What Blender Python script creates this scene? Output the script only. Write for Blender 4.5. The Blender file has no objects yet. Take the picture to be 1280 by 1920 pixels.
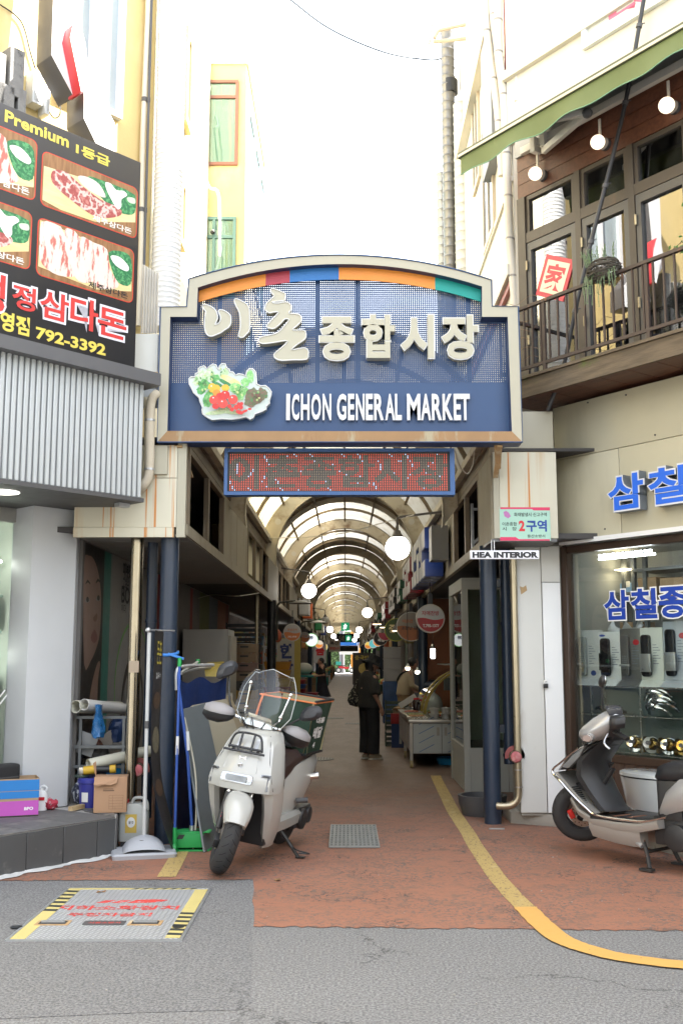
import bpy,bmesh,math,random
from mathutils import Vector,Matrix,Quaternion
from mathutils.bvhtree import BVHTree
rnd=random.Random(7)
PI=math.pi
SC=bpy.context.scene
COL=SC.collection
# --------- camera, sky, sun, exposure
F_PX,PITCH,YAW,CAM_H=1924.0,math.radians(8.13),0.0042,1.57
cam_d=bpy.data.cameras.new('camera')
cam=bpy.data.objects.new('camera',cam_d)
COL.objects.link(cam)
cam_d.sensor_fit='VERTICAL';cam_d.sensor_height=36.0;cam_d.lens=36.0*F_PX/1920.0
cam_d.clip_start=0.05;cam_d.clip_end=3000
cam.location=(0,0,CAM_H)
cam.rotation_euler=(PI/2+PITCH,0,YAW)
SC.camera=cam
SUN_EL,SUN_AZ=math.radians(51),math.radians(15)
W=bpy.data.worlds.new('World');SC.world=W;W.use_nodes=True
wn=W.node_tree.nodes;wl=W.node_tree.links
sky=wn.new('ShaderNodeTexSky');sky.sky_type='NISHITA';sky.sun_disc=False
sky.sun_elevation=SUN_EL;sky.sun_rotation=PI/2-SUN_AZ
sky.air_density=1.0;sky.dust_density=1.5;sky.ozone_density=1.0
hs=wn.new('ShaderNodeHueSaturation');hs.inputs['Saturation'].default_value=0.30
wl.new(sky.outputs[0],hs.inputs['Color'])
wl.new(hs.outputs[0],wn['Background'].inputs['Color'])
wn['Background'].inputs['Strength'].default_value=0.15
sun_d=bpy.data.lights.new('sun','SUN');sun_d.energy=4.6;sun_d.angle=math.radians(0.6);sun_d.color=(1,0.95,0.88)
sun=bpy.data.objects.new('sun',sun_d);COL.objects.link(sun)
sv=Vector((math.cos(SUN_EL)*math.cos(SUN_AZ),math.cos(SUN_EL)*math.sin(SUN_AZ),math.sin(SUN_EL)))
sun.rotation_euler=sv.to_track_quat('Z','Y').to_euler()
sun.location=(20,10,40)
vs=SC.view_settings
vs.view_transform='Standard';vs.look='None';vs.gamma=1.0;vs.use_curve_mapping=False
vs.exposure=2.95
EMI=2.0**(1.75-vs.exposure)
SC.cycles.max_bounces=10;SC.cycles.transparent_max_bounces=24
SC.cycles.caustics_reflective=False;SC.cycles.caustics_refractive=False
SC.cycles.sample_clamp_indirect=6.0
# --------- where a photo pixel lies in the place (1280x1920 frame)
def ray(px,py):
 u=(px-640)/F_PX;v=(960-py)/F_PX
 y=math.cos(PITCH)-v*math.sin(PITCH);z=math.sin(PITCH)+v*math.cos(PITCH)
 c,s=math.cos(YAW),math.sin(YAW)
 return Vector((c*u-s*y,s*u+c*y,z))
def G(px,py,z=0.0):
 d=ray(px,py);t=(z-CAM_H)/d.z
 return Vector((d.x*t,d.y*t,z))
def P(px,py,Y):
 d=ray(px,py);t=Y/d.y
 return Vector((d.x*t,Y,CAM_H+d.z*t))
def PX(px,py,X):
 d=ray(px,py);t=X/d.x
 return Vector((X,d.y*t,CAM_H+d.z*t))
class Frame:
 def __init__(s,ox,oy,deg):
  s.m=Matrix.Translation((ox,oy,0))@Matrix.Rotation(math.radians(deg),4,'Z')
  s.inv=s.m.inverted()
 def hit(s,px,py,off=0.0):
  o=s.inv@Vector((0,0,CAM_H));d=s.inv.to_3x3()@ray(px,py)
  return o+d*((off-o.y)/d.y)
 def xz(s,px,py,off=0.0):
  p=s.hit(px,py,off);return(p.x,p.z)
LF=Frame(-1.73,8.70,47.7)
RF=Frame(2.13,10.0,-54.0)
AF=Frame(0,0,0)
# --------- materials
MATS={}
def nd(nt,typ,**kw):
 n=nt.nodes.new(typ)
 for k,v in kw.items():
  if k in n.inputs.keys():n.inputs[k].default_value=v
  else:setattr(n,k,v)
 return n
def rgba(c):return(c[0],c[1],c[2],1)
def ramp(nt,src,lo,hi):
 m=nd(nt,'ShaderNodeMapRange');m.interpolation_type='SMOOTHSTEP'
 m.inputs['From Min'].default_value=lo;m.inputs['From Max'].default_value=hi
 nt.links.new(src,m.inputs['Value']);return m.outputs[0]
def mixc(nt,fac,a,b):
 m=nd(nt,'ShaderNodeMix',data_type='RGBA')
 if hasattr(fac,'links'):nt.links.new(fac,m.inputs[0])
 else:m.inputs[0].default_value=fac
 for s,i in((a,6),(b,7)):
  if hasattr(s,'links'):nt.links.new(s,m.inputs[i])
  else:m.inputs[i].default_value=rgba(s)
 return m.outputs[2]
def coords(nt,world,stretch=(1,1,1)):
 if world:src=nd(nt,'ShaderNodeNewGeometry').outputs['Position']
 else:src=nd(nt,'ShaderNodeTexCoord').outputs['Object']
 mp=nd(nt,'ShaderNodeMapping');mp.inputs['Scale'].default_value=stretch
 nt.links.new(src,mp.inputs[0]);return mp.outputs[0]
def noise(nt,co,scale,detail=4,rough=0.55):
 n=nd(nt,'ShaderNodeTexNoise',Scale=scale,Detail=detail,Roughness=rough)
 nt.links.new(co,n.inputs['Vector']);return n.outputs['Fac']
def pm(name,col,rough=.55,metal=0.0,var=.10,scale=4.0,bump=0.0,bscale=80.0,spec=.5,coat=0.0,stains=(),world=True,emit=0.0,alpha=1.0):
 """procedural paint / plastic / metal / cloth; stains: (colour, scale, lo, hi, stretch) masks of dirt, rust, chips"""
 if name in MATS:return MATS[name]
 m=bpy.data.materials.new(name);m.use_nodes=True;nt=m.node_tree
 b=nt.nodes['Principled BSDF']
 co=coords(nt,world)
 f=noise(nt,co,scale)
 c=mixc(nt,f,[x*(1-var) for x in col],[min(1,x*(1+var)) for x in col])
 rsrc=None
 for(sc,ss,lo,hi,st) in stains:
  k=ramp(nt,noise(nt,coords(nt,world,st),ss,5,.6),lo,hi)
  c=mixc(nt,k,c,sc)
 nt.links.new(c,b.inputs['Base Color'])
 b.inputs['Metallic'].default_value=metal
 b.inputs['Specular IOR Level'].default_value=spec
 b.inputs['Coat Weight'].default_value=coat
 mr=nd(nt,'ShaderNodeMapRange');mr.inputs['To Min'].default_value=max(0,rough-.08);mr.inputs['To Max'].default_value=min(1,rough+.10)
 nt.links.new(noise(nt,co,scale*3),mr.inputs['Value']);nt.links.new(mr.outputs[0],b.inputs['Roughness'])
 if bump:
  bp=nd(nt,'ShaderNodeBump',Strength=bump,Distance=.01)
  nt.links.new(noise(nt,co,bscale,3),bp.inputs['Height']);nt.links.new(bp.outputs[0],b.inputs['Normal'])
 if emit:
  nt.links.new(c,b.inputs['Emission Color']);b.inputs['Emission Strength'].default_value=emit
 if alpha<1:b.inputs['Alpha'].default_value=alpha
 MATS[name]=m;return m
def emitm(name,col,s):
 if name in MATS:return MATS[name]
 m=bpy.data.materials.new(name);m.use_nodes=True
 b=m.node_tree.nodes['Principled BSDF'];b.inputs['Base Color'].default_value=rgba([x*.8 for x in col])
 b.inputs['Emission Color'].default_value=rgba(col);b.inputs['Emission Strength'].default_value=s*EMI
 MATS[name]=m;return m
def glassm(name,tint=(.93,.96,.95),refl=1.0,rough=.02,dirt=.04):
 if name in MATS:return MATS[name]
 m=bpy.data.materials.new(name);m.use_nodes=True;nt=m.node_tree
 nt.nodes.remove(nt.nodes['Principled BSDF']);out=nt.nodes['Material Output']
 tr=nd(nt,'ShaderNodeBsdfTransparent');tr.inputs[0].default_value=rgba(tint)
 gl=nd(nt,'ShaderNodeBsdfGlossy',Roughness=rough)
 fr=nd(nt,'ShaderNodeFresnel',IOR=1.5)
 mu=nd(nt,'ShaderNodeMath',operation='MULTIPLY');mu.inputs[1].default_value=refl;mu.use_clamp=True
 nt.links.new(fr.outputs[0],mu.inputs[0])
 mx=nd(nt,'ShaderNodeMixShader');nt.links.new(mu.outputs[0],mx.inputs[0]);nt.links.new(tr.outputs[0],mx.inputs[1]);nt.links.new(gl.outputs[0],mx.inputs[2])
 df=nd(nt,'ShaderNodeBsdfDiffuse');df.inputs[0].default_value=(.55,.56,.54,1)
 k=ramp(nt,noise(nt,coords(nt,True,(1,1,.35)),5,5),.45,.9)
 mk=nd(nt,'ShaderNodeMath',operation='MULTIPLY');mk.inputs[1].default_value=dirt*2.5;nt.links.new(k,mk.inputs[0])
 m2=nd(nt,'ShaderNodeMixShader');nt.links.new(mk.outputs[0],m2.inputs[0]);nt.links.new(mx.outputs[0],m2.inputs[1]);nt.links.new(df.outputs[0],m2.inputs[2])
 nt.links.new(m2.outputs[0],out.inputs[0]);MATS[name]=m;return m
def woodm(name,c1,c2,axis=(1,8,8),rough=.6,scale=3,stains=()):
 if name in MATS:return MATS[name]
 m=bpy.data.materials.new(name);m.use_nodes=True;nt=m.node_tree;b=nt.nodes['Principled BSDF']
 co=coords(nt,False,axis)
 c=mixc(nt,ramp(nt,noise(nt,co,scale,6,.65),.3,.7),c1,c2)
 for(sc,ss,lo,hi,st) in stains:
  c=mixc(nt,ramp(nt,noise(nt,coords(nt,True,st),ss,5,.6),lo,hi),c,sc)
 nt.links.new(c,b.inputs['Base Color']);b.inputs['Roughness'].default_value=rough
 bp=nd(nt,'ShaderNodeBump',Strength=.25,Distance=.01);nt.links.new(noise(nt,co,scale*3),bp.inputs['Height']);nt.links.new(bp.outputs[0],b.inputs['Normal'])
 MATS[name]=m;return m
 # --------- objects
WM={}
def tag(o,label=None,cat=None,group=None,kind=None):
 if label:o['label']=label
 if cat:o['category']=cat
 if group:o['group']=group
 if kind:o['kind']=kind
 return o
def thing(name,label,cat,loc=(0,0,0),rz=0.0,group=None,rot=None):
 o=bpy.data.objects.new(name,None);COL.objects.link(o);o.empty_display_size=.1
 o.location=loc
 o.rotation_euler=rot if rot else(0,0,rz)
 WM[o.name]=Matrix.Translation(Vector(loc))@(Matrix.Rotation(rz,4,'Z') if not rot else __import__('mathutils').Euler(rot).to_matrix().to_4x4())
 return tag(o,label,cat,group)
def fthing(name,label,cat,fr,x,y,z,group=None):
 p=fr.m@Vector((x,y,z));rz=fr.m.to_euler().z
 return thing(name,label,cat,p,rz,group)
class MB:
 def __init__(s):s.v=[];s.f=[]
 def add(s,vs,fs):
  n=len(s.v);s.v+=[Vector(p) for p in vs];s.f+=[tuple(i+n for i in f) for f in fs];return s
 def box(s,x0,x1,y0,y1,z0,z1):
  if x0>x1:x0,x1=x1,x0
  if y0>y1:y0,y1=y1,y0
  if z0>z1:z0,z1=z1,z0
  return s.add([(x0,y0,z0),(x1,y0,z0),(x1,y1,z0),(x0,y1,z0),(x0,y0,z1),(x1,y0,z1),(x1,y1,z1),(x0,y1,z1)],[(0,3,2,1),(4,5,6,7),(0,1,5,4),(1,2,6,5),(2,3,7,6),(3,0,4,7)])
 def obox(s,c,size,rot=None):
  h=[a/2 for a in size];R=rot if rot is not None else Matrix.Identity(3)
  b=MB().box(-h[0],h[0],-h[1],h[1],-h[2],h[2])
  return s.add([Vector(c)+R@v for v in b.v],b.f)
 def bar(s,a,b,w,d,up=(0,0,1)):
  a=Vector(a);b=Vector(b);t=(b-a);L=t.length;t.normalize();u=Vector(up)
  x=t.cross(u)
  if x.length<1e-4:x=t.cross(Vector((1,0,0)))
  x.normalize();u=x.cross(t)
  R=Matrix((x,t,u)).transposed()
  return s.obox((a+b)/2,(w,L,d),R)
 def cyl(s,a,b,r0,r1=None,n=16,caps=True):
  return s.tube([a,b],[r0,r0 if r1 is None else r1],n,caps)
 def tube(s,pts,r,n=8,caps=True,closed=False):
  pts=[Vector(p) for p in pts];N=len(pts);rr=r if isinstance(r,(list,tuple)) else[r]*N
  base=len(s.v);prev=None;up=None
  for i,p in enumerate(pts):
   if closed:t=pts[(i+1)%N]-pts[i-1]
   elif i==0:t=pts[1]-p
   elif i==N-1:t=p-pts[i-1]
   else:t=(pts[i+1]-p).normalized()+(p-pts[i-1]).normalized()
   if t.length<1e-9:t=Vector((0,0,1))
   t.normalize()
   if up is None:
    up=t.orthogonal().normalized()
    if abs(t.z)<.9:up=(Vector((0,0,1))-t*t.z).normalized()
   else:
    up=(up-t*up.dot(t));up=up.normalized() if up.length>1e-6 else t.orthogonal().normalized()
   w=t.cross(up)
   for k in range(n):
    a=2*PI*k/n
    s.v.append(p+(up*math.cos(a)+w*math.sin(a))*rr[i])
  m=N if closed else N-1
  for i in range(m):
   j=(i+1)%N
   for k in range(n):
    q=(k+1)%n
    s.f.append((base+i*n+k,base+i*n+q,base+j*n+q,base+j*n+k))
  if caps and not closed:
   s.f.append(tuple(base+k for k in reversed(range(n))));s.f.append(tuple(base+(N-1)*n+k for k in range(n)))
  return s
 def lathe(s,prof,n=24,M=None,a0=0,a1=2*PI):
  full=abs(a1-a0-2*PI)<1e-6;cols=n if full else n+1;base=len(s.v);M=M or Matrix.Identity(4)
  for(r,z) in prof:
   for k in range(cols):
    a=a0+(a1-a0)*k/n
    s.v.append(M@Vector((r*math.cos(a),r*math.sin(a),z)))
  for i in range(len(prof)-1):
   for k in range(n):
    q=(k+1)%cols
    s.f.append((base+i*cols+k,base+i*cols+q,base+(i+1)*cols+q,base+(i+1)*cols+k))
  return s
 def ball(s,c,r,n=20,m=12,R=None):
  rr=r if isinstance(r,(tuple,list)) else(r,r,r);c=Vector(c);R=R or Matrix.Identity(3)
  prof=[(math.sin(PI*i/m),-math.cos(PI*i/m)) for i in range(m+1)]
  b=MB().lathe([(max(p,1e-4),z) for p,z in prof],n)
  return s.add([c+R@Vector((v.x*rr[0],v.y*rr[1],v.z*rr[2])) for v in b.v],b.f)
 def prism(s,poly,y0,y1):
  """polygon in x,z extruded along y (y0 = the viewer's side)"""
  a=sum(poly[i][0]*poly[(i+1)%len(poly)][1]-poly[(i+1)%len(poly)][0]*poly[i][1] for i in range(len(poly)))
  if a<0:poly=poly[::-1]
  n=len(poly)
  return s.add([(x,y0,z) for x,z in poly]+[(x,y1,z) for x,z in poly],[tuple(range(n)),tuple(range(2*n-1,n-1,-1))]+[(i+n,(i+1)%n+n,(i+1)%n,i) for i in range(n)])
 def slab(s,poly,z0,z1):
  a=sum(poly[i][0]*poly[(i+1)%len(poly)][1]-poly[(i+1)%len(poly)][0]*poly[i][1] for i in range(len(poly)))
  if a<0:poly=poly[::-1]
  n=len(poly)
  return s.add([(p[0],p[1],z1) for p in poly]+[(p[0],p[1],z0) for p in poly],[tuple(range(n)),tuple(range(2*n-1,n-1,-1))]+[(i,i+n,(i+1)%n+n,(i+1)%n) for i in range(n)][::1])
 def face(s,pts):return s.add(pts,[tuple(range(len(pts)))])
 def loft(s,rings,caps=True,closed=True):
  n=len(rings[0]);base=len(s.v)
  for r in rings:s.v+=[Vector(p) for p in r]
  for i in range(len(rings)-1):
   for k in range(n if closed else n-1):
    q=(k+1)%n
    s.f.append((base+i*n+k,base+i*n+q,base+(i+1)*n+q,base+(i+1)*n+k))
  if caps and closed:
   s.f.append(tuple(base+k for k in reversed(range(n))));s.f.append(tuple(base+(len(rings)-1)*n+k for k in range(n)))
  return s
 def xf(s,M):s.v=[M@v for v in s.v];return s
 def join(s,o):return s.add(o.v,o.f)
 def build(s,name,m,parent=None,space=None,smooth=False,bevel=0.0,segs=2,origin=None,subsurf=0,weld=False,ang=40,fixn=True):
  vs=[Vector(v) for v in s.v]
  if space is not None:vs=[space@v for v in vs]
  elif parent is not None and not isinstance(parent,str):pass
  loc=Vector((0,0,0))
  if parent is not None:
   if space is not None:
    iv=WM[parent.name].inverted();vs=[iv@v for v in vs]
  else:
   if origin is None:
    xs=[v.x for v in vs];ys=[v.y for v in vs];zs=[v.z for v in vs]
    loc=Vector(((min(xs)+max(xs))/2,(min(ys)+max(ys))/2,min(zs)))
   else:loc=Vector(origin)
   vs=[v-loc for v in vs]
  me=bpy.data.meshes.new(name);me.from_pydata([tuple(v) for v in vs],[],s.f)
  bm=bmesh.new();bm.from_mesh(me)
  if weld:bmesh.ops.remove_doubles(bm,verts=bm.verts,dist=1e-5)
  if fixn:bmesh.ops.recalc_face_normals(bm,faces=bm.faces)
  if bevel:
   es=[e for e in bm.edges if len(e.link_faces)==2 and e.calc_face_angle(0)>math.radians(32)]
   bmesh.ops.bevel(bm,geom=es,offset=bevel,segments=segs,profile=.6,affect='EDGES',clamp_overlap=True)
  bm.to_mesh(me);bm.free()
  o=bpy.data.objects.new(name,me);COL.objects.link(o)
  for mm in(m if isinstance(m,(list,tuple)) else[m]):me.materials.append(mm)
  if smooth or bevel:
   me.polygons.foreach_set('use_smooth',[True]*len(me.polygons));me.set_sharp_from_angle(angle=math.radians(ang))
  if subsurf:
   md=o.modifiers.new('subsurf','SUBSURF');md.levels=subsurf;md.render_levels=subsurf
  o.location=loc
  WM[o.name]=Matrix.Translation(loc)
  if parent is not None:
   o.parent=parent;WM[o.name]=WM[parent.name].copy()
  return o
def structure(o,cat=None):o['kind']='structure';return o
def copy_tree(o,loc=None,rz=None,parent=None,label=None):
 c=o.copy();COL.objects.link(c)
 if parent is not None:c.parent=parent
 if loc is not None:c.location=loc
 if rz is not None:c.rotation_euler=(0,0,rz)
 if label:c['label']=label
 for ch in list(o.children):copy_tree(ch,parent=c)
 if parent is None:
  WM[c.name]=Matrix.Translation(c.location)@c.rotation_euler.to_matrix().to_4x4()
 else:WM[c.name]=WM[parent.name].copy()
 return c
 # --------- lettering
GLY={}
def text_mesh(body,bold=0.0,extrude=0.0,bevel=0.0,res=3,shear=0.0,spacing=1.0):
 key=(body,bold,extrude,bevel,res,shear,spacing)
 if key in GLY:return GLY[key]
 c=bpy.data.curves.new('lettering','FONT');c.body=body;c.offset=bold;c.extrude=extrude;c.bevel_depth=bevel;c.resolution_u=res
 c.shear=shear;c.space_character=spacing;c.align_x='LEFT'
 o=bpy.data.objects.new('lettering',c);COL.objects.link(o)
 bpy.context.view_layer.update()
 me=bpy.data.meshes.new_from_object(o.evaluated_get(bpy.context.evaluated_depsgraph_get()))
 vs=[v.co.copy() for v in me.vertices];fs=[tuple(p.vertices) for p in me.polygons]
 bpy.data.objects.remove(o);bpy.data.curves.remove(c);bpy.data.meshes.remove(me)
 x0=min(v.x for v in vs);x1=max(v.x for v in vs);y0=min(v.y for v in vs);y1=max(v.y for v in vs)
 vs=[Vector(((v.x-x0)/max(1e-6,x1-x0),(v.y-y0)/max(1e-6,y1-y0),v.z)) for v in vs]
 GLY[key]=(vs,fs);return GLY[key]
def text(body,x0,x1,z0,z1,y,depth=0.0,bold=.012,res=3,shear=0.0,spacing=1.0,M=None):
 """an MB holding lettering fitted in a box of an x,z plane; front at y, going back by depth"""
 vs,fs=text_mesh(body,bold,.5 if depth else 0.0,0,res,shear,spacing)
 b=MB();d=depth
 b.add([(x0+v.x*(x1-x0),y+d*(.5-v.z) if d else y,z0+v.y*(z1-z0)) for v in vs],fs)
 if M is not None:b.xf(M)
 return b
def rrect(x0,x1,z0,z1,r,n=4):
 p=[]
 for cx,cz,a in((x1-r,z1-r,0),(x0+r,z1-r,PI/2),(x0+r,z0+r,PI),(x1-r,z0+r,1.5*PI)):
  for k in range(n+1):p.append((cx+r*math.cos(a+PI/2*k/n),cz+r*math.sin(a+PI/2*k/n)))
 return p
def disc(cx,cz,rx,rz=None,n=20):
 rz=rx if rz is None else rz
 return[(cx+rx*math.cos(2*PI*k/n),cz+rz*math.sin(2*PI*k/n)) for k in range(n)]
def smoothpoly(pts,n=4,closed=True):
 """Catmull-Rom through the points"""
 out=[];N=len(pts)
 for i in range(N if closed else N-1):
  p0=Vector(pts[i-1] if closed or i>0 else pts[i]);p1=Vector(pts[i]);p2=Vector(pts[(i+1)%N]);p3=Vector(pts[(i+2)%N] if closed or i+2<N else pts[(i+1)%N])
  for k in range(n):
   t=k/n
   out.append(tuple(.5*((2*p1)+(p2-p0)*t+(2*p0-5*p1+4*p2-p3)*t*t+(3*p1-p0-3*p2+p3)*t**3)))
 if not closed:out.append(tuple(pts[-1]))
 return out
def cat2(pts,n=6):return[Vector(p) for p in smoothpoly([tuple(p) for p in pts],n,False)]
# --------- materials used all over
CREAM=pm('cream_metal',(.40,.375,.285),.45,var=.05,stains=(((.30,.25,.15),2.2,.62,.85,(1,1,.15)),))
CREAMR=pm('cream_metal_rusty',(.57,.54,.42),.45,var=.05,stains=(((.50,.20,.04),16,.56,.63,(1,1,.012)),((.48,.30,.12),3.0,.55,.72,(1,1,.05)),((.35,.28,.16),2,.62,.9,(1,1,.3))))
CREAMD=pm('cream_panel_grimy',(.27,.235,.165),.6,var=.12,stains=(((.20,.16,.10),3,.5,.8,(1,1,.3)),))
NAVY=pm('navy_paint',(.020,.032,.055),.33,var=.15,stains=(((.35,.36,.36),40,.78,.84,(1,1,.4)),))
BLUEP=pm('sign_blue',(.019,.056,.145),.42,var=.06)
BLACK=pm('black_plastic',(.015,.015,.016),.45,var=.1)
DGREY=pm('dark_grey_metal',(.075,.075,.078),.5,var=.08)
WHITEP=pm('white_paint',(.74,.75,.74),.5,var=.04,stains=(((.45,.42,.36),3,.66,.9,(1,1,.3)),))
STEEL=pm('brushed_steel',(.50,.48,.44),.28,metal=1.0,var=.15,scale=8)
CHROME=pm('chrome',(.75,.75,.74),.10,metal=1.0,var=.05)
GALV=pm('galvanised',(.52,.53,.54),.42,metal=.85,var=.2,scale=12)
RUST=pm('rusty_edge',(.42,.27,.13),.75,var=.35,scale=9,stains=(((.55,.45,.30),6,.5,.7,(1,1,.3)),((.16,.09,.05),12,.62,.8,(1,1,.2))))
WOODD=woodm('dark_red_wood',(.075,.027,.015),(.13,.047,.025),(1,9,9),.5)
BROWN=pm('brown_frame',(.045,.025,.015),.4,var=.25)
GLASS=glassm('window_glass')
# --------- ground
def asphalt(name,c,speck=.5):
 m=bpy.data.materials.new(name);m.use_nodes=True;nt=m.node_tree;b=nt.nodes['Principled BSDF']
 co=coords(nt,True)
 big=noise(nt,co,.9,5);fine=noise(nt,co,70,4,.75)
 col=mixc(nt,big,[x*.82 for x in c],[x*1.15 for x in c])
 col=mixc(nt,ramp(nt,fine,.40,.60),[x*.48 for x in c],col)
 v=nd(nt,'ShaderNodeTexVoronoi',Scale=48);nt.links.new(co,v.inputs['Vector'])
 sp=ramp(nt,v.outputs['Distance'],.22,.10)
 w=nd(nt,'ShaderNodeSeparateColor');nt.links.new(v.outputs['Color'],w.inputs[0])
 k=nd(nt,'ShaderNodeMath',operation='MULTIPLY');nt.links.new(sp,k.inputs[0]);nt.links.new(ramp(nt,w.outputs[0],.55,.62),k.inputs[1])
 k2=nd(nt,'ShaderNodeMath',operation='MULTIPLY');nt.links.new(k.outputs[0],k2.inputs[0]);k2.inputs[1].default_value=speck
 col=mixc(nt,k2.outputs[0],col,(.42,.40,.37))
 blot=ramp(nt,noise(nt,co,3.3,4),.66,.80)
 col=mixc(nt,blot,col,[x*.62 for x in c])
 nt.links.new(col,b.inputs['Base Color']);b.inputs['Roughness'].default_value=.88;b.inputs['Specular IOR Level'].default_value=.25
 st=ramp(nt,noise(nt,coords(nt,True,(.45,1.1,1)),2.1,6,.7),.60,.74)
 col=mixc(nt,st,col,[x*.70 for x in c])
 cv=nd(nt,'ShaderNodeTexVoronoi',feature='DISTANCE_TO_EDGE',Scale=.85);wz=nd(nt,'ShaderNodeMix',data_type='RGBA',blend_type='ADD');wz.inputs[0].default_value=.5
 nz=nd(nt,'ShaderNodeTexNoise',Scale=3,Detail=6,Roughness=.7);nt.links.new(co,nz.inputs[0]);nt.links.new(co,wz.inputs[6]);nt.links.new(nz.outputs['Color'],wz.inputs[7]);nt.links.new(wz.outputs[2],cv.inputs['Vector'])
 ck=nd(nt,'ShaderNodeMath',operation='MULTIPLY');nt.links.new(ramp(nt,cv.outputs['Distance'],.008,.002),ck.inputs[0]);nt.links.new(ramp(nt,noise(nt,co,.8,3),.47,.56),ck.inputs[1])
 col=mixc(nt,ck.outputs[0],col,[x*.30 for x in c])
 nt.links.new(col,b.inputs['Base Color'])
 bp=nd(nt,'ShaderNodeBump',Strength=.30,Distance=.005);nt.links.new(fine,bp.inputs['Height']);nt.links.new(bp.outputs[0],b.inputs['Normal'])
 return m
def redpaint(name):
 m=bpy.data.materials.new(name);m.use_nodes=True;nt=m.node_tree;b=nt.nodes['Principled BSDF']
 co=coords(nt,True)
 fine=noise(nt,co,80,3,.7);mid=noise(nt,co,6,6,.7);big=noise(nt,co,.8,4)
 red=mixc(nt,big,(.285,.122,.074),(.36,.172,.110))
 red=mixc(nt,ramp(nt,mid,.45,.75),red,(.20,.12,.085))
 v=nd(nt,'ShaderNodeTexVoronoi',feature='DISTANCE_TO_EDGE',Scale=7.5)
 dist=nd(nt,'ShaderNodeMix',data_type='RGBA',blend_type='ADD');dist.inputs[0].default_value=.35
 nz=nd(nt,'ShaderNodeTexNoise',Scale=9,Detail=4);nt.links.new(co,nz.inputs[0])
 nt.links.new(co,dist.inputs[6]);nt.links.new(nz.outputs['Color'],dist.inputs[7]);nt.links.new(dist.outputs[2],v.inputs['Vector'])
 crack=ramp(nt,v.outputs['Distance'],.060,.012)
 kk=nd(nt,'ShaderNodeMath',operation='MULTIPLY');nt.links.new(crack,kk.inputs[0]);nt.links.new(ramp(nt,noise(nt,co,2.2,4),.48,.62),kk.inputs[1])
 col=mixc(nt,kk.outputs[0],red,(.075,.066,.060))
 pk=nd(nt,'ShaderNodeMath',operation='MULTIPLY');nt.links.new(ramp(nt,noise(nt,co,30,5,.8),.50,.58),pk.inputs[0]);nt.links.new(ramp(nt,noise(nt,co,1.7,5,.7),.34,.60),pk.inputs[1])
 col=mixc(nt,pk.outputs[0],col,(.13,.108,.094))
 col=mixc(nt,ramp(nt,fine,.66,.74),col,(.30,.25,.21))
 sx=nd(nt,'ShaderNodeSeparateXYZ');nt.links.new(co,sx.inputs[0])
 ad=nd(nt,'ShaderNodeMath',operation='MULTIPLY_ADD');ad.inputs[1].default_value=7.0;nt.links.new(noise(nt,co,.7,5,.65),ad.inputs[0]);nt.links.new(sx.outputs['Y'],ad.inputs[2])
 w=ramp(nt,ad.outputs[0],11.5,19)
 conc=mixc(nt,ramp(nt,noise(nt,coords(nt,True,(1,.35,1)),3,6,.7),.35,.7),(.15,.098,.073),(.21,.148,.115))
 conc=mixc(nt,ramp(nt,noise(nt,coords(nt,True,(.35,1,1)),5,5,.7),.60,.72),conc,(.11,.088,.075))
 col=mixc(nt,w,col,conc)
 nt.links.new(col,b.inputs['Base Color'])
 mr=nd(nt,'ShaderNodeMapRange');mr.inputs['To Min'].default_value=.85;mr.inputs['To Max'].default_value=.5
 nt.links.new(w,mr.inputs['Value']);nt.links.new(mr.outputs[0],b.inputs['Roughness']);b.inputs['Specular IOR Level'].default_value=.35
 bp=nd(nt,'ShaderNodeBump',Strength=.4,Distance=.006);nt.links.new(fine,bp.inputs['Height']);nt.links.new(bp.outputs[0],b.inputs['Normal'])
 return m
ASPH=asphalt('asphalt',(.262,.261,.259),.6)
ASPHD=asphalt('asphalt_patch',(.235,.235,.236),.5)
REDP=redpaint('red_paving')
structure(MB().face([(-400,-400,0),(400,-400,0),(400,700,0),(-400,700,0)]).build('road',ASPH,origin=(0,0,0)))
rr0=random.Random(3)
def ragged(a,b,n,amp):
 a=Vector(a);b=Vector(b);t=(b-a).normalized();nn=Vector((-t.y,t.x,0))
 return[tuple((a+(b-a)*(k/n)+nn*rr0.uniform(-amp,amp)).to_2d()) for k in range(n+1)]
a0=G(0,1652);a1=G(474,1650);a2=G(475,1738);a3=G(1280,1746)
red_poly=ragged(a0,a1,50,.018)+ragged(a1,a2,8,.008)[1:]+ragged(a2,a3,70,.022)[1:]+[(14,6.0),(14,11),(3.2,11),(3.2,109),(-3.2,109),(-3.2,11),(-6,7.0)]
structure(MB().face([(x,y,.004) for x,y in red_poly]).build('pavement',REDP,origin=(0,0,0)))
q=[G(-400,1652),a0];pp=[(-7,6.2)]+[(a0.x,a0.y-.02)]+[(p[0],p[1]-.012) for p in ragged(a0,a1,24,.008)]+[(a1.x-.012,a1.y-.012),(a2.x-.012,a2.y)]+[tuple(G(473,1790).to_2d()),tuple(G(470,1880).to_2d()),tuple(G(452,1894).to_2d()),tuple(G(250,1900).to_2d()),tuple(G(-20,1912).to_2d()),(-7,5.0)]
structure(MB().face([(x,y,.002) for x,y in pp]).build('asphalt_patch',ASPHD,origin=(0,0,0)))
YELW=pm('yellow_paint_worn',(.46,.33,.12),.7,var=.12,scale=8,stains=(((.17,.11,.07),60,.56,.64,(1,.6,1)),((.62,.52,.30),3,.6,.8,(1,1,1))))
YELN=pm('yellow_paint_fresh',(.62,.355,.095),.65,var=.07,scale=6,stains=(((.34,.19,.08),40,.66,.72,(1,1,1)),))
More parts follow.
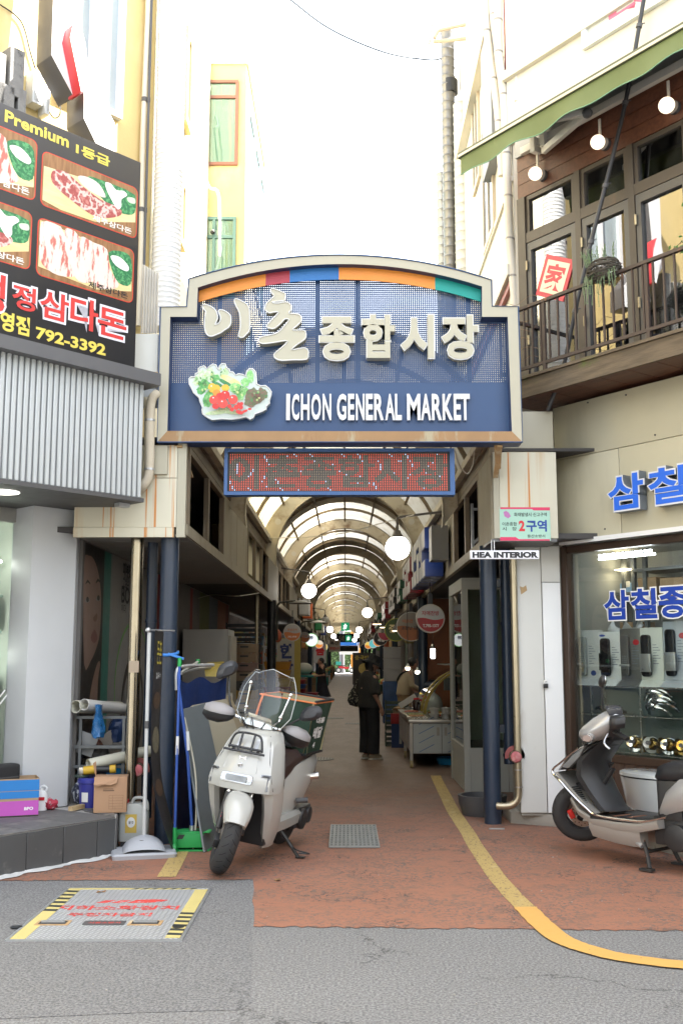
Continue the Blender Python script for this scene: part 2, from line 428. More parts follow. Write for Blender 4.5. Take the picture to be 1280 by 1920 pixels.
def tape(pts,w,z,name,m):
 pts=[Vector(p) for p in pts];L=[];Rr=[]
 for i,p in enumerate(pts):
  t=(pts[min(i+1,len(pts)-1)]-pts[max(i-1,0)]);t.z=0;t.normalize();n=Vector((-t.y,t.x,0))
  j=rr0.uniform(-.004,.004)
  L.append((p.x+n.x*(w/2+j),p.y+n.y*(w/2+j),z));Rr.append((p.x-n.x*(w/2-j),p.y-n.y*(w/2-j),z))
 b=MB()
 b.add(L+Rr,[(i,i+1,len(L)+i+1,len(L)+i) for i in range(len(L)-1)])
 return structure(b.build(name,m))
tape(cat2([G(816,1455),G(843,1510),G(872,1556),G(910,1617),G(950,1668),G(986,1705)],5),.135,.0065,'yellow_line',YELW)
tape(cat2([G(984,1703),G(1006,1727),G(1050,1762),G(1110,1785),G(1180,1800),G(1290,1813),G(1500,1828)],8),.145,.0095,'yellow_line',YELN)
tape(cat2([G(352,1560),G(338,1600),G(312,1646)],5),.135,.008,'yellow_line',YELW)
# --------- fire-equipment hatch in the road
c=[G(128,1668),G(382,1668),G(347,1764),G(22,1764)]
ex=((c[1]-c[0])+(c[2]-c[3]))/2;hw=ex.length;ex.normalize();cen=(c[0]+c[1]+c[2]+c[3])/4
hl=((c[0]+c[1])/2-(c[2]+c[3])/2).length
hat=thing('floor_hatch','checker plate steel hatch in the asphalt with red lettering and striped yellow edges','hatch',(cen.x,cen.y,.004),math.atan2(ex.y,ex.x))
def platem():
 m=pm('checker_plate',(.36,.37,.385),.42,metal=.35,var=.12,scale=10,world=False,stains=(((.25,.24,.23),4,.6,.85,(1,1,1)),))
 nt=m.node_tree;b=nt.nodes['Principled BSDF']
 def tear(sx,sy,rot,off):
  mp=nd(nt,'ShaderNodeMapping');mp.inputs['Rotation'].default_value=(0,0,rot);mp.inputs['Location'].default_value=off
  nt.links.new(nd(nt,'ShaderNodeTexCoord').outputs['Object'],mp.inputs[0])
  br=nd(nt,'ShaderNodeTexBrick',Scale=1.0);br.inputs['Brick Width'].default_value=sx;br.inputs['Row Height'].default_value=sy
  br.inputs['Mortar Size'].default_value=.009;br.inputs['Mortar Smooth'].default_value=.6
  nt.links.new(mp.outputs[0],br.inputs['Vector']);return br.outputs['Fac']
 a=tear(.045,.022,PI/4,(0,0,0))
 bp=nd(nt,'ShaderNodeBump',Strength=.9,Distance=.005);bp.invert=True;nt.links.new(a,bp.inputs['Height']);src=b.inputs['Base Color'].links[0].from_socket;nt.links.new(mixc(nt,a,(.62,.63,.65),src),b.inputs['Base Color']);nt.links.new(bp.outputs[0],b.inputs['Normal'])  # raised bars coloured lighter, standing in for light catching the relief
 return m
PLATE=platem()
MB().box(-hw/2,hw/2,-hl/2,hl/2,-.003,.004).build('plate',PLATE,hat)
fr=MB()
for(x0,x1,y0,y1) in((-hw/2-.02,hw/2+.02,hl/2+.002,hl/2+.02),(-hw/2-.02,hw/2+.02,-hl/2-.02,-hl/2-.002),(-hw/2-.02,-hw/2-.002,-hl/2,hl/2),(hw/2+.002,hw/2+.02,-hl/2,hl/2)):
 fr.box(x0,x1,y0,y1,-.003,.006)
fr.build('frame',GALV,hat)
YB=pm('hazard_yellow',(.56,.47,.18),.6,var=.1,stains=(((.25,.22,.15),30,.64,.72,(1,1,1)),))
KB=pm('hazard_black',(.03,.035,.033),.6)
def hazard(x0,x1,y0,y1,n,lo,hi,along):
 MB().box(x0,x1,y0,y1,.004,.0055).build('edge_tape',YB,hat)
 for k in range(n):
  b=MB();t=lo+(hi-lo)*(k+.25)/n;t2=lo+(hi-lo)*(k+.72)/n
  if along=='x':p=[(x0+(x1-x0)*t,y0),(x0+(x1-x0)*t2,y0),(x0+(x1-x0)*t2+.03,y1),(x0+(x1-x0)*t+.03,y1)]
  else:p=[(x0,y0+(y1-y0)*t),(x1,y0+(y1-y0)*t-.012),(x1,y0+(y1-y0)*t2-.012),(x0,y0+(y1-y0)*t2)]
  b.slab(p,.0056,.0066).build('stripe',KB,hat)
hazard(-hw/2,hw/2-.09,hl/2-.035,hl/2,7,.48,1.0,'x')
hazard(-hw/2,-hw/2+.085,-hl/2,hl/2-.037,6,.5,1.0,'y')
hazard(hw/2-.085,hw/2,-hl/2+.03,hl/2-.037,6,.03,.5,'y')
REDL=pm('red_stencil',(.60,.05,.04),.6,stains=(((.42,.42,.43),45,.58,.63,(1,1,1)),))
def flat(body,x0,x1,y0,y1,z,name,m,par,bold=.02,shear=0):
 b=text(body,x0,x1,y0,y1,0,bold=bold,shear=shear);b.v=[Vector((v.x,v.z,z)) for v in b.v];return b.build(name,m,par,fixn=False)
flat('지하소화장치',-.43,.36,.03,.15,.0052,'lettering',REDL,hat,.03)
flat('주정차금지',-.30,.22,-.13,-.04,.0052,'lettering',REDL,hat,.03)
b=MB()
for k in range(3):b.slab([(-.20+.10*k,.22),(-.13+.10*k,.22),(-.08+.10*k,.29),(-.15+.10*k,.29)],.0045,.0052)
b.slab([(x,y) for x,y in[(.02,.23),(.12,.22),(.22,.25),(.26,.30),(.16,.315),(.05,.30)]],.0045,.0058)
b.build('emblem',REDL,hat)
for x in(-.33,.22):
 h=MB();h.box(x-.10,x+.10,-.345,-.235,.004,.0075);hh=h.build('handle_plate',RUST,hat)
 MB().box(x-.08,x+.08,-.325,-.255,.0076,.009).build('recess',BLACK,hh)
 MB().box(x-.07,x+.07,-.295,-.28,.0095,.019).build('grip',GALV,hh)
MB().slab(rrect(-.15,.10,-.34,-.24,.02),.004,.007).build('name_plate',DGREY,hat)
flat('서울소방서',-.12,.07,-.31,-.27,.0074,'lettering',REDL,hat,.02)
for x in(-.52,.43):MB().slab(disc(x,-.38,.035),.004,.007).build('lock_cap',BLACK,hat)
g0=(G(663,1550)+G(663,1592))/2;
dr=thing('drain_grate','square steel drain grating set in the red paving in front of the alley','grate',(g0.x,g0.y,.006))
hw2=.208;hl2=.55
MB().box(-hw2,hw2,-hl2,hl2,-.005,.001).build('sump',BLACK,dr)
b=MB()
for k in range(13):x=-hw2+2*hw2*k/12;b.box(x-.006,x+.006,-hl2,hl2,.001,.016)
for k in range(11):y=-hl2+2*hl2*k/10;b.box(-hw2-.004,hw2+.004,y-.012,y+.012,.004,.017)
b.build('bars',pm('grate_steel',(.30,.31,.30),.5,metal=.6,var=.3,scale=14),dr)
def manhole(px,py,r,label,grate=False):
 p=G(px,py);t=thing('manhole_cover',label,'manhole cover',(p.x,p.y,.005),group=None)
 MB().slab(disc(0,0,r,n=32),-.004,.004).build('cover',pm('iron',(.06,.055,.05),.5,metal=.5,var=.2,scale=20),t)
 b=MB()
 for k in range(-6,7):
  w=math.sqrt(max(0,(r*.9)**2-(k*r/7)**2))
  b.box(k*r/7-r*.03,k*r/7+r*.03,-w,w,.004,.009)
 b.build('ridges',pm('iron_worn',(.15,.135,.12),.45,metal=.5),t)
manhole(588,1424,.32,'round ribbed iron manhole cover just behind the white scooter')
manhole(618,1347,.38,'worn round manhole cover halfway along the alley floor')
p=G(676,1357);t=thing('slot_drain','flat iron channel grate in the alley floor near the standing woman','grate',(p.x,p.y,.005))
MB().box(-.38,.38,-.22,.22,-.004,.002).build('sump',BLACK,t)
b=MB()
for k in range(12):b.box(-.38+.065*k,-.35+.065*k,-.22,.22,.002,.008)
b.build('bars',pm('iron_worn',(.15,.135,.12),.45),t)
LEAF=pm('dead_leaf',(.22,.12,.05),.8,var=.3)
for(px,py) in((520,1652),(700,1590),(190,1675)):
 p=G(px,py)
 a=rnd.uniform(0,6)
 pts=[(math.cos(a+i*PI/3)*.035*(1.2 if i%3==0 else .7),math.sin(a+i*PI/3)*.035*(1.2 if i%3==0 else .7)) for i in range(6)]
 b=MB().add([(0,0,.012)]+[(x,y,.006+.012*(i%2)) for i,(x,y) in enumerate(pts)],[(0,i+1,(i+1)%6+1) for i in range(6)])
 o=b.build('leaf',LEAF);o.location=(p.x,p.y,.006)
 tag(o,{520:'small dry leaf on the red paving right of the scooter front wheel',700:'small pale leaf beside the drain grating',190:'small dry leaf on the asphalt above the steel hatch'}[px],'leaf')
b=MB()
for k in range(90):
 px=rnd.uniform(20,1280);py=rnd.uniform(1560,1900);p=G(px,py)
 s=rnd.uniform(.003,.007)*(1 if rnd.random()<.9 else 1.6)
 b.obox((p.x,p.y,.008+s*.2),(s,s*rnd.uniform(.6,1.4),s*.5),Matrix.Rotation(rnd.uniform(0,3),3,'Z'))
tag(b.build('litter',pm('grit',(.34,.31,.28),.9,var=.4,scale=30),origin=(0,0,0)),'scattered pale grit and paint crumbs over the paving and asphalt','grit',kind='stuff')
# --------- market gate sign
GY=8.90
def gp(px,py,Y=GY):p=P(px,py,Y);return(p.x,p.z)
def arc3(a,m,b,n):
 """points of the circle through a, m, b (given in metres)"""
 (x1,y1),(x2,y2),(x3,y3)=a,m,b
 d=2*(x1*(y2-y3)+x2*(y3-y1)+x3*(y1-y2))
 ux=((x1**2+y1**2)*(y2-y3)+(x2**2+y2**2)*(y3-y1)+(x3**2+y3**2)*(y1-y2))/d
 uy=((x1**2+y1**2)*(x3-x2)+(x2**2+y2**2)*(x1-x3)+(x3**2+y3**2)*(x2-x1))/d
 r=math.hypot(x1-ux,y1-uy);a0=math.atan2(y1-uy,x1-ux);a1=math.atan2(y3-uy,x3-ux)
 return[(ux+r*math.cos(a0+(a1-a0)*k/n),uy+r*math.sin(a0+(a1-a0)*k/n)) for k in range(n+1)]
base=gp(637,834)
gate=thing('gate_sign','large navy gate sign with arched cream frame reading ICHON GENERAL MARKET over the alley','sign',(base[0],GY,base[1]))
I4=Matrix.Identity(4)
outer=[gp(295,829),gp(301,576),gp(350,575)]+arc3(gp(354,523),gp(640,478),gp(921,525),24)+[gp(922,574),gp(971,575),gp(979,829)]
inner=[gp(314,808),gp(319.5,594),gp(369,594)]+arc3(gp(371,539),gp(640,495),gp(903,537),24)+[gp(903,594),gp(951,594),gp(959,809)]
n=len(outer)
b=MB();b.add([(x,GY,z) for x,z in outer]+[(x,GY,z) for x,z in inner],[(i,i+1,n+i+1,n+i) for i in range(n-1)])
b.build('frame',CREAM,gate,I4)
b=MB();b.add([(x,GY-.002,z) for x,z in(outer[0],outer[-1],inner[-1],inner[0])],[(0,1,2,3)])
b.build('bottom_rail',pm('rusted_rail',(.30,.175,.075),.55,var=.2,scale=6,stains=(((.36,.31,.20),5,.54,.64,(1,1,.3)),((.20,.10,.05),9,.60,.75,(1,1,.2)))),gate,I4)
GB=9.12
b=MB()
ln=[(x,GY-.001,z) for x,z in outer];bk=[(x,GB,z) for x,z in outer]
b.add(ln+bk,[(i,(i+1)%n,n+(i+1)%n,n+i) for i in range(n)])
ln=[(x,GY,z) for x,z in inner];bk=[(x,GB-.05,z) for x,z in inner]
b.add(ln+bk,[(i,(i+1)%n,n+(i+1)%n,n+i) for i in range(n)])
b.build('frame_return',pm('frame_return_blue',(.028,.05,.13),.5,var=.15,stains=(((.20,.12,.07),8,.68,.8,(1,1,1)),)),gate,I4)
b=MB();b.tube([(x,GY-.004,z) for x,z in outer],.007,6,closed=True);b.build('bead',BLUEP,gate,I4)
PY=9.04
bx0,bz0=gp(314,722,PY);bx1,_=gp(957,722,PY)
stepx0,stepz=gp(371,596,PY);stepx1,_=gp(902,596,PY)
arcin=arc3(gp(371,541,PY),gp(640,498,PY),gp(903,539,PY),40)
def ztop(x):
 if x<stepx0 or x>stepx1:return stepz
 for(xa,za),(xb,zb) in zip(arcin,arcin[1:]):
  if xa<=x<=xb:return za+(zb-za)*(x-xa)/(xb-xa)
 return arcin[-1][1]
pit=.0186;wbar=pit*.70
b=MB();x=bx0
while x<=bx1:
 z1=ztop(x)
 b.face([(x-wbar/2,PY,bz0),(x+wbar/2,PY,bz0),(x+wbar/2,PY,z1),(x-wbar/2,PY,z1)]);x+=pit
z=bz0
while z<arcin[20][1]:
 if z<=stepz:xa,xb=bx0,bx1
 else:
  xs=[x for x,zz in arcin if zz>=z]
  if not xs:break
  xa,xb=(min(xs),max(xs)) if z>arcin[0][1] else(stepx0,stepx1)
 b.face([(xa,PY+.0015,z-wbar/2),(xb,PY+.0015,z-wbar/2),(xb,PY+.0015,z+wbar/2),(xa,PY+.0015,z+wbar/2)]);z+=pit
tag(b.build('perforated_plate',BLUEP,gate,I4,fixn=False),kind='stuff')
lo=[gp(312,810,PY),gp(961,810,PY),(bx1+.01,bz0+.008),(bx0-.01,bz0+.008)]
MB().prism(lo,PY-.012,PY+.01).build('lower_plate',BLUEP,gate,I4)
b=MB()
for px in(410,594,670,880):
 x,_=gp(px,700,PY);b.box(x-.02,x+.02,PY+.02,PY+.06,bz0-.5,ztop(x)-.01)
b.box(bx0,bx1,PY+.02,PY+.06,bz0-.03,bz0+.02)
b.build('backing_post',NAVY,gate,I4)
for k,(x0,x1,c) in enumerate(((371,498,(.72,.25,.03)),(498,543,(.36,.035,.055)),(543,635,(.015,.14,.40)),(635,815,(.72,.25,.03)),(815,902,(.0,.29,.25)))):
 BY=8.985
 lo3=arc3(gp(371,567,BY),gp(636,524,BY),gp(902,566,BY),60);hi3=arc3(gp(371,540,BY),gp(640,494,BY),gp(903,538,BY),60)
 xa,xb=gp(x0,530,BY)[0],gp(x1,530,BY)[0]
 def ip(arc,x):
  for(x1_,z1_),(x2_,z2_) in zip(arc,arc[1:]):
   if x1_<=x<=x2_:return z1_+(z2_-z1_)*(x-x1_)/(x2_-x1_)
  return arc[0][1] if x<arc[0][0] else arc[-1][1]
 N=14;xs=[xa+(xb-xa)*i/N for i in range(N+1)]
 b=MB().prism([(x,ip(lo3,x)) for x in xs]+[(x,ip(hi3,x)) for x in reversed(xs)],BY,BY+.012)
 tag(b.build('colour_band',pm('band_%d'%(k if k!=3 else 0),c,.5,var=.04),gate,I4),['orange band at the left end','short crimson band','blue band left of the middle','long orange band right of the middle','teal band at the right end'][k])
LETF=pm('letter_face_cream',(.42,.40,.305),.5,var=.04)
LETW=pm('letter_trim_white',(.60,.605,.585),.45,var=.03)
LFY,LBY=8.935,9.035
def brush(pts):
 q=[gp(370+x/4.74,540+y/4.74,LFY) for x,y in pts]
 q=smoothpoly(q,2)
 o=MB().prism(q,LFY,LBY).build('letter',LETF,gate,I4)
 MB().tube([(x,LFY-.002,z) for x,z in q],.0065,6,closed=True).build('trim',LETW,o,I4)
brush([(45,155),(75,148),(110,160),(150,185),(175,225),(180,270),(165,310),(152,328),(185,318),(205,290),(205,250),(188,210),(200,195),(235,200),(275,225),(298,255),(298,310),(280,350),(240,375),(215,395),(170,415),(130,430),(100,425),(78,400),(65,350),(65,300),(70,250),(75,210),(50,180)])
brush([(330,105),(350,97),(400,120),(440,145),(462,185),(465,250),(465,330),(460,385),(430,415),(405,440),(365,430),(380,370),(383,300),(375,225),(355,180),(335,140)])
brush([(650,15),(680,8),(740,30),(780,50),(782,85),(775,110),(740,118),(672,123),(668,132),(720,136),(780,125),(820,140),(835,170),(830,200),(812,225),(870,230),(910,240),(925,270),(920,300),(880,340),(845,375),(930,375),(960,390),(965,430),(950,460),(890,500),(835,550),(900,540),(960,535),(985,560),(985,590),(972,635),(850,640),(750,645),(700,630),(680,600),(700,570),(750,530),(803,472),(740,475),(650,490),(580,495),(545,480),(545,455),(570,435),(640,420),(700,405),(740,375),(780,330),(815,282),(778,276),(745,310),(700,350),(670,362),(630,355),(618,335),(650,295),(722,218),(680,215),(640,222),(605,200),(603,165),(620,130),(680,75),(660,45)])
for ch,x0,y0,x1,y1 in(('종',599,594,663,675),('합',679,590,740,671),('시',752,590,812,671),('장',829,591,895,673)):
 (xa,za),(xb,zb)=gp(x0,y1,LFY),gp(x1,y0,LFY)
 o=text(ch,xa,xb,za,zb,LFY,LBY-LFY,bold=.032).build('letter',LETF,gate,I4)
 text(ch,xa-.010,xb+.010,za-.010,zb+.010,LFY+.004,.012,bold=.044).build('trim',LETW,o,I4)
LT=pm('letter_white',(.62,.63,.64),.4,var=.02)
for ch,a,c in(('I',55,80),('C',90,138),('H',148,203),('O',213,275),('N',285,340),('G',375,435),('E',445,485),('N',495,550),('E',558,602),('R',610,670),('A',680,740),('L',742,783),('M',818,900),('A',905,968),('R',975,1035),('K',1043,1105),('E',1113,1155),('T',1155,1212)):
 (xa,za),(xb,zb)=gp(520+a/3.368,788,8.99),gp(520+c/3.368,738.5,8.99)
 if ch=='I':q=MB().box(xa,xb,8.985,9.03,za,zb)
 else:q=text(ch,xa,xb,za,zb,8.985,.045,bold=.028)
 q.build('letter',LT,gate,I4)
def vp(x,y,Y):return gp(350+x/7.53,670+y/7.53,Y)
VO=[(35,300),(60,280),(120,275),(125,235),(165,215),(170,165),(200,135),(245,122),(290,165),(330,125),(370,97),(415,112),(440,165),(455,178),(465,125),(495,95),(545,95),(565,150),(600,170),(610,205),(655,210),(690,255),(730,235),(790,245),(835,265),(850,200),(890,160),(930,162),(975,210),(985,300),(990,380),(1050,408),(1110,400),(1160,440),(1195,490),(1185,550),(1165,600),(1170,650),(1125,690),(1120,735),(1050,770),(960,800),(940,850),(900,875),(835,840),(750,860),(640,875),(500,868),(360,880),(300,850),(230,800),(220,740),(230,715),(190,620),(180,570),(100,500),(80,450),(40,380)]
VY=8.945
pl=[vp(x,y,VY) for x,y in VO]
veg=MB().prism(pl,VY,9.03).build('vegetable_plate',pm('print_white',(.50,.57,.53),.4,var=.03),gate,I4)
MB().tube([(x,VY-.002,z) for x,z in pl],.007,6,closed=True).build('trim',LETW,veg,I4)
rv=random.Random(5)
lay=[VY]
def vb(name,m,shapes,amp=0):
 lay[0]-=.0006
 for(cx,cy,rx,ry,rot) in shapes:
  b=MB();pts=[]
  N=22
  for k in range(N):
   a=2*PI*k/N;r=1+rv.uniform(-amp,amp)
   x=rx*r*math.cos(a);y=ry*r*math.sin(a);c,s=math.cos(rot),math.sin(rot)
   pts.append(vp(cx+c*x-s*y,cy+s*x+c*y,lay[0]))
  b.face([(x,lay[0],z) for x,z in pts]).build(name,m,veg,I4,fixn=False);lay[0]-=.00005
gm=lambda n,c,c2,sc=60:pm(n,c,.45,var=.35,scale=sc,stains=((c2,sc*.8,.45,.62,(1,1,1)),))
LATE=[]
vb('leaf_print',gm('print_pale_green',(.45,.62,.35),(.60,.74,.52)),[(180,330,90,80,0),(330,250,80,90,0),(540,230,60,60,0),(220,250,60,70,0),(420,290,70,60,0)],.22)
for k_,(cx_,cy_,n_) in enumerate(((200,320,9),(330,250,8),(520,220,6),(250,400,9),(300,600,8),(700,440,9),(780,480,8),(970,560,12),(1060,520,6))):
 for j_ in range(n_):
  pc=[gm('print_pale_green',(0,0,0),(0,0,0)),pm('print_mid_green',(.22,.42,.16),.45,var=.3,scale=90),pm('print_deep_green',(.06,.20,.06),.45,var=.3,scale=90),pm('print_yellow_green',(.46,.56,.22),.45,var=.3,scale=90),pm('print_dark_red',(.16,.07,.05),.45,var=.3,scale=90)]
  LATE.append((pc[4 if k_>6 and j_%2 else 1+(j_+k_)%3],(cx_+rv.uniform(-70,70),cy_+rv.uniform(-65,65),rv.uniform(10,26),rv.uniform(8,18),rv.uniform(0,3))))
vb('leaf_print',gm('print_green',(.08,.33,.09),(.20,.48,.15)),[(250,390,90,80,0),(200,470,60,60,0),(400,290,70,50,0),(300,600,75,110,.2),(330,520,60,50,0)],.16)
vb('cucumber_print',gm('print_dark_green',(.04,.20,.07),(.07,.30,.10)),[(440,380,90,25,.45),(540,355,100,28,.5)])
vb('radish_print',gm('print_cream',(.70,.62,.26),(.74,.70,.42),20),[(620,320,160,42,.42)])
vb('chard_print',gm('print_bright_green',(.18,.48,.14),(.36,.62,.28)),[(690,440,90,75,0),(780,480,90,70,0),(900,270,45,90,-.1),(830,350,60,60,0),(760,540,60,70,0)],.16)
vb('lettuce_print',gm('print_red_lettuce',(.12,.15,.07),(.22,.11,.085)),[(970,560,130,120,0),(1060,520,80,90,0),(900,620,90,80,0)],.2)
vb('stalk_print',gm('print_leek',(.42,.56,.30),(.62,.68,.45)),[(420,780,160,28,-.1),(600,770,150,24,.1),(500,745,120,22,-.25),(700,790,120,14,0)])
vb('pepper_print',pm('print_yellow',(.74,.42,.03),.35,var=.1,scale=30),[(360,430,58,66,0),(420,440,55,55,0),(545,430,55,48,0)])
vb('pepper_print',pm('print_orange',(.70,.26,.03),.35,var=.1,scale=30),[(425,500,55,48,0)])
for m_,s_ in LATE:vb('leaf_print',m_,[s_],.3)
RT=pm('print_tomato',(.55,.025,.02),.3,var=.2,scale=25)
vb('tomato_print',RT,[(410,690,50,40,0),(470,560,60,60,0)])
vb('tomato_print',RT,[(545,530,65,62,0),(605,690,30,30,0),(640,735,30,30,0),(735,660,28,26,0),(775,655,26,26,0),(700,705,36,36,0),(765,705,32,32,0),(745,775,55,28,.3),(820,760,45,18,-.4),(890,730,28,16,0)])
vb('tomato_print',pm('print_tomato_light',(.62,.05,.035),.3,var=.2,scale=25),[(387,600,68,62,0),(512,650,70,68,0),(655,595,68,66,0)])
vb('shine_print',LETW,[(375,570,12,10,0),(500,620,13,11,0),(640,565,13,11,0),(540,500,11,9,0),(350,405,10,12,0)])
for px in(335,938):
 b=MB();x,z=gp(px,832);b.add([(x-.05,GY+.06,z),(x+.02,GY+.06,z),(x+.05,GY+.35,z-.16),(x-.0,GY+.35,z-.16)],[(0,1,2,3)])
 b.bar((x,GY+.05,z-.01),(x+.03,GY+.55,z-.2),.045,.02);b.build('bracket',RUST,gate,I4)
 # --------- LED panel
LY=9.10
lx0,lz0=gp(420,928,LY);lx1,lz1=gp(851,841,LY)
led=thing('led_display','long blue framed LED dot display with red and white dots hanging under the gate sign','led sign',((lx0+lx1)/2,LY,lz0))
fw=.030
MB().box(lx0+.002,lx1-.002,LY+.02,LY+.14,lz0+.002,lz1-.002).build('body',pm('led_black',(.028,.027,.026),.5),led,I4)
b=MB()
b.box(lx0,lx1,LY-.01,LY+.12,lz0-.001,lz0+fw);b.box(lx0,lx1,LY-.01,LY+.12,lz1-fw,lz1+.001)
b.box(lx0-.001,lx0+fw,LY-.0095,LY+.12,lz0+fw,lz1-fw);b.box(lx1-fw-.012,lx1+.001,LY-.0095,LY+.12,lz0+fw,lz1-fw)
b.build('frame',pm('led_frame_blue',(.035,.10,.26),.4,var=.08),led,I4)
ax0,ax1,az0,az1=lx0+fw+.012,lx1-fw-.03,lz0+fw+.01,lz1-fw-.012
vsT,fsT=text_mesh('이촌종합시장',.03,0,0,3)
tb=BVHTree.FromPolygons([(v.x,v.y,0) for v in vsT],fsT)
cols={'red_dot':MB(),'white_dot':MB(),'amber_dot':MB()}
NX,NZ=96,22
for i in range(NX):
 for j in range(NZ):
  u,w=(i+.5)/NX,(j+.5)/NZ
  hit=tb.ray_cast(Vector((u,(w-.06)/.9,1)),Vector((0,0,-1)))[0] is not None
  x=ax0+(ax1-ax0)*u;z=az0+(az1-az0)*w;s=.0046
  if hit:k='amber_dot'
  else:k='white_dot' if(math.sin(i*.9+1.3*math.sin(j*.35))>.93 and math.sin(i*.31+j*.5)>.1) or rv.random()<.012 else 'red_dot'
  if k=='amber_dot':s=.0042
  cols[k].face([(x-s*.8,LY+.0175,z-s),(x+s*.8,LY+.0175,z-s),(x+s*.8,LY+.0175,z+s),(x-s*.8,LY+.0175,z+s)])
for k,c,e in(('red_dot',(1.0,.13,.06),.12),('white_dot',(.75,.75,1.0),.34),('amber_dot',(.36,.27,.17),.085)):
 tag(cols[k].build(k,emitm('led_'+k,c,e),led,I4,fixn=False),kind='stuff')
b=MB()
for px in(430,548,764,846):x,_=gp(px,835,LY);b.cyl((x,LY+.07,lz1),(x,LY+.07,lz1+.06),.008,n=6)
b.build('hanger',DGREY,led,I4)
# --------- arcade: columns, galleries, vaulted roof
FY=9.5;XL,XR=-1.40,1.36;ZB,ZT=2.68,3.54;YE=108.0
XC=(XL+XR)/2
gal={}
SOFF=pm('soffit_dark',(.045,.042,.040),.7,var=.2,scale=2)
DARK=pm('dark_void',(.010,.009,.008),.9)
def yx(px,X):return X*F_PX/(px-648)
def gallery(side):
 FY=9.0 if side<0 else 9.5
 X=XL if side<0 else XR;out=side
 w=1.4;t=thing('arcade_gallery','grimy cream panels and dark open windows along the %s side of the arcade'%('left' if side<0 else 'right'),'gallery',(X,FY,ZB))
 xi,xo=X,X+out*w
 b=MB()
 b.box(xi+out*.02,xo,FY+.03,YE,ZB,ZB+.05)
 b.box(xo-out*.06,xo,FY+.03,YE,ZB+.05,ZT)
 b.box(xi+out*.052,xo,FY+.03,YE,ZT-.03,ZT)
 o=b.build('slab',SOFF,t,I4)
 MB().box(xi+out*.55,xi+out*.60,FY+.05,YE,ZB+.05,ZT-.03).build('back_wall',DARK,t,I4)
 b=MB();b.box(xi,xi+out*.05,FY+.01,YE,ZB-.03,ZB+.07);b.build('bottom_rail',CREAMD,t,I4)
 b=MB();b.box(xi,xi+out*.05,FY+.01,YE,ZT-.07,ZT+.03)
 b.box(xi-out*.035,xi+out*.035,FY+.01,YE,ZT+.03,ZT+.05);b.build('top_rail',pm('rail_brown',(.20,.155,.10),.6,var=.25,stains=(((.10,.06,.03),4,.5,.75,(1,.3,1)),)),t,I4)
 if side<0:seq=[('w',9.1,11.8,2),('p',11.8,14.7,2),('w',14.7,18.6,3),('p',18.6,21.5,1),('w',21.5,25.7,3),('p',25.7,30,2)]
 else:seq=[('p',9.6,10.45,1),('w',10.45,12.95,2),('p',12.95,14.1,1),('w',14.1,17.0,2),('p',17,19.5,2),('w',19.5,23,2),('p',23,26,2)]
 y=seq[-1][2];k=0
 while y<YE-4:
  seq.append(('w' if k%2==0 else 'p',y,y+4,2));y+=4;k+=1
 FRM=pm('window_frame_brown',(.19,.145,.095),.6,var=.25,stains=(((.36,.33,.25),6,.6,.75,(1,1,.3)),))
 for kind,y0,y1,nn in seq:
  if kind=='p':
   for k in range(nn):
    a=y0+(y1-y0)*k/nn+.012;c=y0+(y1-y0)*(k+1)/nn-.012
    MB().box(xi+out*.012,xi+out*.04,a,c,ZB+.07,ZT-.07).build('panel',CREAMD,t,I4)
  else:
   b=MB()
   b.box(xi+out*.004,xi+out*.06,y0+.001,y0+.07,ZB+.07,ZT-.07);b.box(xi+out*.004,xi+out*.06,y1-.07,y1-.001,ZB+.07,ZT-.07)
   b.box(xi+out*.004,xi+out*.06,y0+.07,y1-.07,ZT-.13,ZT-.07)
   for k in range(1,nn):
    ym=y0+(y1-y0)*k/nn;b.box(xi+out*.006,xi+out*.055,ym-.05,ym+.05,ZB+.07,ZT-.13)
   b.build('window_frame',FRM,t,I4)
 gal[side]=t
 return t
gallery(-1);gallery(1)
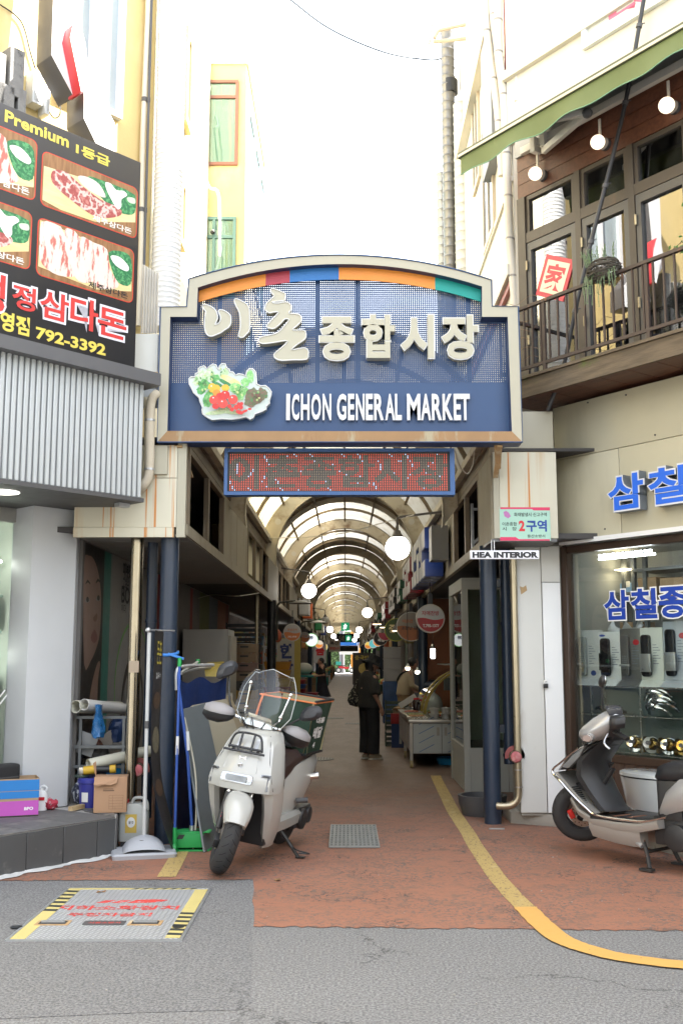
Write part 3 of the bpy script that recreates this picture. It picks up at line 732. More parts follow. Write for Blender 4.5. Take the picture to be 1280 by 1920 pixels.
def ends():
 t=gal[-1];FY=9.0
 z0=P(250,1008,FY).z
 xa=P(140,1000,FY).x;xb=P(334,900,FY).x
 zt=P(280,628,FY).z
 zm=P(200,990,FY).z
 MB().box(xa,xb-.004,FY-.03,FY+.02,zm+.004,P(250,898,FY).z).build('front_panel',CREAMR,t,I4)
 MB().box(P(262,850,FY).x,xb-.004,FY-.03,FY+.02,P(250,898,FY).z+.006,P(250,836,FY).z).build('front_panel',CREAMR,t,I4)
 MB().box(xa,xb-.02,FY-.045,FY+.02,z0,zm).build('drip_edge',CREAMR,t,I4)
 MB().box(xb,P(350,900,FY).x,FY-.035,FY+.03,z0,ZT-.02).build('corner_trim',CREAM,t,I4)
 MB().box(P(286,880,FY).x,P(316,880,FY).x,FY-.06,FY-.031,P(300,891,FY).z,P(300,838,FY).z).build('access_plate',CREAM,t,I4)
 STN=pm('pale_panel_peeling',(.52,.55,.55),.5,var=.06,stains=(((.20,.21,.23),4.5,.64,.68,(1,1,.7)),((.50,.25,.08),7,.66,.78,(1,1,.06))))
 MB().box(P(236,660,FY).x,P(297,660,FY).x,FY-.03,FY+.3,P(280,690,FY).z-.3,zt).build('upper_panel',STN,t,I4)
 MB().box(P(262,720,FY).x,P(300,720,FY).x,FY-.05,FY-.031,P(280,728,FY).z,P(280,700,FY).z).build('rusty_patch',RUST,t,I4)
 b=MB()
 for k in range(14):y=FY+.05+k*.42;b.box(-2.40,XL-.02,y,y+.40,ZB-.035,ZB-.012)
 b.build('soffit_strip',pm('soffit_strip',(.20,.195,.18),.6,var=.1),t,I4)
 t=gal[1]
 FX=9.52
 xa,xb=P(924,950,FX).x,P(1043,950,FX).x;z0=P(980,1010,FX).z;zm=P(980,849,FX).z
 MB().box(xa,P(935,950,FX).x,FX-.035,FX+.02,z0,zm).build('corner_trim',CREAM,t,I4)
 MB().box(P(935,950,FX).x+.003,xb,FX-.03,FX+.42,z0,zm).build('front_panel',CREAMR,t,I4,bevel=.004)
 MB().box(P(944,800,FX).x,P(1037,800,FX).x,FX+.03,FX+.40,zm+.002,P(1000,770,FX).z).build('upper_panel',CREAM,t,I4,bevel=.004)
 b=MB();b.box(P(920,1020,FX).x,xb-.01,FX-.02,FX+.6,z0-.03,z0-.004)
 b.build('underside_tray',pm('tray_grey',(.13,.13,.13),.45,metal=.5,var=.2),t,I4)
 MB().box(XR+.002,P(924,950,FX).x+.02,FX+.0,FX+.9,ZB,ZT).build('end_panel',CREAMD,t,I4)
 b=MB()
 for y in(10.9,11.7):
  b.box(XR+.08,XR+.11,y,y+.04,ZB+.08,ZT-.2);b.bar((XR+.1,y,ZB+.2),(XR+.5,y,ZT-.3),.03,.03);b.box(XR+.1,XR+.5,y,y+.03,ZT-.28,ZT-.25)
 b.build('angle_bracket',GALV,t,I4)
ends()
FX=9.48
def ep(px,py):p=P(px,py,FX);return(p.x,p.z)
zs=thing('zone_plate','mint green notice plate with pink edges reading 2구역 on the cream box','notice',(ep(988,1014)[0],FX,ep(988,1014)[1]))
x0,z0=ep(937,1014);x1,z1=ep(1030,951)
MB().box(x0,x1,FX,FX+.008,z0,z1).build('plate',pm('mint',(.36,.58,.47),.5,var=.03),zs,I4)
PK=pm('pink_print',(.62,.03,.11),.5,var=.03)
MB().prism([ep(937,951.2),ep(1030,951.2),ep(1030,957),ep(1000,957),ep(996,954.5),ep(937,954.5)],FX-.001,FX).build('border',PK,zs,I4)
MB().prism([ep(937,1013.8),ep(1030,1013.8),ep(1030,1011),ep(972,1011),ep(966,1007),ep(937,1007)],FX-.001,FX).build('border',PK,zs,I4)
INK=pm('ink_black',(.02,.02,.022),.6);INKB=pm('ink_blue',(.012,.055,.28),.5);INKR=pm('ink_red',(.60,.02,.03),.5)
def ptext(s,xa,ya,xb,yb,m,bold,fr,par,name='lettering'):
 a,c=fr(xa,yb),fr(xb,ya);return text(s,a[0],c[0],a[1],c[1],FX-.0015,bold=bold).build(name,m,par,I4,fixn=False)
ptext('화재발생시 신고구역',963,961,1024,968.5,INK,.015,ep,zs)
ptext('이촌종합',941,979,968,986,INK,.012,ep,zs);ptext('시   장',941,988,968,995,INK,.012,ep,zs)
ptext('구역',986,975,1024,997,INKB,.035,ep,zs);ptext('2',972,976,983,996,INKR,.04,ep,zs);ptext('용산소방서',988,1002,1021,1008,INK,.01,ep,zs)
MB().prism([ep(943,960),ep(948,958),ep(953,961),ep(957,968),ep(952,972),ep(945,968)],FX-.001,FX).build('flame_print',pm('flame_print',(.45,.16,.38),.5),zs,I4)
HY=9.40
hp=lambda px,py:(P(px,py,HY).x,P(px,py,HY).z)
hb=thing('name_board','white hanging board with bold black letters HEA INTERIOR beside the right column','sign',(hp(946,1049)[0],HY,hp(946,1049)[1]))
MB().box(hp(881,1040)[0],hp(1010,1040)[0],HY,HY+.05,hp(940,1048)[1],hp(940,1032)[1]).build('board',pm('board_white',(.80,.80,.84),.4,var=.02),hb,I4,bevel=.004)
a,c_=hp(885,1046),hp(1008,1034.5)
text('HEA INTERIOR',a[0],c_[0],a[1],c_[1],HY-.0015,bold=.06).build('lettering',INK,hb,I4,fixn=False)
b=MB()
for px in(921,926):p=P(px,1030,HY+.02);b.cyl((p.x,HY+.02,p.z-.02),(p.x,HY+.02,p.z+.08),.004,n=6)
b.build('hanger_rod',WHITEP,hb,I4)
# --------- columns
def column(x,y,r,h,label,z=0,m=None,grp=None):
 t=thing('column',label,'column',(x,y,0),group=grp)
 MB().cyl((0,0,z),(0,0,h),r,n=28).build('shaft',m or NAVY,t,smooth=True)
 return t
pl0=G(307,1598);pr0=G(926,1547)
cl=column(P(316,1160,9.12).x,9.12,.080,ZB,'thick navy steel column on the left with a blue ribbon tied round it')
cr=column(pr0.x,pr0.y+.08,.083,ZB,'thick navy steel column under the HEA INTERIOR board')
b=MB();b.tube([Vector((.09*math.cos(a),.09*math.sin(a),1.62+.02*math.sin(a))) for a in[k*PI/10 for k in range(20)]],.014,6,closed=True)
b.tube(cat2([(.02,-.088,1.61),(.1,-.1,1.585),(.16,-.11,1.565)]),.012,6)
b.build('ribbon',pm('blue_ribbon',(.05,.22,.62),.5),cl)
def drain(x,y,r,h,label,z0=0.15):
 t=thing('drain_pipe',label,'pipe',(x,y,0))
 MB().cyl((0,0,z0),(0,0,h),r,n=20).build('shaft',NAVY,t,smooth=True)
 b=MB()
 for z in(.62,1.9):b.cyl((0,0,z),(0,0,z+.03),r+.008,n=20)
 b.build('collar',NAVY,t,smooth=True)
 return t
p=P(287,1100,9.6);drain(p.x,9.55,.048,ZB,'thin navy drain pipe behind the left column')
p=P(948,1200,10.35);dp=drain(p.x,10.3,.055,ZB,'thin navy drain pipe right of the right column',.55)
b=MB();b.box(-.20,.10,-.02,.05,2.28,2.36);b.box(-.15,.12,-.03,.05,.85,.93);b.build('bracket',NAVY,dp)
for k in range(8):
 y=19.8+10.6*k
 column(XL-.02,y,.085,ZB,'dark navy columns carrying the left gallery deeper in the arcade',m=BLACK if k==0 else NAVY,grp='columns along the left of the arcade')
 column(XR+.02,y-1.2,.085,ZB,'dark navy columns carrying the right gallery deeper in the arcade',grp='columns along the right of the arcade')
 # --------- vaulted roof
roof=thing('arcade_roof','long vaulted arcade roof of cream steel arches and milky translucent panels','roof',(XC,FY,ZT))
HW=1.50;RISE=1.21
Rr=(HW**2+RISE**2)/(2*RISE);ZC=ZT+RISE-Rr;A0=math.asin(HW/Rr)
if ZC>ZT:A0=PI-A0
def vault(r,n,a=None):
 a=A0 if a is None else a
 return[(XC+r*math.sin(-a+2*a*k/n),ZC+r*math.cos(-a+2*a*k/n)) for k in range(n+1)]
mp=bpy.data.materials.new('milky_polycarbonate');mp.use_nodes=True;nt=mp.node_tree;nt.nodes.remove(nt.nodes['Principled BSDF'])
co=coords(nt,True)
cc=mixc(nt,ramp(nt,noise(nt,coords(nt,True,(1,.5,1)),2.2,5,.65),.45,.78),(.66,.63,.54),(.48,.42,.30))
df=nd(nt,'ShaderNodeBsdfDiffuse');tl=nd(nt,'ShaderNodeBsdfTranslucent')
nt.links.new(cc,df.inputs[0]);nt.links.new(cc,tl.inputs[0])
mx=nd(nt,'ShaderNodeMixShader');mx.inputs[0].default_value=.62
nt.links.new(df.outputs[0],mx.inputs[1]);nt.links.new(tl.outputs[0],mx.inputs[2]);nt.links.new(mx.outputs[0],nt.nodes['Material Output'].inputs[0])
POLY=mp
OPAQ=pm('roof_sheet_beige',(.44,.39,.29),.6,var=.15,stains=(((.2,.14,.08),2.5,.55,.8,(1,.4,1)),))
RIB=pm('arch_rib_cream',(.48,.42,.305),.55,var=.12,scale=2,stains=(((.17,.105,.055),3.0,.52,.78,(1,1,1)),))
PUR=pm('purlin_brown',(.20,.15,.09),.6,var=.2)
ribs=[12.4+5.55*k for k in range(18)]
sk=vault(Rr+.02,24)
def sheet(y0,y1,m,name):
 b=MB();b.add([(x,y0,z) for x,z in sk]+[(x,y1,z) for x,z in sk],[(i,i+1,i+26,i+25) for i in range(24)]);return b.build(name,m,roof,I4,smooth=True)
ys=[9.55]+ribs+[YE]
for k in range(len(ys)-1):
 a,c=ys[k],ys[k+1]
 if k in(2,):cuts=[(a,a+.5,POLY),(a+.5,a+3.0,OPAQ),(a+3.0,c,POLY)]
 elif k in(3,5):cuts=[(a,a+1.6,OPAQ),(a+1.6,a+3.6,POLY),(a+3.6,c,OPAQ)]
 elif k>=7:cuts=[(a,a+3.4,OPAQ),(a+3.4,c,POLY)]
 else:cuts=[(a,c,POLY)]
 for u,w,m in cuts:sheet(u,w,m,'roof_panel')
def ribmesh():
 N=32
 o=vault(Rr-.002,N)
 inn=[]
 hi,ri=HW-.30,RISE-.20
 Ri=(hi**2+(RISE+.0)**2)/(2*(RISE+.0));zi=ZT+RISE-.21-Ri
 ai=PI/2+.16
 for k in range(N+1):
  a=-ai+2*ai*k/N;inn.append((XC+Ri*math.sin(a),zi+Ri*math.cos(a)))
 b=MB();t=.035
 for yy in(-t,t):
  b.add([(x,yy,z) for x,z in o]+[(x,yy,z) for x,z in inn],[(i,i+1,N+2+i,N+1+i) for i in range(N)])
 b.add([(x,-t-.04,z) for x,z in inn]+[(x,t+.04,z) for x,z in inn],[(i,i+1,N+2+i,N+1+i) for i in range(N)])
 b.add([(inn[0][0],-t,inn[0][1]),(o[0][0],-t,o[0][1]),(o[0][0],t,o[0][1]),(inn[0][0],t,inn[0][1])],[(0,1,2,3)])
 return b,o,inn
rb,oo,ii=ribmesh()
holes=[]
for k,r in((5,.055),(12,.035),(20,.035),(27,.055)):
 holes.append(((oo[k][0]+ii[k][0])/2,(oo[k][1]+ii[k][1])/2,r))
first=None
for y in ribs:
 if first is None:
  first=rb.build('arch_rib',RIB,roof,Matrix.Translation((0,y,0)),fixn=False);first['y']=0;del first['y'];o=first
  WM0=y
 else:
  o=first.copy();COL.objects.link(o);o.location=(0,y-WM0,0)
hb_=MB()
for(x,z,r) in holes:hb_.prism(disc(x,z,r,n=16),-.037,-.0365);hb_.prism(disc(x,z,r,n=16),.0365,.037)
for sx in(-1,1):
 for k in range(3):
  q=oo[0] if sx<0 else oo[-1];hb_.ball((q[0]-sx*(.10+.01*k),-.04,q[1]+.02+.085*k),(.022,.012,.022),8,6)
hm=emitm('hole_sky',(.55,.53,.48),.0);HOLE=pm('rib_hole',(.50,.47,.40),.6)
f2=None
for y in ribs[:9]:
 if f2 is None:f2=hb_.build('rib_hole',HOLE,roof,Matrix.Translation((0,y,0)));y0_=y
 else:o=f2.copy();COL.objects.link(o);o.location=(0,y-y0_,0)
la=MB()
oo2=vault(Rr-.005,24);ii2=vault(Rr-.055,24)
for yy in(-.025,.025):la.add([(x,yy,z) for x,z in oo2]+[(x,yy,z) for x,z in ii2],[(i,i+1,26+i,25+i) for i in range(24)])
la.add([(x,-.025,z) for x,z in ii2]+[(x,.025,z) for x,z in ii2],[(i,i+1,26+i,25+i) for i in range(24)])
f3=None
for y in[9.6,10.5,11.45]+[r+5.55*q for r in ribs[:-1] for q in(.33,.66)]:
 if f3 is None:f3=la.build('purlin_arch',PUR,roof,Matrix.Translation((0,y,0)),fixn=False);y0_=y
 else:o=f3.copy();COL.objects.link(o);o.location=(0,y-y0_,0)
for k in(5,8.5,12,15.5,19):
 a=-A0+2*A0*k/24;x,z=XC+(Rr-.03)*math.sin(a),ZC+(Rr-.03)*math.cos(a)
 MB().box(x-.018,x+.018,9.6,YE,z-.02,z+.02).build('long_bar',PUR,roof,I4)
for s,X in((-1,XL),(1,XR)):
 MB().box(X+s*.06,X-s*.10,9.6,YE,ZT+.05,ZT+.13).build('gutter_beam',RIB,roof,I4)
for s in(-1,1):
 t=thing('rear_light_blocker','unseen building behind the %s row of market stalls, added to shape light on the roof'%('left' if s<0 else 'right'),'building',(s*6,18.3,0))  # unseen blocks added to keep direct sun off the arcade roof
 MB().box(s*3.2,s*11,18.3 if s<0 else 16.0,YE,2.9,9.2).build('wall',pm('rear_render',(.35,.33,.29),.8),t,I4)
 # --------- globe lamps
GLOB=emitm('lamp_glow',(1.0,.95,.87),3.5);GLOBOFF=pm('globe_opal',(.72,.70,.64),.3,var=.05)
ARM=pm('lamp_arm',(.10,.09,.08),.5)
def globe(Y,side,lit,label,drop=.0,grp='globe lamps of the arcade'):
 X=XL if side<0 else XR
 x=-.80 if side<0 else .69;z=3.03+drop;r=.163
 t=thing('globe_lamp',label,'lamp',(x,Y,z),group=grp)
 MB().ball((0,0,0),r,28,18).build('globe',GLOB if lit else GLOBOFF,t,smooth=True)
 MB().lathe([(.001,r+.075),(.035,r+.07),(.05,r+.03),(.085,r-.015),(.09,r-.035),(.001,r-.035)],20).build('cap',ARM,t,smooth=True)
 dx=(X-x)
 b=MB().tube(cat2([(0,0,r+.06),(0,0,r+.20),(.04*(1 if dx>0 else-1),0,r+.25),(dx*.5,0,r+.29),(dx,0,r+.33)],5),.016,8)
 b.cyl((dx-.0,0,r+.33),(dx+(.03 if dx>0 else-.03),0,r+.33),.06,n=12);b.build('arm',ARM,t,smooth=True)
 return t
globe(13.6,1,True,'nearest lit white globe lamp on a bent arm at the right of the vault')
globe(22.3,-1,True,'lit white globe lamp on the left gallery, nearest of the left row')
globe(33,1,True,'second lit white globe lamp along the right gallery')
globe(40,-1,False,'unlit milky globe lamp on the left gallery beyond the lit one')
for k,(y,s) in enumerate(((52,-1),(53,1),(66,1),(68,-1),(82,1),(88,-1))):
 globe(y,s,True,'%s small far lit globe lamp on the %s side near the end of the arcade'%(['nearest','nearest','middle','middle','farthest','farthest'][k],'left' if s<0 else 'right'),grp='far globe lamps at the end of the arcade')
 # --------- left: tiled step, corner building, signs
YEL=pm('yellow_render',(.60,.46,.20),.75,var=.06,bump=.15,bscale=40,stains=(((.70,.58,.33),1.5,.5,.8,(1,1,.4)),((.35,.27,.12),5,.66,.85,(1,1,.2))))
PALESUN=pm('pale_sunlit_render',(.72,.66,.48),.75,var=.05,bump=.15,bscale=40)  # yellow made paler on side walls for sun on them; also pale conduits
STEPT=pm('slate_tile',(.075,.077,.078),.5,var=.16,scale=5,stains=(((.16,.155,.145),6,.62,.8,(1,1,1)),))
STEPTOP=pm('slate_tile_dusty',(.125,.122,.118),.6,var=.15,scale=4,stains=(((.20,.19,.17),5,.55,.75,(1,1,1)),))
GROUT=pm('grout',(.42,.41,.38),.8,var=.1)
s0,s1=G(-200,1700),G(212,1604)
s0=Vector((-3.6,6.18,0));s1=Vector((-1.86,8.57,0));sd=(s1-s0).normalized();sn=Vector((sd.y,-sd.x,0))
SF=Frame(s1.x,s1.y,math.degrees(math.atan2(sd.y,sd.x)))
SH=.30
stp=structure(MB().slab([(s0.x,s0.y),(s1.x,s1.y),(-2.02,9.42),(-2.45,9.5),(-6,9.5),(-6,6.6)],.0,SH-.006).build('step',GROUT,origin=(s1.x,s1.y,0)))
WM[stp.name]=Matrix.Translation(s1)
xs=[-2.6,-2.2,-1.79,-1.37,-.958,-.66,-.335,-.012]
xs=[SF.xz(px,1600)[0] for px in(-170,-100,-30,48,117,180)]+[-.008]
for a,c in zip(xs,xs[1:]):
 MB().box(a+.004,c-.004,-.012,.004,.012,SH-.010).build('tile',STEPT,stp,SF.m,bevel=.002,segs=1)
for i in range(8):
 for j in range(2):
  MB().box(-.012-.41*(i+1)+.003,-.012-.41*i-.003,-.010+.41*j+.003,-.010+.41*(j+1)-.003,SH-.006,SH+.004).build('tile',STEPTOP,stp,SF.m)
e=Vector((-2.02,9.42,0))-s1;el=e.length;EF=Frame(s1.x,s1.y,math.degrees(math.atan2(e.y,e.x)))
for k in range(2):MB().box(el*k/2+.004,el*(k+1)/2-.004,-.012,.003,.012,SH-.01).build('tile',STEPT,stp,EF.m)
MB().slab([(s1.x-.02,s1.y+.03),(-2.04,9.40),(-2.42,9.48),(-2.2,8.9),(s1.x-.22,s1.y+.2)],SH-.005,SH+.0035).build('tile',STEPTOP,stp,Matrix.Identity(4))
b=MB();N=44;top=[];bot=[]
for k in range(N+1):
 x=-2.0+2.0*k/N;w=.055+rr0.uniform(-.015,.02)+.02*math.sin(k*.7)
 top.append((x,-.006,.022+rr0.uniform(-.006,.006)));bot.append((x,-.012-w,.010))
b.add(top+bot,[(i,i+1,N+2+i,N+1+i) for i in range(N)])
structure(b.build('mortar_strip',pm('mortar',(.55,.55,.53),.85,var=.12,scale=14,bump=.4,bscale=60),None,SF.m))
C0=LF.m@Vector((.0,1.48,0));
C0=Vector((-2.10,10.46,0))
bl=thing('corner_building','yellow rendered corner building with a ribbed grey shop fascia on the left','building',(C0.x,C0.y,0))
UO=(LF.inv@C0).y;UX=(LF.inv@C0).x
w1=LF.m@Vector((-12,UO,0))
MB().slab([(C0.x,C0.y),(w1.x,w1.y),(-14,14.8),(C0.x,14.8)],2.97,13.0).build('wall',YEL,bl,I4)
MB().box(C0.x+.001,C0.x+.012,C0.y+.01,14.79,2.97,13.0).build('side_wall',PALESUN,bl,I4)
wx0,wz0=LF.xz(160,190,UO);wx1,wz1=LF.xz(228,75,UO)
WFR=pm('window_frame_white',(.72,.73,.73),.4,var=.04)
def window(par,fr,x0,x1,z0,z1,off,nv,m,glass,w=.05,dep=.05,nh=0,name='window'):
 b=MB();b.box(x0,x1,off-dep,off-.001,z0,z0+w);b.box(x0,x1,off-dep,off-.001,z1-w,z1)
 for k in range(nv+1):
  x=x0+(x1-x0-w)*k/nv;b.box(x,x+w,off-dep+.002,off-.001,z0+w,z1-w)
 for k in range(nh):z=z0+(z1-z0)*(k+1)/(nh+1);b.box(x0+w,x1-w,off-dep+.004,off-.001,z-w/2,z+w/2)
 o=b.build(name,m,par,fr.m)
 MB().box(x0+w*.5,x1-w*.5,off-.016,off-.002,z0+w*.5,z1-w*.5).build('pane',glass,o,fr.m)
 return o
PANE=pm('pane_pale',(.34,.40,.42),.06,var=.15,scale=1.5,spec=.8)
window(bl,LF,wx0-.35,wx1,wz0-.05,wz0+1.8,UO,2,WFR,PANE,.06,.07)
for(px0,px1,py0,py1) in((337,350,82,225),(326,338,350,452)):
 q0=PX(px0,py1,C0.x);q1=PX(px1,py0,C0.x)
 b=MB()
 b.box(C0.x+.01,C0.x+.09,q0.y,q0.y+.10,q0.z,q1.z);b.box(C0.x+.01,C0.x+.09,q1.y-.10,q1.y,q0.z,q1.z)
 b.box(C0.x+.01,C0.x+.09,q0.y+.1,q1.y-.1,q0.z,q0.z+.1);b.box(C0.x+.01,C0.x+.09,q0.y+.1,q1.y-.1,q1.z-.1,q1.z)
 o=b.build('window',YEL,bl,I4)
 MB().box(C0.x+.012,C0.x+.02,q0.y+.1,q1.y-.1,q0.z+.1,q1.z-.1).build('pane',PANE,o,I4)
STONE=pm('grey_stone',(.19,.185,.175),.85,var=.25,scale=14,bump=.6,bscale=30,stains=(((.05,.05,.05),9,.6,.75,(1,1,1)),))
so=UO-.32
for(px0,px1,py0,py1) in((-60,14,100,160),(16,49,95,165),(-60,30,162,230),(32,52,168,235)):
 a,c=LF.xz(px0,py1+10,so),LF.xz(px1,py0+3,so);MB().box(a[0]+.004,c[0]-.004,so,UO,a[1],c[1]).build('stone',STONE,bl,LF.m,bevel=.006,segs=1)
fz0,fz1=2.93,3.93
GRYF=pm('fascia_grey',(.50,.525,.525),.45,var=.05,stains=(((.20,.18,.15),6,.66,.85,(1,1,.12)),))
MB().box(-3.2,-.028,.012,.05,fz0,fz1).build('fascia_sheet',pm('fascia_groove',(.23,.24,.245),.5,var=.06),bl,LF.m)
MB().box(-.040,-.026,.012,1.1,fz0,fz1).build('fascia_end',GRYF,bl,LF.m)
rib0=None
for k in range(58):
 x=-.052-.0525*k
 if rib0 is None:
  rb_=MB().prism([(-.019,0),(.019,0),(.019,fz1-fz0-.004),(-.019,fz1-fz0-.004)],-.004,.0115)
  rib0=rb_.build('cladding_rib',GRYF,bl,LF.m@Matrix.Translation((x,0,fz0+.002)),bevel=.006,segs=1);x00=x
 else:
  o=rib0.copy();COL.objects.link(o);o.location=LF.m.to_3x3()@Vector((x-x00,0,0))
LEDG=pm('ledge_grey',(.115,.115,.12),.45,var=.08)
lz1=LF.xz(288,697,-.1)[1];lz0b=LF.xz(288,720,-.1)[1]
MB().prism([(-.10,lz0b),(-.10,lz1),(.30,lz1-.002),(.30,lz0b)],-3.2,.072).xf(Matrix.Rotation(PI/2,4,'Z')@Matrix.Scale(-1,4,(0,1,0))).build('ledge',LEDG,bl,LF.m)
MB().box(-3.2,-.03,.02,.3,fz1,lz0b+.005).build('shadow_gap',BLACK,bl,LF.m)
SOF2=pm('soffit_grey',(.085,.083,.082),.55,var=.08)
MB().box(-3.2,-.010,-.014,1.30,fz0-.035,fz0-.001).build('soffit',SOF2,bl,LF.m)
p=LF.hit(5,921,0.36);dlz=fz0-.037
d=MB().slab(disc(p.x,.36,.135,n=28),dlz-.004,dlz);d.build('downlight',emitm('downlight_glow',(1,.96,.88),1.6),bl,LF.m)
b=MB();b.box(-.16,-.05,.13,.20,fz0-.07,fz0-.036);b.build('vent_slot',GALV,bl,LF.m)
GPIL=pm('pillar_grey',(.57,.585,.595),.5,var=.04,stains=(((.25,.25,.24),3,.66,.85,(1,1,.3)),))
pp=[(-2.42,9.18),(-2.72,8.85),(-2.97,9.08),(-2.75,9.6),(-2.445,9.37)]
MB().slab(pp,SH+.002,fz0-.036).build('pillar',GPIL,bl,I4,bevel=.004)
SWO=1.14
sx1=LF.hit(50,960,SWO).x
b=MB();b.box(sx1-.05,sx1+.02,SWO-.02,SWO+.05,SH+.002,fz0-.036);b.box(-4,sx1-.05,SWO-.02,SWO+.05,fz0-.16,fz0-.036);b.box(-4,sx1-.05,SWO-.02,SWO+.05,SH+.002,SH+.12)
b.build('shop_frame',pm('steel_frame',(.40,.39,.36),.35,metal=.8,var=.1),bl,LF.m)
MB().box(-4,sx1-.05,SWO+.01,SWO+.02,SH+.12,fz0-.16).build('shop_glass',glassm('shop_glass_left',(.90,.95,.92),1.0),bl,LF.m)
INT=pm('shop_interior',(.50,.52,.47),.6,var=.06)
b=MB();b.box(-4,sx1+.02,SWO+.75,SWO+.8,SH,fz0-.036);b.box(sx1+.021,sx1+.05,SWO+.05,SWO+.75,SH,fz0-.036);b.box(-4,sx1+.02,SWO+.05,SWO+.75,SH,SH+.02);b.box(-4,sx1+.02,SWO+.05,SWO+.75,fz0-.06,fz0-.037)
b.build('interior',INT,bl,LF.m)
for z in(fz0-.50,1.60):
 MB().box(-4,sx1-.08,SWO+.25,SWO+.27,z,z+.02).build('light_tube',emitm('shop_tube',(1,.98,.92),14),bl,LF.m)
for k,z in enumerate((.62,1.0,1.38,1.80,2.12)):
 MB().box(-4,sx1-.02,SWO+.30,SWO+.70,z,z+.025).build('shelf',pm('shelf_glass_green',(.34,.42,.38),.3),bl,LF.m)
for z in(1.30,1.33,1.36):
 pass
b=MB()
for k in range(7):
 x=sx1-.07-k*.055;b.bar((x,SWO+.007,1.30),(x-.10,SWO+.007,1.18),.012,.003,(0,1,0))
b.build('glass_stripe',WHITEP,bl,LF.m)
cs=[(.45,.16,.08),(.70,.70,.68),(.10,.30,.50),(.60,.45,.40),(.75,.72,.66)]
def bottle(name,label,r,h,m,loc,grp,cap=None):
 t=thing(name,label,'bottle',loc,group=grp)
 MB().lathe([(.001,0),(r,0),(r,h*.68),(r*.45,h*.78),(r*.4,h*.86),(.001,h*.86)],12).build('body',m,t,smooth=True)
 MB().lathe([(r*.5,h*.84),(r*.5,h),(.001,h)],12).build('cap',cap or m,t)
 return t
k=0
for z in(.645,1.025,1.405,1.825):
 for x in(-.12,-.26,-.40):
  p=LF.m@Vector((sx1+x,SWO+.42,z));c_=cs[k%5]
  nm=['terracotta','white','blue','pink','cream'][k%5]
  if k%3==2:
   o=MB().box(-.06,.06,-.03,.03,0,.17).build('product_box',pm('product_%d'%(k%5),c_,.4),origin=(0,0,0));o.location=p;o.rotation_euler=(0,0,math.radians(47.7));tag(o,'small %s product box on a lit shelf of the left shop window, row %s'%(nm,['lowest','second','third','top'][k//3]),'box','products in the left shop window')
  else:bottle('product_bottle','%s bottle on the %s lit shelf of the left shop window, %s'%(nm,['lowest','second','third','top'][k//3],['nearest the frame','middle','furthest from the frame'][k%3]),.04,.22,pm('product_%d'%(k%5),c_,.4),p,'products in the left shop window')
  k+=1
  # --------- restaurant signboard
SO=.10
def lx(px,py,o=SO):return LF.xz(px,py,o)
mx0,mz1=-1.75,6.005;mx1=-.062;mz0=4.10
sg=fthing('restaurant_signboard','big black restaurant signboard with four meat photographs and red lettering on the left facade','sign',LF,-.9,SO,mz0)
MB().box(mx0-.4,mx1,SO,SO+.12,mz0,mz1).build('board',pm('sign_black',(.025,.024,.026),.35,var=.1),sg,LF.m,bevel=.004)
YL=pm('sign_yellow',(.72,.58,.10),.5,var=.03)
WOODP=woodm('print_wood',(.20,.09,.035),(.36,.19,.08),(9,1,1),.45,2.2)
BOARD=woodm('print_board',(.72,.55,.25),(.80,.66,.36),(1,1,6),.45,2)
GRN=gm('print_herbs',(.02,.16,.06),(.10,.36,.14),45);FAT=pm('print_fat',(.78,.66,.60),.45,var=.08,scale=25)
MEAT=pm('print_meat',(.36,.075,.07),.4,var=.25,scale=18,stains=(((.52,.20,.17),30,.50,.62,(1,1,1)),))
def veins(m,sc,col):
 nt=m.node_tree;b=nt.nodes['Principled BSDF'];v=nd(nt,'ShaderNodeTexVoronoi',feature='DISTANCE_TO_EDGE',Scale=sc);mx=nd(nt,'ShaderNodeMix',data_type='RGBA',blend_type='ADD');mx.inputs[0].default_value=.12;co=coords(nt,True);nz=nd(nt,'ShaderNodeTexNoise',Scale=14);nt.links.new(co,nz.inputs[0]);nt.links.new(co,mx.inputs[6]);nt.links.new(nz.outputs['Color'],mx.inputs[7]);nt.links.new(mx.outputs[2],v.inputs['Vector'])
 src=b.inputs['Base Color'].links[0].from_socket;nt.links.new(mixc(nt,ramp(nt,v.outputs['Distance'],.13,.03),src,col),b.inputs['Base Color'])
veins(MEAT,9,(.72,.52,.47))
BELLY=pm('print_belly',(.78,.64,.56),.4,var=.08,scale=18,stains=(((.52,.15,.12),13,.50,.60,(1.6,1.6,.45)),))
REDR=pm('print_red',(.66,.05,.03),.4);MUSH=pm('print_mushroom',(.80,.79,.74),.45,var=.04)
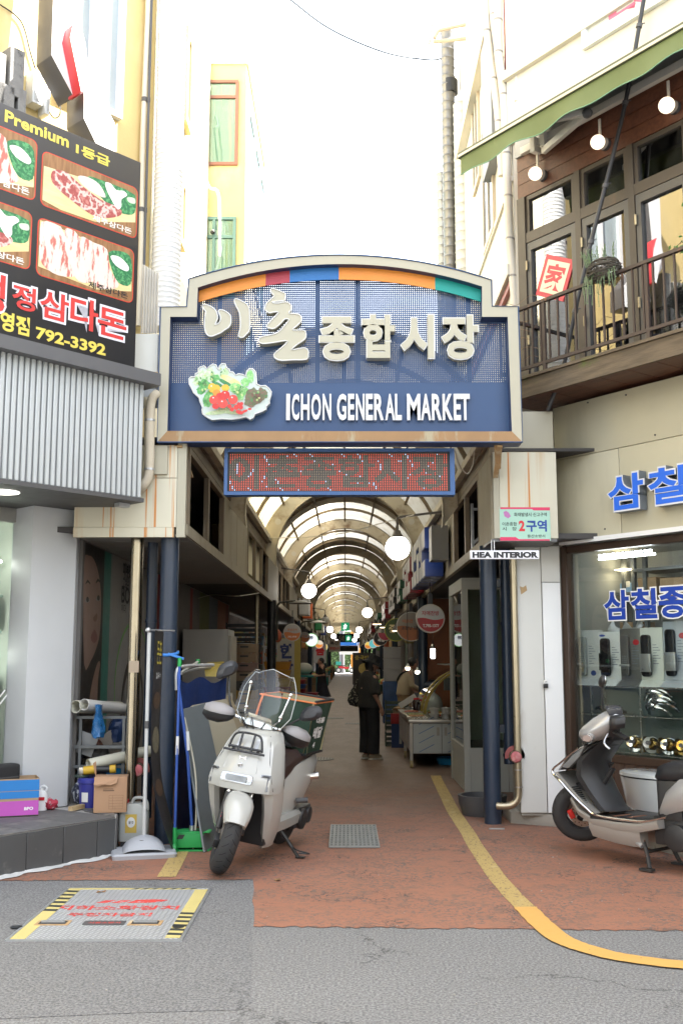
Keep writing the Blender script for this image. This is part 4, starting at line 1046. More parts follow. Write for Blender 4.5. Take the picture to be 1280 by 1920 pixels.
def photo(x0,x1,z0,z1,kind,cap,capm):
 o=MB().prism(rrect(x0,x1,z0,z1,.055),SO-.0015,SO).build('photo',REDR,sg,LF.m)
 w,h=x1-x0,z1-z0;L=[SO-.002]
 def put(name,m,pts,smooth=True):
  L[0]-=.0005
  q=smoothpoly(pts,3) if smooth else pts
  q=[(min(max(u,.02),.98)*w+x0,min(max(v,.025),.975)*h+z0) for u,v in q]
  MB().face([(x,L[0],z) for x,z in q]).build(name,m,o,LF.m,fixn=False)
 MB().face([(x,L[0],z) for x,z in rrect(x0+.007,x1-.007,z0+.007,z1-.007,.05)]).build('table_print',WOODP,o,LF.m,fixn=False)
 if kind==0:
  put('board_print',BOARD,[(.02,.10),(.02,.72),(.42,.78),(.98,.62),(.98,.32),(.55,.05),(.2,.04)],False)
  put('herb_print',GRN,[(.45,.82),(.6,.88),(.97,.85),(.97,.50),(.86,.40),(.74,.42),(.60,.55)])
  put('egg_print',FAT,[(.36,.78),(.46,.83),(.58,.78),(.65,.58),(.52,.58),(.40,.66)])
  put('meat_print',MEAT,[(.09,.56),(.12,.72),(.24,.76),(.36,.66),(.50,.56),(.62,.50),(.80,.48),(.82,.36),(.70,.22),(.56,.15),(.42,.20),(.28,.30),(.14,.42)])
  put('mushroom_print',MUSH,[(.64,.86),(.70,.88),(.76,.80),(.84,.84),(.88,.78),(.82,.66),(.82,.52),(.78,.44),(.72,.56),(.66,.72)])
  put('onion_print',pm('print_onion',(.55,.70,.50),.5),[(.88,.74),(.96,.78),(.97,.68),(.90,.66)])
 else:
  put('board_print',BOARD,[(.02,.15),(.02,.95),(.60,.88),(.98,.40),(.98,.22),(.6,.06)],False)
  put('herb_print',GRN,[(.72,.80),(.88,.90),(.97,.80),(.97,.35),(.84,.30),(.76,.50)])
  put('belly_print',BELLY,[(.02,.45),(.03,.92),(.22,.96),(.30,.60),(.40,.22),(.22,.10),(.06,.20)])
  put('belly_print',BELLY,[(.26,.93),(.36,.97),(.48,.70),(.60,.30),(.50,.12),(.38,.16),(.30,.55)])
  put('belly_print',BELLY,[(.42,.90),(.56,.88),(.70,.84),(.74,.50),(.84,.26),(.74,.14),(.58,.12),(.50,.55)])
  put('mushroom_print',MUSH,[(.74,.74),(.84,.78),(.94,.66),(.92,.56),(.80,.60)])
 text(cap,x0+w*.52,x0+w*.94,z0+h*.055,z0+h*.17,L[0]-.001,bold=.02).build('caption',capm,o,LF.m,fixn=False)
def quadphoto(pxa,pya,pxb,pyb,*a):
 p,q=lx(pxa,pya),lx(pxb,pyb);photo(p[0],q[0],q[1],p[1],*a)
quadphoto(80,281,256,449,0,'제주삼다돈',MUSH)
quadphoto(72,406,249,570,1,'제주삼다돈',INK)
pA,pB=lx(80,281),lx(256,449);wA=pB[0]-pA[0]
xr=lx(70,290)[0]
photo(xr-wA,xr,lx(66,378)[1],lx(68,268)[1]+.02,1,'제주삼다돈',MUSH)
xr2=lx(60,430)[0]
photo(xr2-wA,xr2,lx(58,508)[1],lx(60,404)[1]+.02,0,'제주삼다돈',MUSH)
def stext(s,a,c,m,bold,y=SO-.002,name='lettering',dep=0):
 p,q=lx(*a),lx(*c);return text(s,p[0],q[0],q[1],p[1],y,dep,bold=bold).build(name,m,sg,LF.m,fixn=bool(dep))
stext('Premium',(10,205),(129,278),YL,.03);stext('1등급',(143,268),(206,314),YL,.035)
rq=(255/1280)
for k_,(ch,x0,y0,x1,y1) in enumerate((('성',-50,500,8,590),('정',24,530,66,588),('삼',76,540,128,607),('다',133,552,183,625),('돈',184,573,236,640))):
 p,q=lx(x0,y0),lx(x1,y1)
 o=text(ch,p[0],q[0],q[1],p[1],SO-.006,bold=.022).build('letter',pm('sign_red',(.60,.045,.04),.45),sg,LF.m,fixn=False)
 text(ch,p[0]-.018,q[0]+.018,q[1]-.02,p[1]+.02,SO-.002-.0007*k_,bold=.082).build('letter_outline',pm('sign_white',(.75,.74,.80),.45),o,LF.m,fixn=False)
stext('숙대영점',(-60,565),(55,632),YL,.035);stext('792-3392',(68,612),(198,668),YL,.035)
# --------- three part projecting emblem sign
BO=UO-.50
em=fthing('emblem_sign','angular emblem sign of white plates and one red plate high on the yellow wall','sign',LF,LF.hit(130,180,BO).x,BO,LF.hit(130,180,BO).z)
def plate(pts,dep,side,face,off=0):
 q=[LF.xz(x,y,BO+off) for x,y in pts]
 o=MB().prism(q,BO+off+.004,BO+off+dep).build('plate',side,em,LF.m,bevel=.006)
 MB().prism(q,BO+off,BO+off+.0035).build('face',face,o,LF.m)
DKS=pm('emblem_dark',(.10,.095,.095),.4,var=.1)
EW=pm('emblem_white',(.78,.78,.78),.4)
plate([(106,-160),(97,103),(139,182),(150,176),(122,100),(130,45),(150,-160)],.27,DKS,EW)
plate([(132,70),(138,45),(150,40),(160,80),(166,130),(160,172),(153,172)],.22,pm('emblem_red',(.52,.04,.05),.35),EW,-.14)
plate([(158,130),(158,222),(180,268),(215,285),(215,230),(178,160)],.30,DKS,EW)
q=LF.xz(78,205,UO-.12)
jb=fthing('junction_box','two small white wall boxes with loose wires above the black signboard','box',LF,q[0],UO-.12,q[1])
for(a,c) in(((61,190),(84,138)),((85,212),(96,160))):
 p,r=LF.xz(a[0],a[1],UO-.14),LF.xz(c[0],c[1],UO-.14)
 MB().box(p[0],r[0],UO-.14,UO-.002,p[1],r[1]).build('case',WHITEP,jb,LF.m,bevel=.008)
 MB().box(p[0]+.02,r[0]-.02,UO-.146,UO-.141,p[1]+.03,r[1]-.03).build('lid',pm('lid_grey',(.5,.5,.48),.5),jb,LF.m)
b=MB();p=LF.hit(90,205,UO-.1);b.tube(cat2([p,p+Vector((.05,-.03,-.08)),p+Vector((.12,-.02,-.02)),p+Vector((.14,0,.1))],5),.006,5)
p2=LF.hit(0,8,UO-.02);b.tube(cat2([p2,LF.hit(40,40,UO-.02),LF.hit(58,100,UO-.02),LF.hit(70,140,UO-.02)],5),.007,5);b.build('wire',BLACK,jb,LF.m)
# --------- ducts and pipes on the left corner
def ringed_duct(name,label,x,y,r,z0,z1,m,pitch=.06,grp=None,lean=(0,0),depth=.0045):
 t=thing(name,label,'duct',(x,y,z0),group=grp)
 prof=[(.001,0)];z=0
 while z<z1-z0:prof+=[(r,z),(r,z+pitch*.78),(r+depth,z+pitch*.86),(r,z+pitch*.98)];z+=pitch
 prof.append((.001,z));MB().lathe(prof,24).build('sleeve',m,t,smooth=True,ang=60)
 return t
ringed_duct('ribbed_duct','wide white ribbed duct rising up the corner of the yellow building',-1.905,10.42,.15,5.0,13.2,pm('duct_white',(.76,.77,.77),.45,var=.05),.055)
def vpipe(name,label,px,py,Y,r,z0,z1,m,grp=None,wob=0):
 p=P(px,py,Y)
 t=thing(name,label,'pipe',(p.x,Y,z0),group=grp)
 n=8
 MB().tube(cat2([(wob*math.sin(k*2.1),0,(z1-z0)*k/n) for k in range(n+1)],3),r,10).build('pipe',m,t,smooth=True)
 b=MB()
 for k in range(1,6):b.cyl((0,0,(z1-z0)*k/6),(0,0,(z1-z0)*k/6+.05),r+.004,n=10)
 b.build('tape',pm('tape_dark',(.09,.085,.08),.6),t);return t
CRP=pm('cream_pipe',(.58,.52,.40),.55,var=.08)
vpipe('wrapped_pipe','cream wrapped pipe with dark tape bands beside the wide white duct',268,300,10.3,.028,5.0,12.5,CRP,wob=.01)
vpipe('conduit','thin grey conduit running up between the wrapped pipe and the white duct',276,300,10.3,.014,5.0,12.5,DGREY)
vpipe('conduit','thin pale conduit up the corner of the yellow wall',257,300,10.36,.016,5.3,12.5,PALESUN)
p=P(287,720,9.25);p=Vector((-1.78,9.3,P(287,722,9.3).z))
t=thing('insulated_pipe','bulky cream insulated pipe bending behind the ribbed fascia','pipe',(P(285,800,8.88).x,8.88,P(285,915,8.88).z))
b=MB().tube(cat2([P(296,738,8.92),P(284,752,8.88),P(281,800,8.88),P(281,860,8.88),P(278,895,8.88),P(268,912,8.88),P(262,918,8.95)],5),.042,12)
b.build('insulation',pm('insulation_cream',(.55,.49,.38),.8,var=.12,bump=.5,bscale=25),t,I4,smooth=True)
b=MB()
for(px,py) in((281,790),(280,882)):
 q=P(px,py,8.88);b.cyl(q,q+Vector((0,0,.018)),.046,n=12)
b.build('tie',GALV,t,I4)
b=MB().tube(cat2([P(274,745,8.93),P(274,850,8.93),P(270,900,8.93)],4),.02,8);b.build('conduit',PALESUN,t,I4,smooth=True)
q=P(280,625,9.7);t=thing('corrugated_sheet','short weathered corrugated sheet standing between signboard and gate sign','sheet',(q.x,9.7,q.z))
pts=[];xa,xb=P(266,560,9.7).x,P(297,560,9.7).x;N=24
for k in range(N+1):pts.append((xa+(xb-xa)*k/N,9.7+.012*math.sin(k*PI/2)))
zt,zb=P(275,495,9.7).z,q.z
b=MB();b.add([(x,y,zb) for x,y in pts]+[(x,y,zt-.1*k/N) for k,(x,y) in enumerate(pts)],[(i,i+1,N+2+i,N+1+i) for i in range(N)])
b.build('sheet',pm('corrugate_white',(.62,.60,.55),.5,var=.15,stains=(((.30,.22,.16),6,.58,.8,(1,1,.15)),)),t,I4,smooth=True)
# --------- yellow bay block further in
BY=14.8;bxa,bxb=-2.35,P(460,300,BY).x;bz1=P(420,121,BY).z
by=thing('bay_building','pale yellow building with a stacked glazed bay behind the left end of the gate sign','building',((bxa+bxb)/2,BY,0))
MB().box(bxa,bxb,BY,18.2,2.9,bz1).build('wall',YEL,by,I4)
MB().box(bxb-.01,bxb+.008,BY+.01,18.19,2.9,bz1-.35).build('side_wall',PALESUN,by,I4)
MB().box(bxa,bxb+.03,BY-.03,18.2,bz1+.002,bz1+.06).build('coping',PALESUN,by,I4)
CURT=pm('curtain_green',(.30,.42,.34),.6,var=.15,scale=3,stains=(((.52,.50,.30),3,.5,.6,(3,1,.1)),))
MAR=pm('frame_maroon',(.22,.09,.06),.5);TEALF=pm('frame_teal',(.10,.20,.18),.5)
def bp(px,py):q=P(px,py,BY);return(q.x,q.z)
bayglass=glassm('bay_glass',(.85,.95,.92),1.2)
for(x0,y0,x1,y1,m,nh,nv) in((374,152,448,311,MAR,0,1),(358,408,443,560,TEALF,0,2)):
 a,c_=bp(x0,y1),bp(x1,y0)
 b=MB();w=.045
 b.box(a[0],c_[0],BY-.04,BY-.001,a[1],a[1]+w);b.box(a[0],c_[0],BY-.04,BY-.001,c_[1]-w,c_[1])
 for k in range(nv+1):x=a[0]+(c_[0]-a[0]-w)*k/nv;b.box(x,x+w,BY-.038,BY-.001,a[1]+w,c_[1]-w)
 zz=c_[1]-(.30 if nv==1 else .34);b.box(a[0]+w,c_[0]-w,BY-.036,BY-.001,zz,zz+w)
 o=b.build('window',m,by,I4)
 MB().box(a[0]+.02,c_[0]-.02,BY-.012,BY-.008,a[1]+.02,c_[1]-.02).build('pane',bayglass,o,I4)
 MB().box(a[0]+.02,c_[0]-.02,BY-.006,BY-.002,a[1]+.02,c_[1]-.02).build('curtain',CURT,o,I4)
for(z0,z1) in((bz1-3.1,bz1-.55),(bz1-6.4,bz1-3.9)):
 for k in range(3):
  y0=BY+.15+k*1.02
  b=MB();X=bxb+.01;w=.05
  b.box(X,X+.03,y0,y0+1.0,z0,z0+w);b.box(X,X+.03,y0,y0+1.0,z1-w,z1);b.box(X,X+.029,y0,y0+w,z0+w,z1-w);b.box(X,X+.029,y0+1.0-w,y0+1.0,z0+w,z1-w)
  o=b.build('window',WFR,by,I4);MB().box(X,X+.008,y0+.03,y0+.97,z0+.03,z1-.03).build('pane',pm('pane_teal',(.10,.19,.20),.06,var=.2,spec=.9),o,I4)
q=P(399,432,BY-.12)
cam_t=thing('security_camera','small dark camera hanging before the teal framed window of the bay','camera',q)
MB().ball((0,0,-.03),(.035,.05,.03),12,8).build('body',BLACK,cam_t,smooth=True);MB().cyl((0,0,0),(0,.1,.05),.012,n=8).build('arm',WHITEP,cam_t)
for k,pts in enumerate(([(384,140),(392,165),(385,185),(372,200),(370,300),(352,430),(345,440)],[(380,60),(378,130),(376,220),(377,300),(392,350),(410,367),(412,480)],[(365,190),(366,260),(374,360),(381,480),(384,520)])):
 Y=BY-.25
 b=MB().tube(cat2([P(x,y,Y-.3) if x>378 else PX(x,y,-2.05) for x,y in pts],5),.020 if k<2 else .013,8)
 o=b.build('cable',pm('cable_white',(.70,.69,.66),.5));tag(o,['white cable looping left of the maroon framed window','white cable that swings out right and drops by the teal framed window','thin white cable dropping straight between the two looping ones'][k],'cable')
b=MB().tube(cat2([P(470,-60,13),P(545,0,13.2),P(620,55,13.5),P(720,98,13.8),P(800,112,14.2),P(826,110,14.6)],6),.013,6)
tag(b.build('overhead_wire',pm('wire_blue_grey',(.05,.07,.10),.5)),'thin dark wire sagging across the white sky','wire')
# --------- poster wall and mural under the left gallery
WX=-2.42
lw=thing('passage_wall','shaded wall under the left gallery carrying a face poster and a striped mural','wall',(WX,14,0))
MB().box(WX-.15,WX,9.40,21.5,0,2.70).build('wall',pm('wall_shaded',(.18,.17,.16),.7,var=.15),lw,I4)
def wp(px,py):q=PX(px,py,WX);return(q.y,q.z)
po=thing('wall_poster','tall skin care poster with half a face, teal stripe and black lettering','poster',(WX+.004,11.2,.35))
def wq(name,m,poly,lvl):
 X=WX+.004+.0008*lvl
 return MB().face([(X,y,z) for y,z in poly]).build(name,m,po,I4,fixn=False)
yA,yB,yC,yD=wp(157,1100)[0],wp(194,1100)[0],wp(207,1100)[0],12.9
wq('sheet',pm('poster_grey',(.20,.20,.19),.45),[(yA,.35),(yD,.35),(yD,2.64),(yA,2.64)],0)
wq('hair_print',pm('poster_hair',(.012,.009,.008),.5),[(yA,.35),(yB,.35),(yB,2.64),(yA,2.64)],1)
wq('stripe_print',pm('poster_teal',(.02,.15,.12),.45),[(yB,.35),(yC,.35),(yC,2.64),(yB,2.64)],1)
SKIN=pm('poster_skin',(.27,.17,.13),.45,var=.08,scale=3)
def pe(cx,cy_,rx_,ry_,n_=24):return[wp(cx+rx_*math.cos(2*PI*k/n_),cy_+ry_*math.sin(2*PI*k/n_)) for k in range(n_)]
def pp_(pts):return smoothpoly([wp(x,y) for x,y in pts],3)
wq('face_print',SKIN,pp_([(157,1060),(166,1042),(176,1050),(184,1075),(188.5,1110),(188.5,1150),(186,1190),(180,1215),(170,1238),(157,1245)]),2)
wq('hand_print',SKIN,pp_([(170,1290),(178,1255),(184,1240),(187,1245),(183,1275),(180,1330),(166,1330)]),3)
for(bx_,by_) in((164,1091),(183.5,1089)):wq('brow_print',MATS['poster_hair'],pp_([(bx_-5,by_+5),(bx_-1,by_-4),(bx_+4,by_+2),(bx_+4,by_+5),(bx_,by_+1)]),4)
for(ex_,ey_) in((163,1124),(183.5,1121)):
 wq('eye_print',pm('poster_eye',(.22,.20,.19),.4),pp_([(ex_-5,ey_+3),(ex_,ey_-5),(ex_+4.5,ey_+2),(ex_,ey_+6)]),4);wq('iris_print',MATS['poster_hair'],pe(ex_,ey_,2.6,5.2,12),5)
wq('nose_print',pm('poster_shade',(.17,.09,.065),.5),pp_([(173,1160),(177,1166),(181,1161),(181,1150),(176,1155)]),4)
wq('lip_print',pm('poster_lip',(.15,.04,.035),.4),pp_([(169,1196),(176,1180),(181,1192),(181,1200),(175,1206)]),4)
def ring(cy,cz,ry,rz,m,lvl,name):wq(name,m,[(cy+ry*math.cos(a),cz+rz*math.sin(a)) for a in[k*2*PI/40 for k in range(40)]],lvl)
PG=pm('poster_green',(.10,.32,.06),.45);PW=pm('poster_pale',(.24,.24,.23),.45)
cy=yC+1.25
ring(cy,1.28,.95,.72,PG,2,'ring_print');ring(cy,1.26,.92,.70,PW,3,'ring_print');ring(cy,1.0,.62,.62,MATS['poster_hair'],4,'cream_print');ring(cy,1.02,.55,.45,pm('poster_mid',(.12,.12,.12),.4),5,'cream_print');ring(cy,1.2,.45,.28,PW,6,'cream_print')
def wtext(s,px0,py0,px1,py1,m,lvl,bold,par,X0):
 a,c_=wp(px0,py1),wp(px1,py0);b=text(s,a[0],c_[0],a[1],c_[1],0,bold=bold)
 b.v=[Vector((X0+.0008*lvl,v.x,v.z)) for v in b.v];b.build('lettering',m,par,I4,fixn=False)
for s,a,e_,bd in(('피부장벽',(229,1062),(251,1080),.05),('손상의 답이',(229,1083),(250,1102),.03),('BOH',(226,1105),(250,1130),.02),('이다',(226,1134),(235,1148),.01)):
 wtext(s,a[0],a[1],e_[0],e_[1],INK,8,bd,po,WX+.004)
mu=thing('mural','dim striped wall painting in red, white, olive, grey and orange behind the refrigerator','mural',(WX+.003,17,.3))
y=13.2
for k,(w_,c_) in enumerate(((1.3,(.16,.02,.02)),(1.5,(.20,.18,.165)),(.25,(.30,.05,.05)),(.8,(.20,.18,.165)),(1.2,(.16,.17,.06)),(1.2,(.16,.18,.20)),(1.3,(.30,.12,.06)),(.5,(.22,.07,.05)))):
 MB().face([(WX+.003,y,.3),(WX+.003,y+w_,.3),(WX+.003,y+w_,2.66),(WX+.003,y,2.66)]).build('stripe',pm('mural_%d'%k,c_,.7,var=.2),mu,I4,fixn=False);y+=w_
 # --------- right: hardware shop, balcony cafe
def rx(px,py,o=0.0):return RF.xz(px,py,o)
OFFW=pm('white_stucco',(.62,.585,.51),.8,var=.05,bump=.15,bscale=30,stains=(((.48,.38,.25),2.5,.60,.85,(1,1,.25)),))
rb_o=RF.m@Vector((0,0,0))
br=thing('balcony_building','off white building on the right with a wooden cafe balcony above a hardware shop','building',(2.13,10.0,0))
CX=1.82
def rp(x,o):p=RF.m@Vector((x,o,0));return(p.x,p.y)
xc=(RF.inv@Vector((CX,10.5,0)))
c0=(CX,10.50)
MB().slab([c0,(CX,15.9),(6,15.9),rp(16,4),rp(16,1.6),rp(.4,1.6),rp(xc.x+.35,xc.y+.25)],4.6,11.4).build('wall',OFFW,br,I4)
MB().slab([(2.75,11.0),(3.0,15.9),(6,15.9),rp(16,4),rp(16,1.3),rp(.4,1.3)],0,4.55).build('lower_wall',pm('inner_wall',(.42,.40,.37),.7),br,I4)
az=rx(965,300,0)[1]
ftop=[(xc.x-.02,.02),(16,.02),(16,1.55),(xc.x+.4,1.55)]
def rslab(pts,z0,z1,name,m,par=br):return MB().slab(pts,z0,z1).build(name,m,par,RF.m)
rslab([(-.62,.0),(16,.0),(16,1.58),(.2,1.58),(-.62,.5)],az+.22,11.4,'front_wall',OFFW)
rslab([(.8,.0),(16,.0),(16,3.5),(.8,3.5)],11.402,14.2,'sun_block_storey',OFFW)  # unseen upper part, added so its shade stays on the left signboard
MB().box(-.63,16,-.06,-.002,az+.95,az+1.05).build('string_course',OFFW,br,RF.m)
a=rx(1096,96,0)
for k in range(3):
 x0=a[0]+k*1.55
 b=MB();z0,z1=a[1],a[1]+1.5;b.box(x0,x0+.06,-.05,-.003,z0,z1);b.box(x0+1.39,x0+1.45,-.05,-.003,z0,z1);b.box(x0+.06,x0+1.39,-.05,-.003,z1-.06,z1);b.box(x0+.06,x0+1.39,-.05,-.003,z0,z0+.05)
 o=b.build('window',WFR,br,RF.m)
 MB().box(x0+.03,x0+1.42,-.02,-.006,z0+.02,z1-.02).build('pane',pm('pane_milky',(.60,.62,.60),.15,var=.05),o,RF.m)
 if k==0:
  p,q=rx(1140,48,-.025),rx(1215,-30,-.025)
  text('나',p[0],q[0],p[1]+.02,q[1],-.0225,bold=.05).build('lettering',pm('pink_letter',(.70,.16,.28),.5),o,RF.m,fixn=False)
def sideX(px,py,X=CX):q=PX(px,py,X);return(q.y,q.z)
for(px0,py0,px1,py1) in((906,250,930,425),(888,230,902,330)):
 ya,za=sideX(px1,py1);yb,zb_=sideX(px0,py0)
 y0,y1=min(ya,yb),max(ya,yb)
 z0=za;z1=za+1.7
 b=MB();w=.07
 b.box(CX-.04,CX-.002,y0,y1,z0,z0+w);b.box(CX-.04,CX-.002,y0,y1,z1-w,z1);b.box(CX-.039,CX-.002,y0,y0+w,z0+w,z1-w);b.box(CX-.039,CX-.002,y1-w,y1,z0+w,z1-w);b.box(CX-.038,CX-.002,(y0+y1)/2-.03,(y0+y1)/2+.03,z0+w,z1-w)
 o=b.build('window',pm('frame_beige',(.45,.38,.28),.5),br,I4);MB().box(CX-.02,CX-.003,y0+.02,y1-.02,z0+.02,z1-.02).build('pane',pm('pane_grey',(.10,.12,.13),.08,spec=.8),o,I4)
MART=pm('maroon_trim',(.26,.07,.06),.55)
z=sideX(960,560)[1]
MB().box(CX-.05,CX-.002,10.52,15.8,5.55,5.63).build('maroon_trim',MART,br,I4)
MB().box(CX-.09,CX-.002,10.52,15.8,5.64,5.76).build('ledge_trim',OFFW,br,I4)
MB().box(CX-.03,CX-.002,10.52,15.8,6.70,6.76).build('ledge_trim',OFFW,br,I4)
MB().box(CX-.12,CX-.002,11.3,15.8,9.2,9.32).build('eave',pm('eave_beige',(.50,.46,.38),.7),br,I4)
MB().box(CX-.12,CX-.003,11.2,12.0,7.4,9.1).build('grey_panel',pm('side_panel_grey',(.20,.21,.22),.5),br,I4)
# ---- cafe floor behind the balcony
DKZ=rx(1054,767,0)[1]
bm_b=rx(974,366,-.02);bm_t=rx(965,306,-.02)
BZ0,BZ1=6.40,6.86
FRB=pm('door_frame_brown',(.062,.05,.04),.5,var=.15,stains=(((.12,.08,.05),5,.6,.8,(1,1,.2)),))
xl=rx(984,460,0)[0]
b=MB();b.box(xl-.06,8,.85,.9,DKZ+.25,BZ1);b.box(xl-.06,xl-.02,.06,.85,DKZ+.25,BZ1)
b.build('cafe_back_wall',pm('cafe_dark',(.035,.03,.028),.8),br,RF.m)
MB().box(xl-.06,8,.06,.85,BZ1-.42,BZ1-.36).build('cafe_ceiling',pm('cafe_ceiling',(.06,.045,.035),.7),br,RF.m)
MB().box(xl-.06,8,.06,.85,DKZ+.2,DKZ+.25).build('cafe_floor',pm('cafe_floor',(.09,.07,.055),.5),br,RF.m)
xb=-.62
for k in range(3):
 z0=BZ0+k*(BZ1-BZ0)/3
 MB().box(xb+.16,9,-.035,.05,z0+.003,z0+(BZ1-BZ0)/3-.003).build('beam_plank',WOODD,br,RF.m)
MB().box(xb+.16,9,-.06,.05,BZ1+.002,az+.21).build('awning_beam',pm('steel_beam_grey',(.30,.30,.29),.5),br,RF.m)
dh=5.93
DW=.62
glz=glassm('balcony_glass',(.60,.68,.70),6.0,.01,.03)
posts=[xl,xl+.09]
b=MB();b.box(xl-.06,xl+.05,-.05,.055,DKZ+.25,BZ0-.002);b.build('post',FRB,br,RF.m)
mull=[rx(1088,420,0)[0],rx(1188,380,0)[0]]
mull.append(mull[1]+(mull[1]-mull[0]));mull.append(mull[2]+(mull[1]-mull[0]));mull.append(mull[3]+.7)
for m_ in mull:MB().box(m_-.036,m_+.036,-.045,.05,DKZ+.25,BZ0-.002).build('post',FRB,br,RF.m)
x0=xl+.05
for k,m_ in enumerate(mull):
 x1=m_-.036
 MB().box(x0,x1,-.043,.048,dh-.05,dh+.06).build('transom',FRB,br,RF.m)
 b=MB();w=.045
 b.box(x0+.004,x0+w,-.03,.03,dh+.062,BZ0-.004);b.box(x1-w,x1-.004,-.03,.03,dh+.062,BZ0-.004);b.box(x0+w,x1-w,-.03,.03,BZ0-.05,BZ0-.004)
 o=b.build('fanlight',FRB,br,RF.m);MB().box(x0+.02,x1-.02,.0,.006,dh+.063,BZ0-.01).build('pane',glz,o,RF.m)
 b=MB();w=.062
 b.box(x0+.006,x0+w,-.035,.03,DKZ+.26,dh-.055);b.box(x1-w,x1-.006,-.035,.03,DKZ+.26,dh-.055);b.box(x0+w,x1-w,-.035,.03,dh-.14,dh-.055);b.box(x0+w,x1-w,-.035,.03,DKZ+.26,DKZ+.42)
 o=b.build('door',pm('door_frame_grey',(.085,.082,.078),.45,var=.1),br,RF.m);MB().box(x0+.05,x1-.05,.0,.006,DKZ+.3,dh-.1).build('pane',glz,o,RF.m)
 for zz in(dh-.35,DKZ+.75):MB().cyl((x0+.012,-.05,zz),(x0+.012,-.05,zz+.10),.012,n=8).build('hinge',pm('brass_dull',(.35,.29,.18),.4,metal=.7),o,RF.m)
 x0=m_+.036
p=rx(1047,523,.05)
sgn=fthing('reflected_sign','tilted red bordered plate on the first balcony door, drawn as the reflection of a sign','sign',RF,p[0],.06,p[1]-.25)  # plate on the glass stands in for a reflected red sign
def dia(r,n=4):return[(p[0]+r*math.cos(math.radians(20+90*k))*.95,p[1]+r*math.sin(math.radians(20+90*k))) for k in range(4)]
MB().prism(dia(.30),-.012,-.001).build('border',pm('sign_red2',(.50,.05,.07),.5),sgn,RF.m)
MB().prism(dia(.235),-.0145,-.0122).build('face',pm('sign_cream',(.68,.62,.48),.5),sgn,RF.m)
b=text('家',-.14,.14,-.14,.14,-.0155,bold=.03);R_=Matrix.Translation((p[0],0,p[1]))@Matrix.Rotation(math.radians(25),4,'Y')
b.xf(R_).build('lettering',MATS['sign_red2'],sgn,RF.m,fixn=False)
PEND=emitm('pendant_warm',(1,.62,.28),.9)
for(px,py,lab) in((1160,297,'warm glass pendant lamp glowing behind the upper balcony glazing'),(1154,398,'warm pendant lamp in a wire cage seen through the second balcony door')):
 q=RF.hit(px,py,.4);t=fthing('pendant_lamp',lab,'lamp',RF,q.x,.4,q.z)
 MB().lathe([(.001,.10),(.03,.09),(.10,.0),(.085,-.01),(.001,.05)],16,Matrix.Translation((q.x,.4,q.z))).build('shade',pm('shade_copper',(.30,.13,.06),.4,metal=.5),t,RF.m)
 MB().ball((q.x,.4,q.z-.01),.045,12,8).build('bulb',PEND,t,RF.m,smooth=True)
 MB().cyl((q.x,.4,q.z+.09),(q.x,.4,BZ1-.42),.006,n=6).build('cord',BLACK,t,RF.m)
 # ---- globe lamps under the awning
LG=emitm('globe_warm',(1.0,.80,.58),.62)
for(px,py,r,lab) in((1004,326,.070,'leftmost warm globe lamp on the wooden beam under the awning'),(1121,267,.070,'middle warm globe lamp on the wooden beam, left of the slanting conduit'),(1250,198,.073,'rightmost warm globe lamp on the wooden beam under the awning')):
 q=RF.hit(px,py,-.12);t=fthing('wall_globe',lab,'lamp',RF,q.x,-.12,q.z,'globe lamps on the balcony beam')
 MB().ball((q.x,-.13,q.z),r,24,16).build('globe',LG,t,RF.m,smooth=True)
 MB().cyl((q.x+.025,-.075,q.z-.01),(q.x+.025,-.035,q.z-.01),.06,n=20).build('mount',DGREY,t,RF.m)
 MB().box(q.x-.012,q.x+.012,-.10,-.085,q.z+.05,q.z+.25).build('stem',OFFW,t,RF.m)
 # ---- awning
AO=-.80
fx,fz=rx(861,297,AO)
AX1=4.2
aw=fthing('awning','green retractable awning with pale folding arm above the balcony','awning',RF,1.5,0,6.6)
AWG=pm('awning_green',(.125,.158,.058),.75,var=.10,scale=3,stains=(((.30,.33,.16),3,.6,.8,(1,1,.4)),));AWD=pm('awning_underside',(.055,.055,.06),.8)
zw=fz+.42
b=MB();N=20
xs_=[fx+.45+(AX1-fx-.45)*k/N for k in range(N+1)];xf_=[fx+(AX1-fx)*k/N for k in range(N+1)]
b.add([(x,AO,fz+.015) for x in xf_]+[(x,-.065,zw) for x in xs_],[(i,i+1,N+2+i,N+1+i) for i in range(N)])
b.build('canvas',AWG,aw,RF.m,fixn=False)
b=MB();b.add([(x,AO+.03,fz+.002) for x in xf_]+[(x,-.07,zw-.012) for x in xs_],[(i,i+1,N+2+i,N+1+i) for i in range(N)]);b.build('lining',AWD,aw,RF.m,fixn=False)
MB().box(fx,AX1,AO-.03,AO+.02,fz-.01,fz+.045).build('front_bar',pm('awning_bar',(.10,.11,.07),.5),aw,RF.m)
MB().box(fx+.01,AX1,AO-.035,AO-.031,fz-.005,fz+.02).build('bar_strip',pm('bar_cream',(.60,.56,.44),.5),aw,RF.m)
top=[];bot=[];N=60
for k in range(N+1):
 x=fx+.03+(AX1-fx-.03)*k/N;yo=AO-.02+.02*math.sin(k*.55)
 top.append((x,AO-.01,fz-.008));bot.append((x+.01,yo,fz-.20+.018*math.sin(k*.8)))
b=MB();b.add(top+bot,[(i,i+1,N+2+i,N+1+i) for i in range(N)]);b.build('valance',AWG,aw,RF.m,smooth=True,fixn=False)
b=MB();b.tube([(p_[0],p_[1],p_[2]) for p_ in bot],.006,5);b.build('hem',pm('hem_teal',(.16,.32,.20),.6),aw,RF.m)
ARMW=pm('awning_arm_white',(.58,.57,.53),.45)
p1=RF.hit(1018,283,-.12);p2=RF.hit(1100,212,-.45);p3=RF.hit(985,262,-.72)
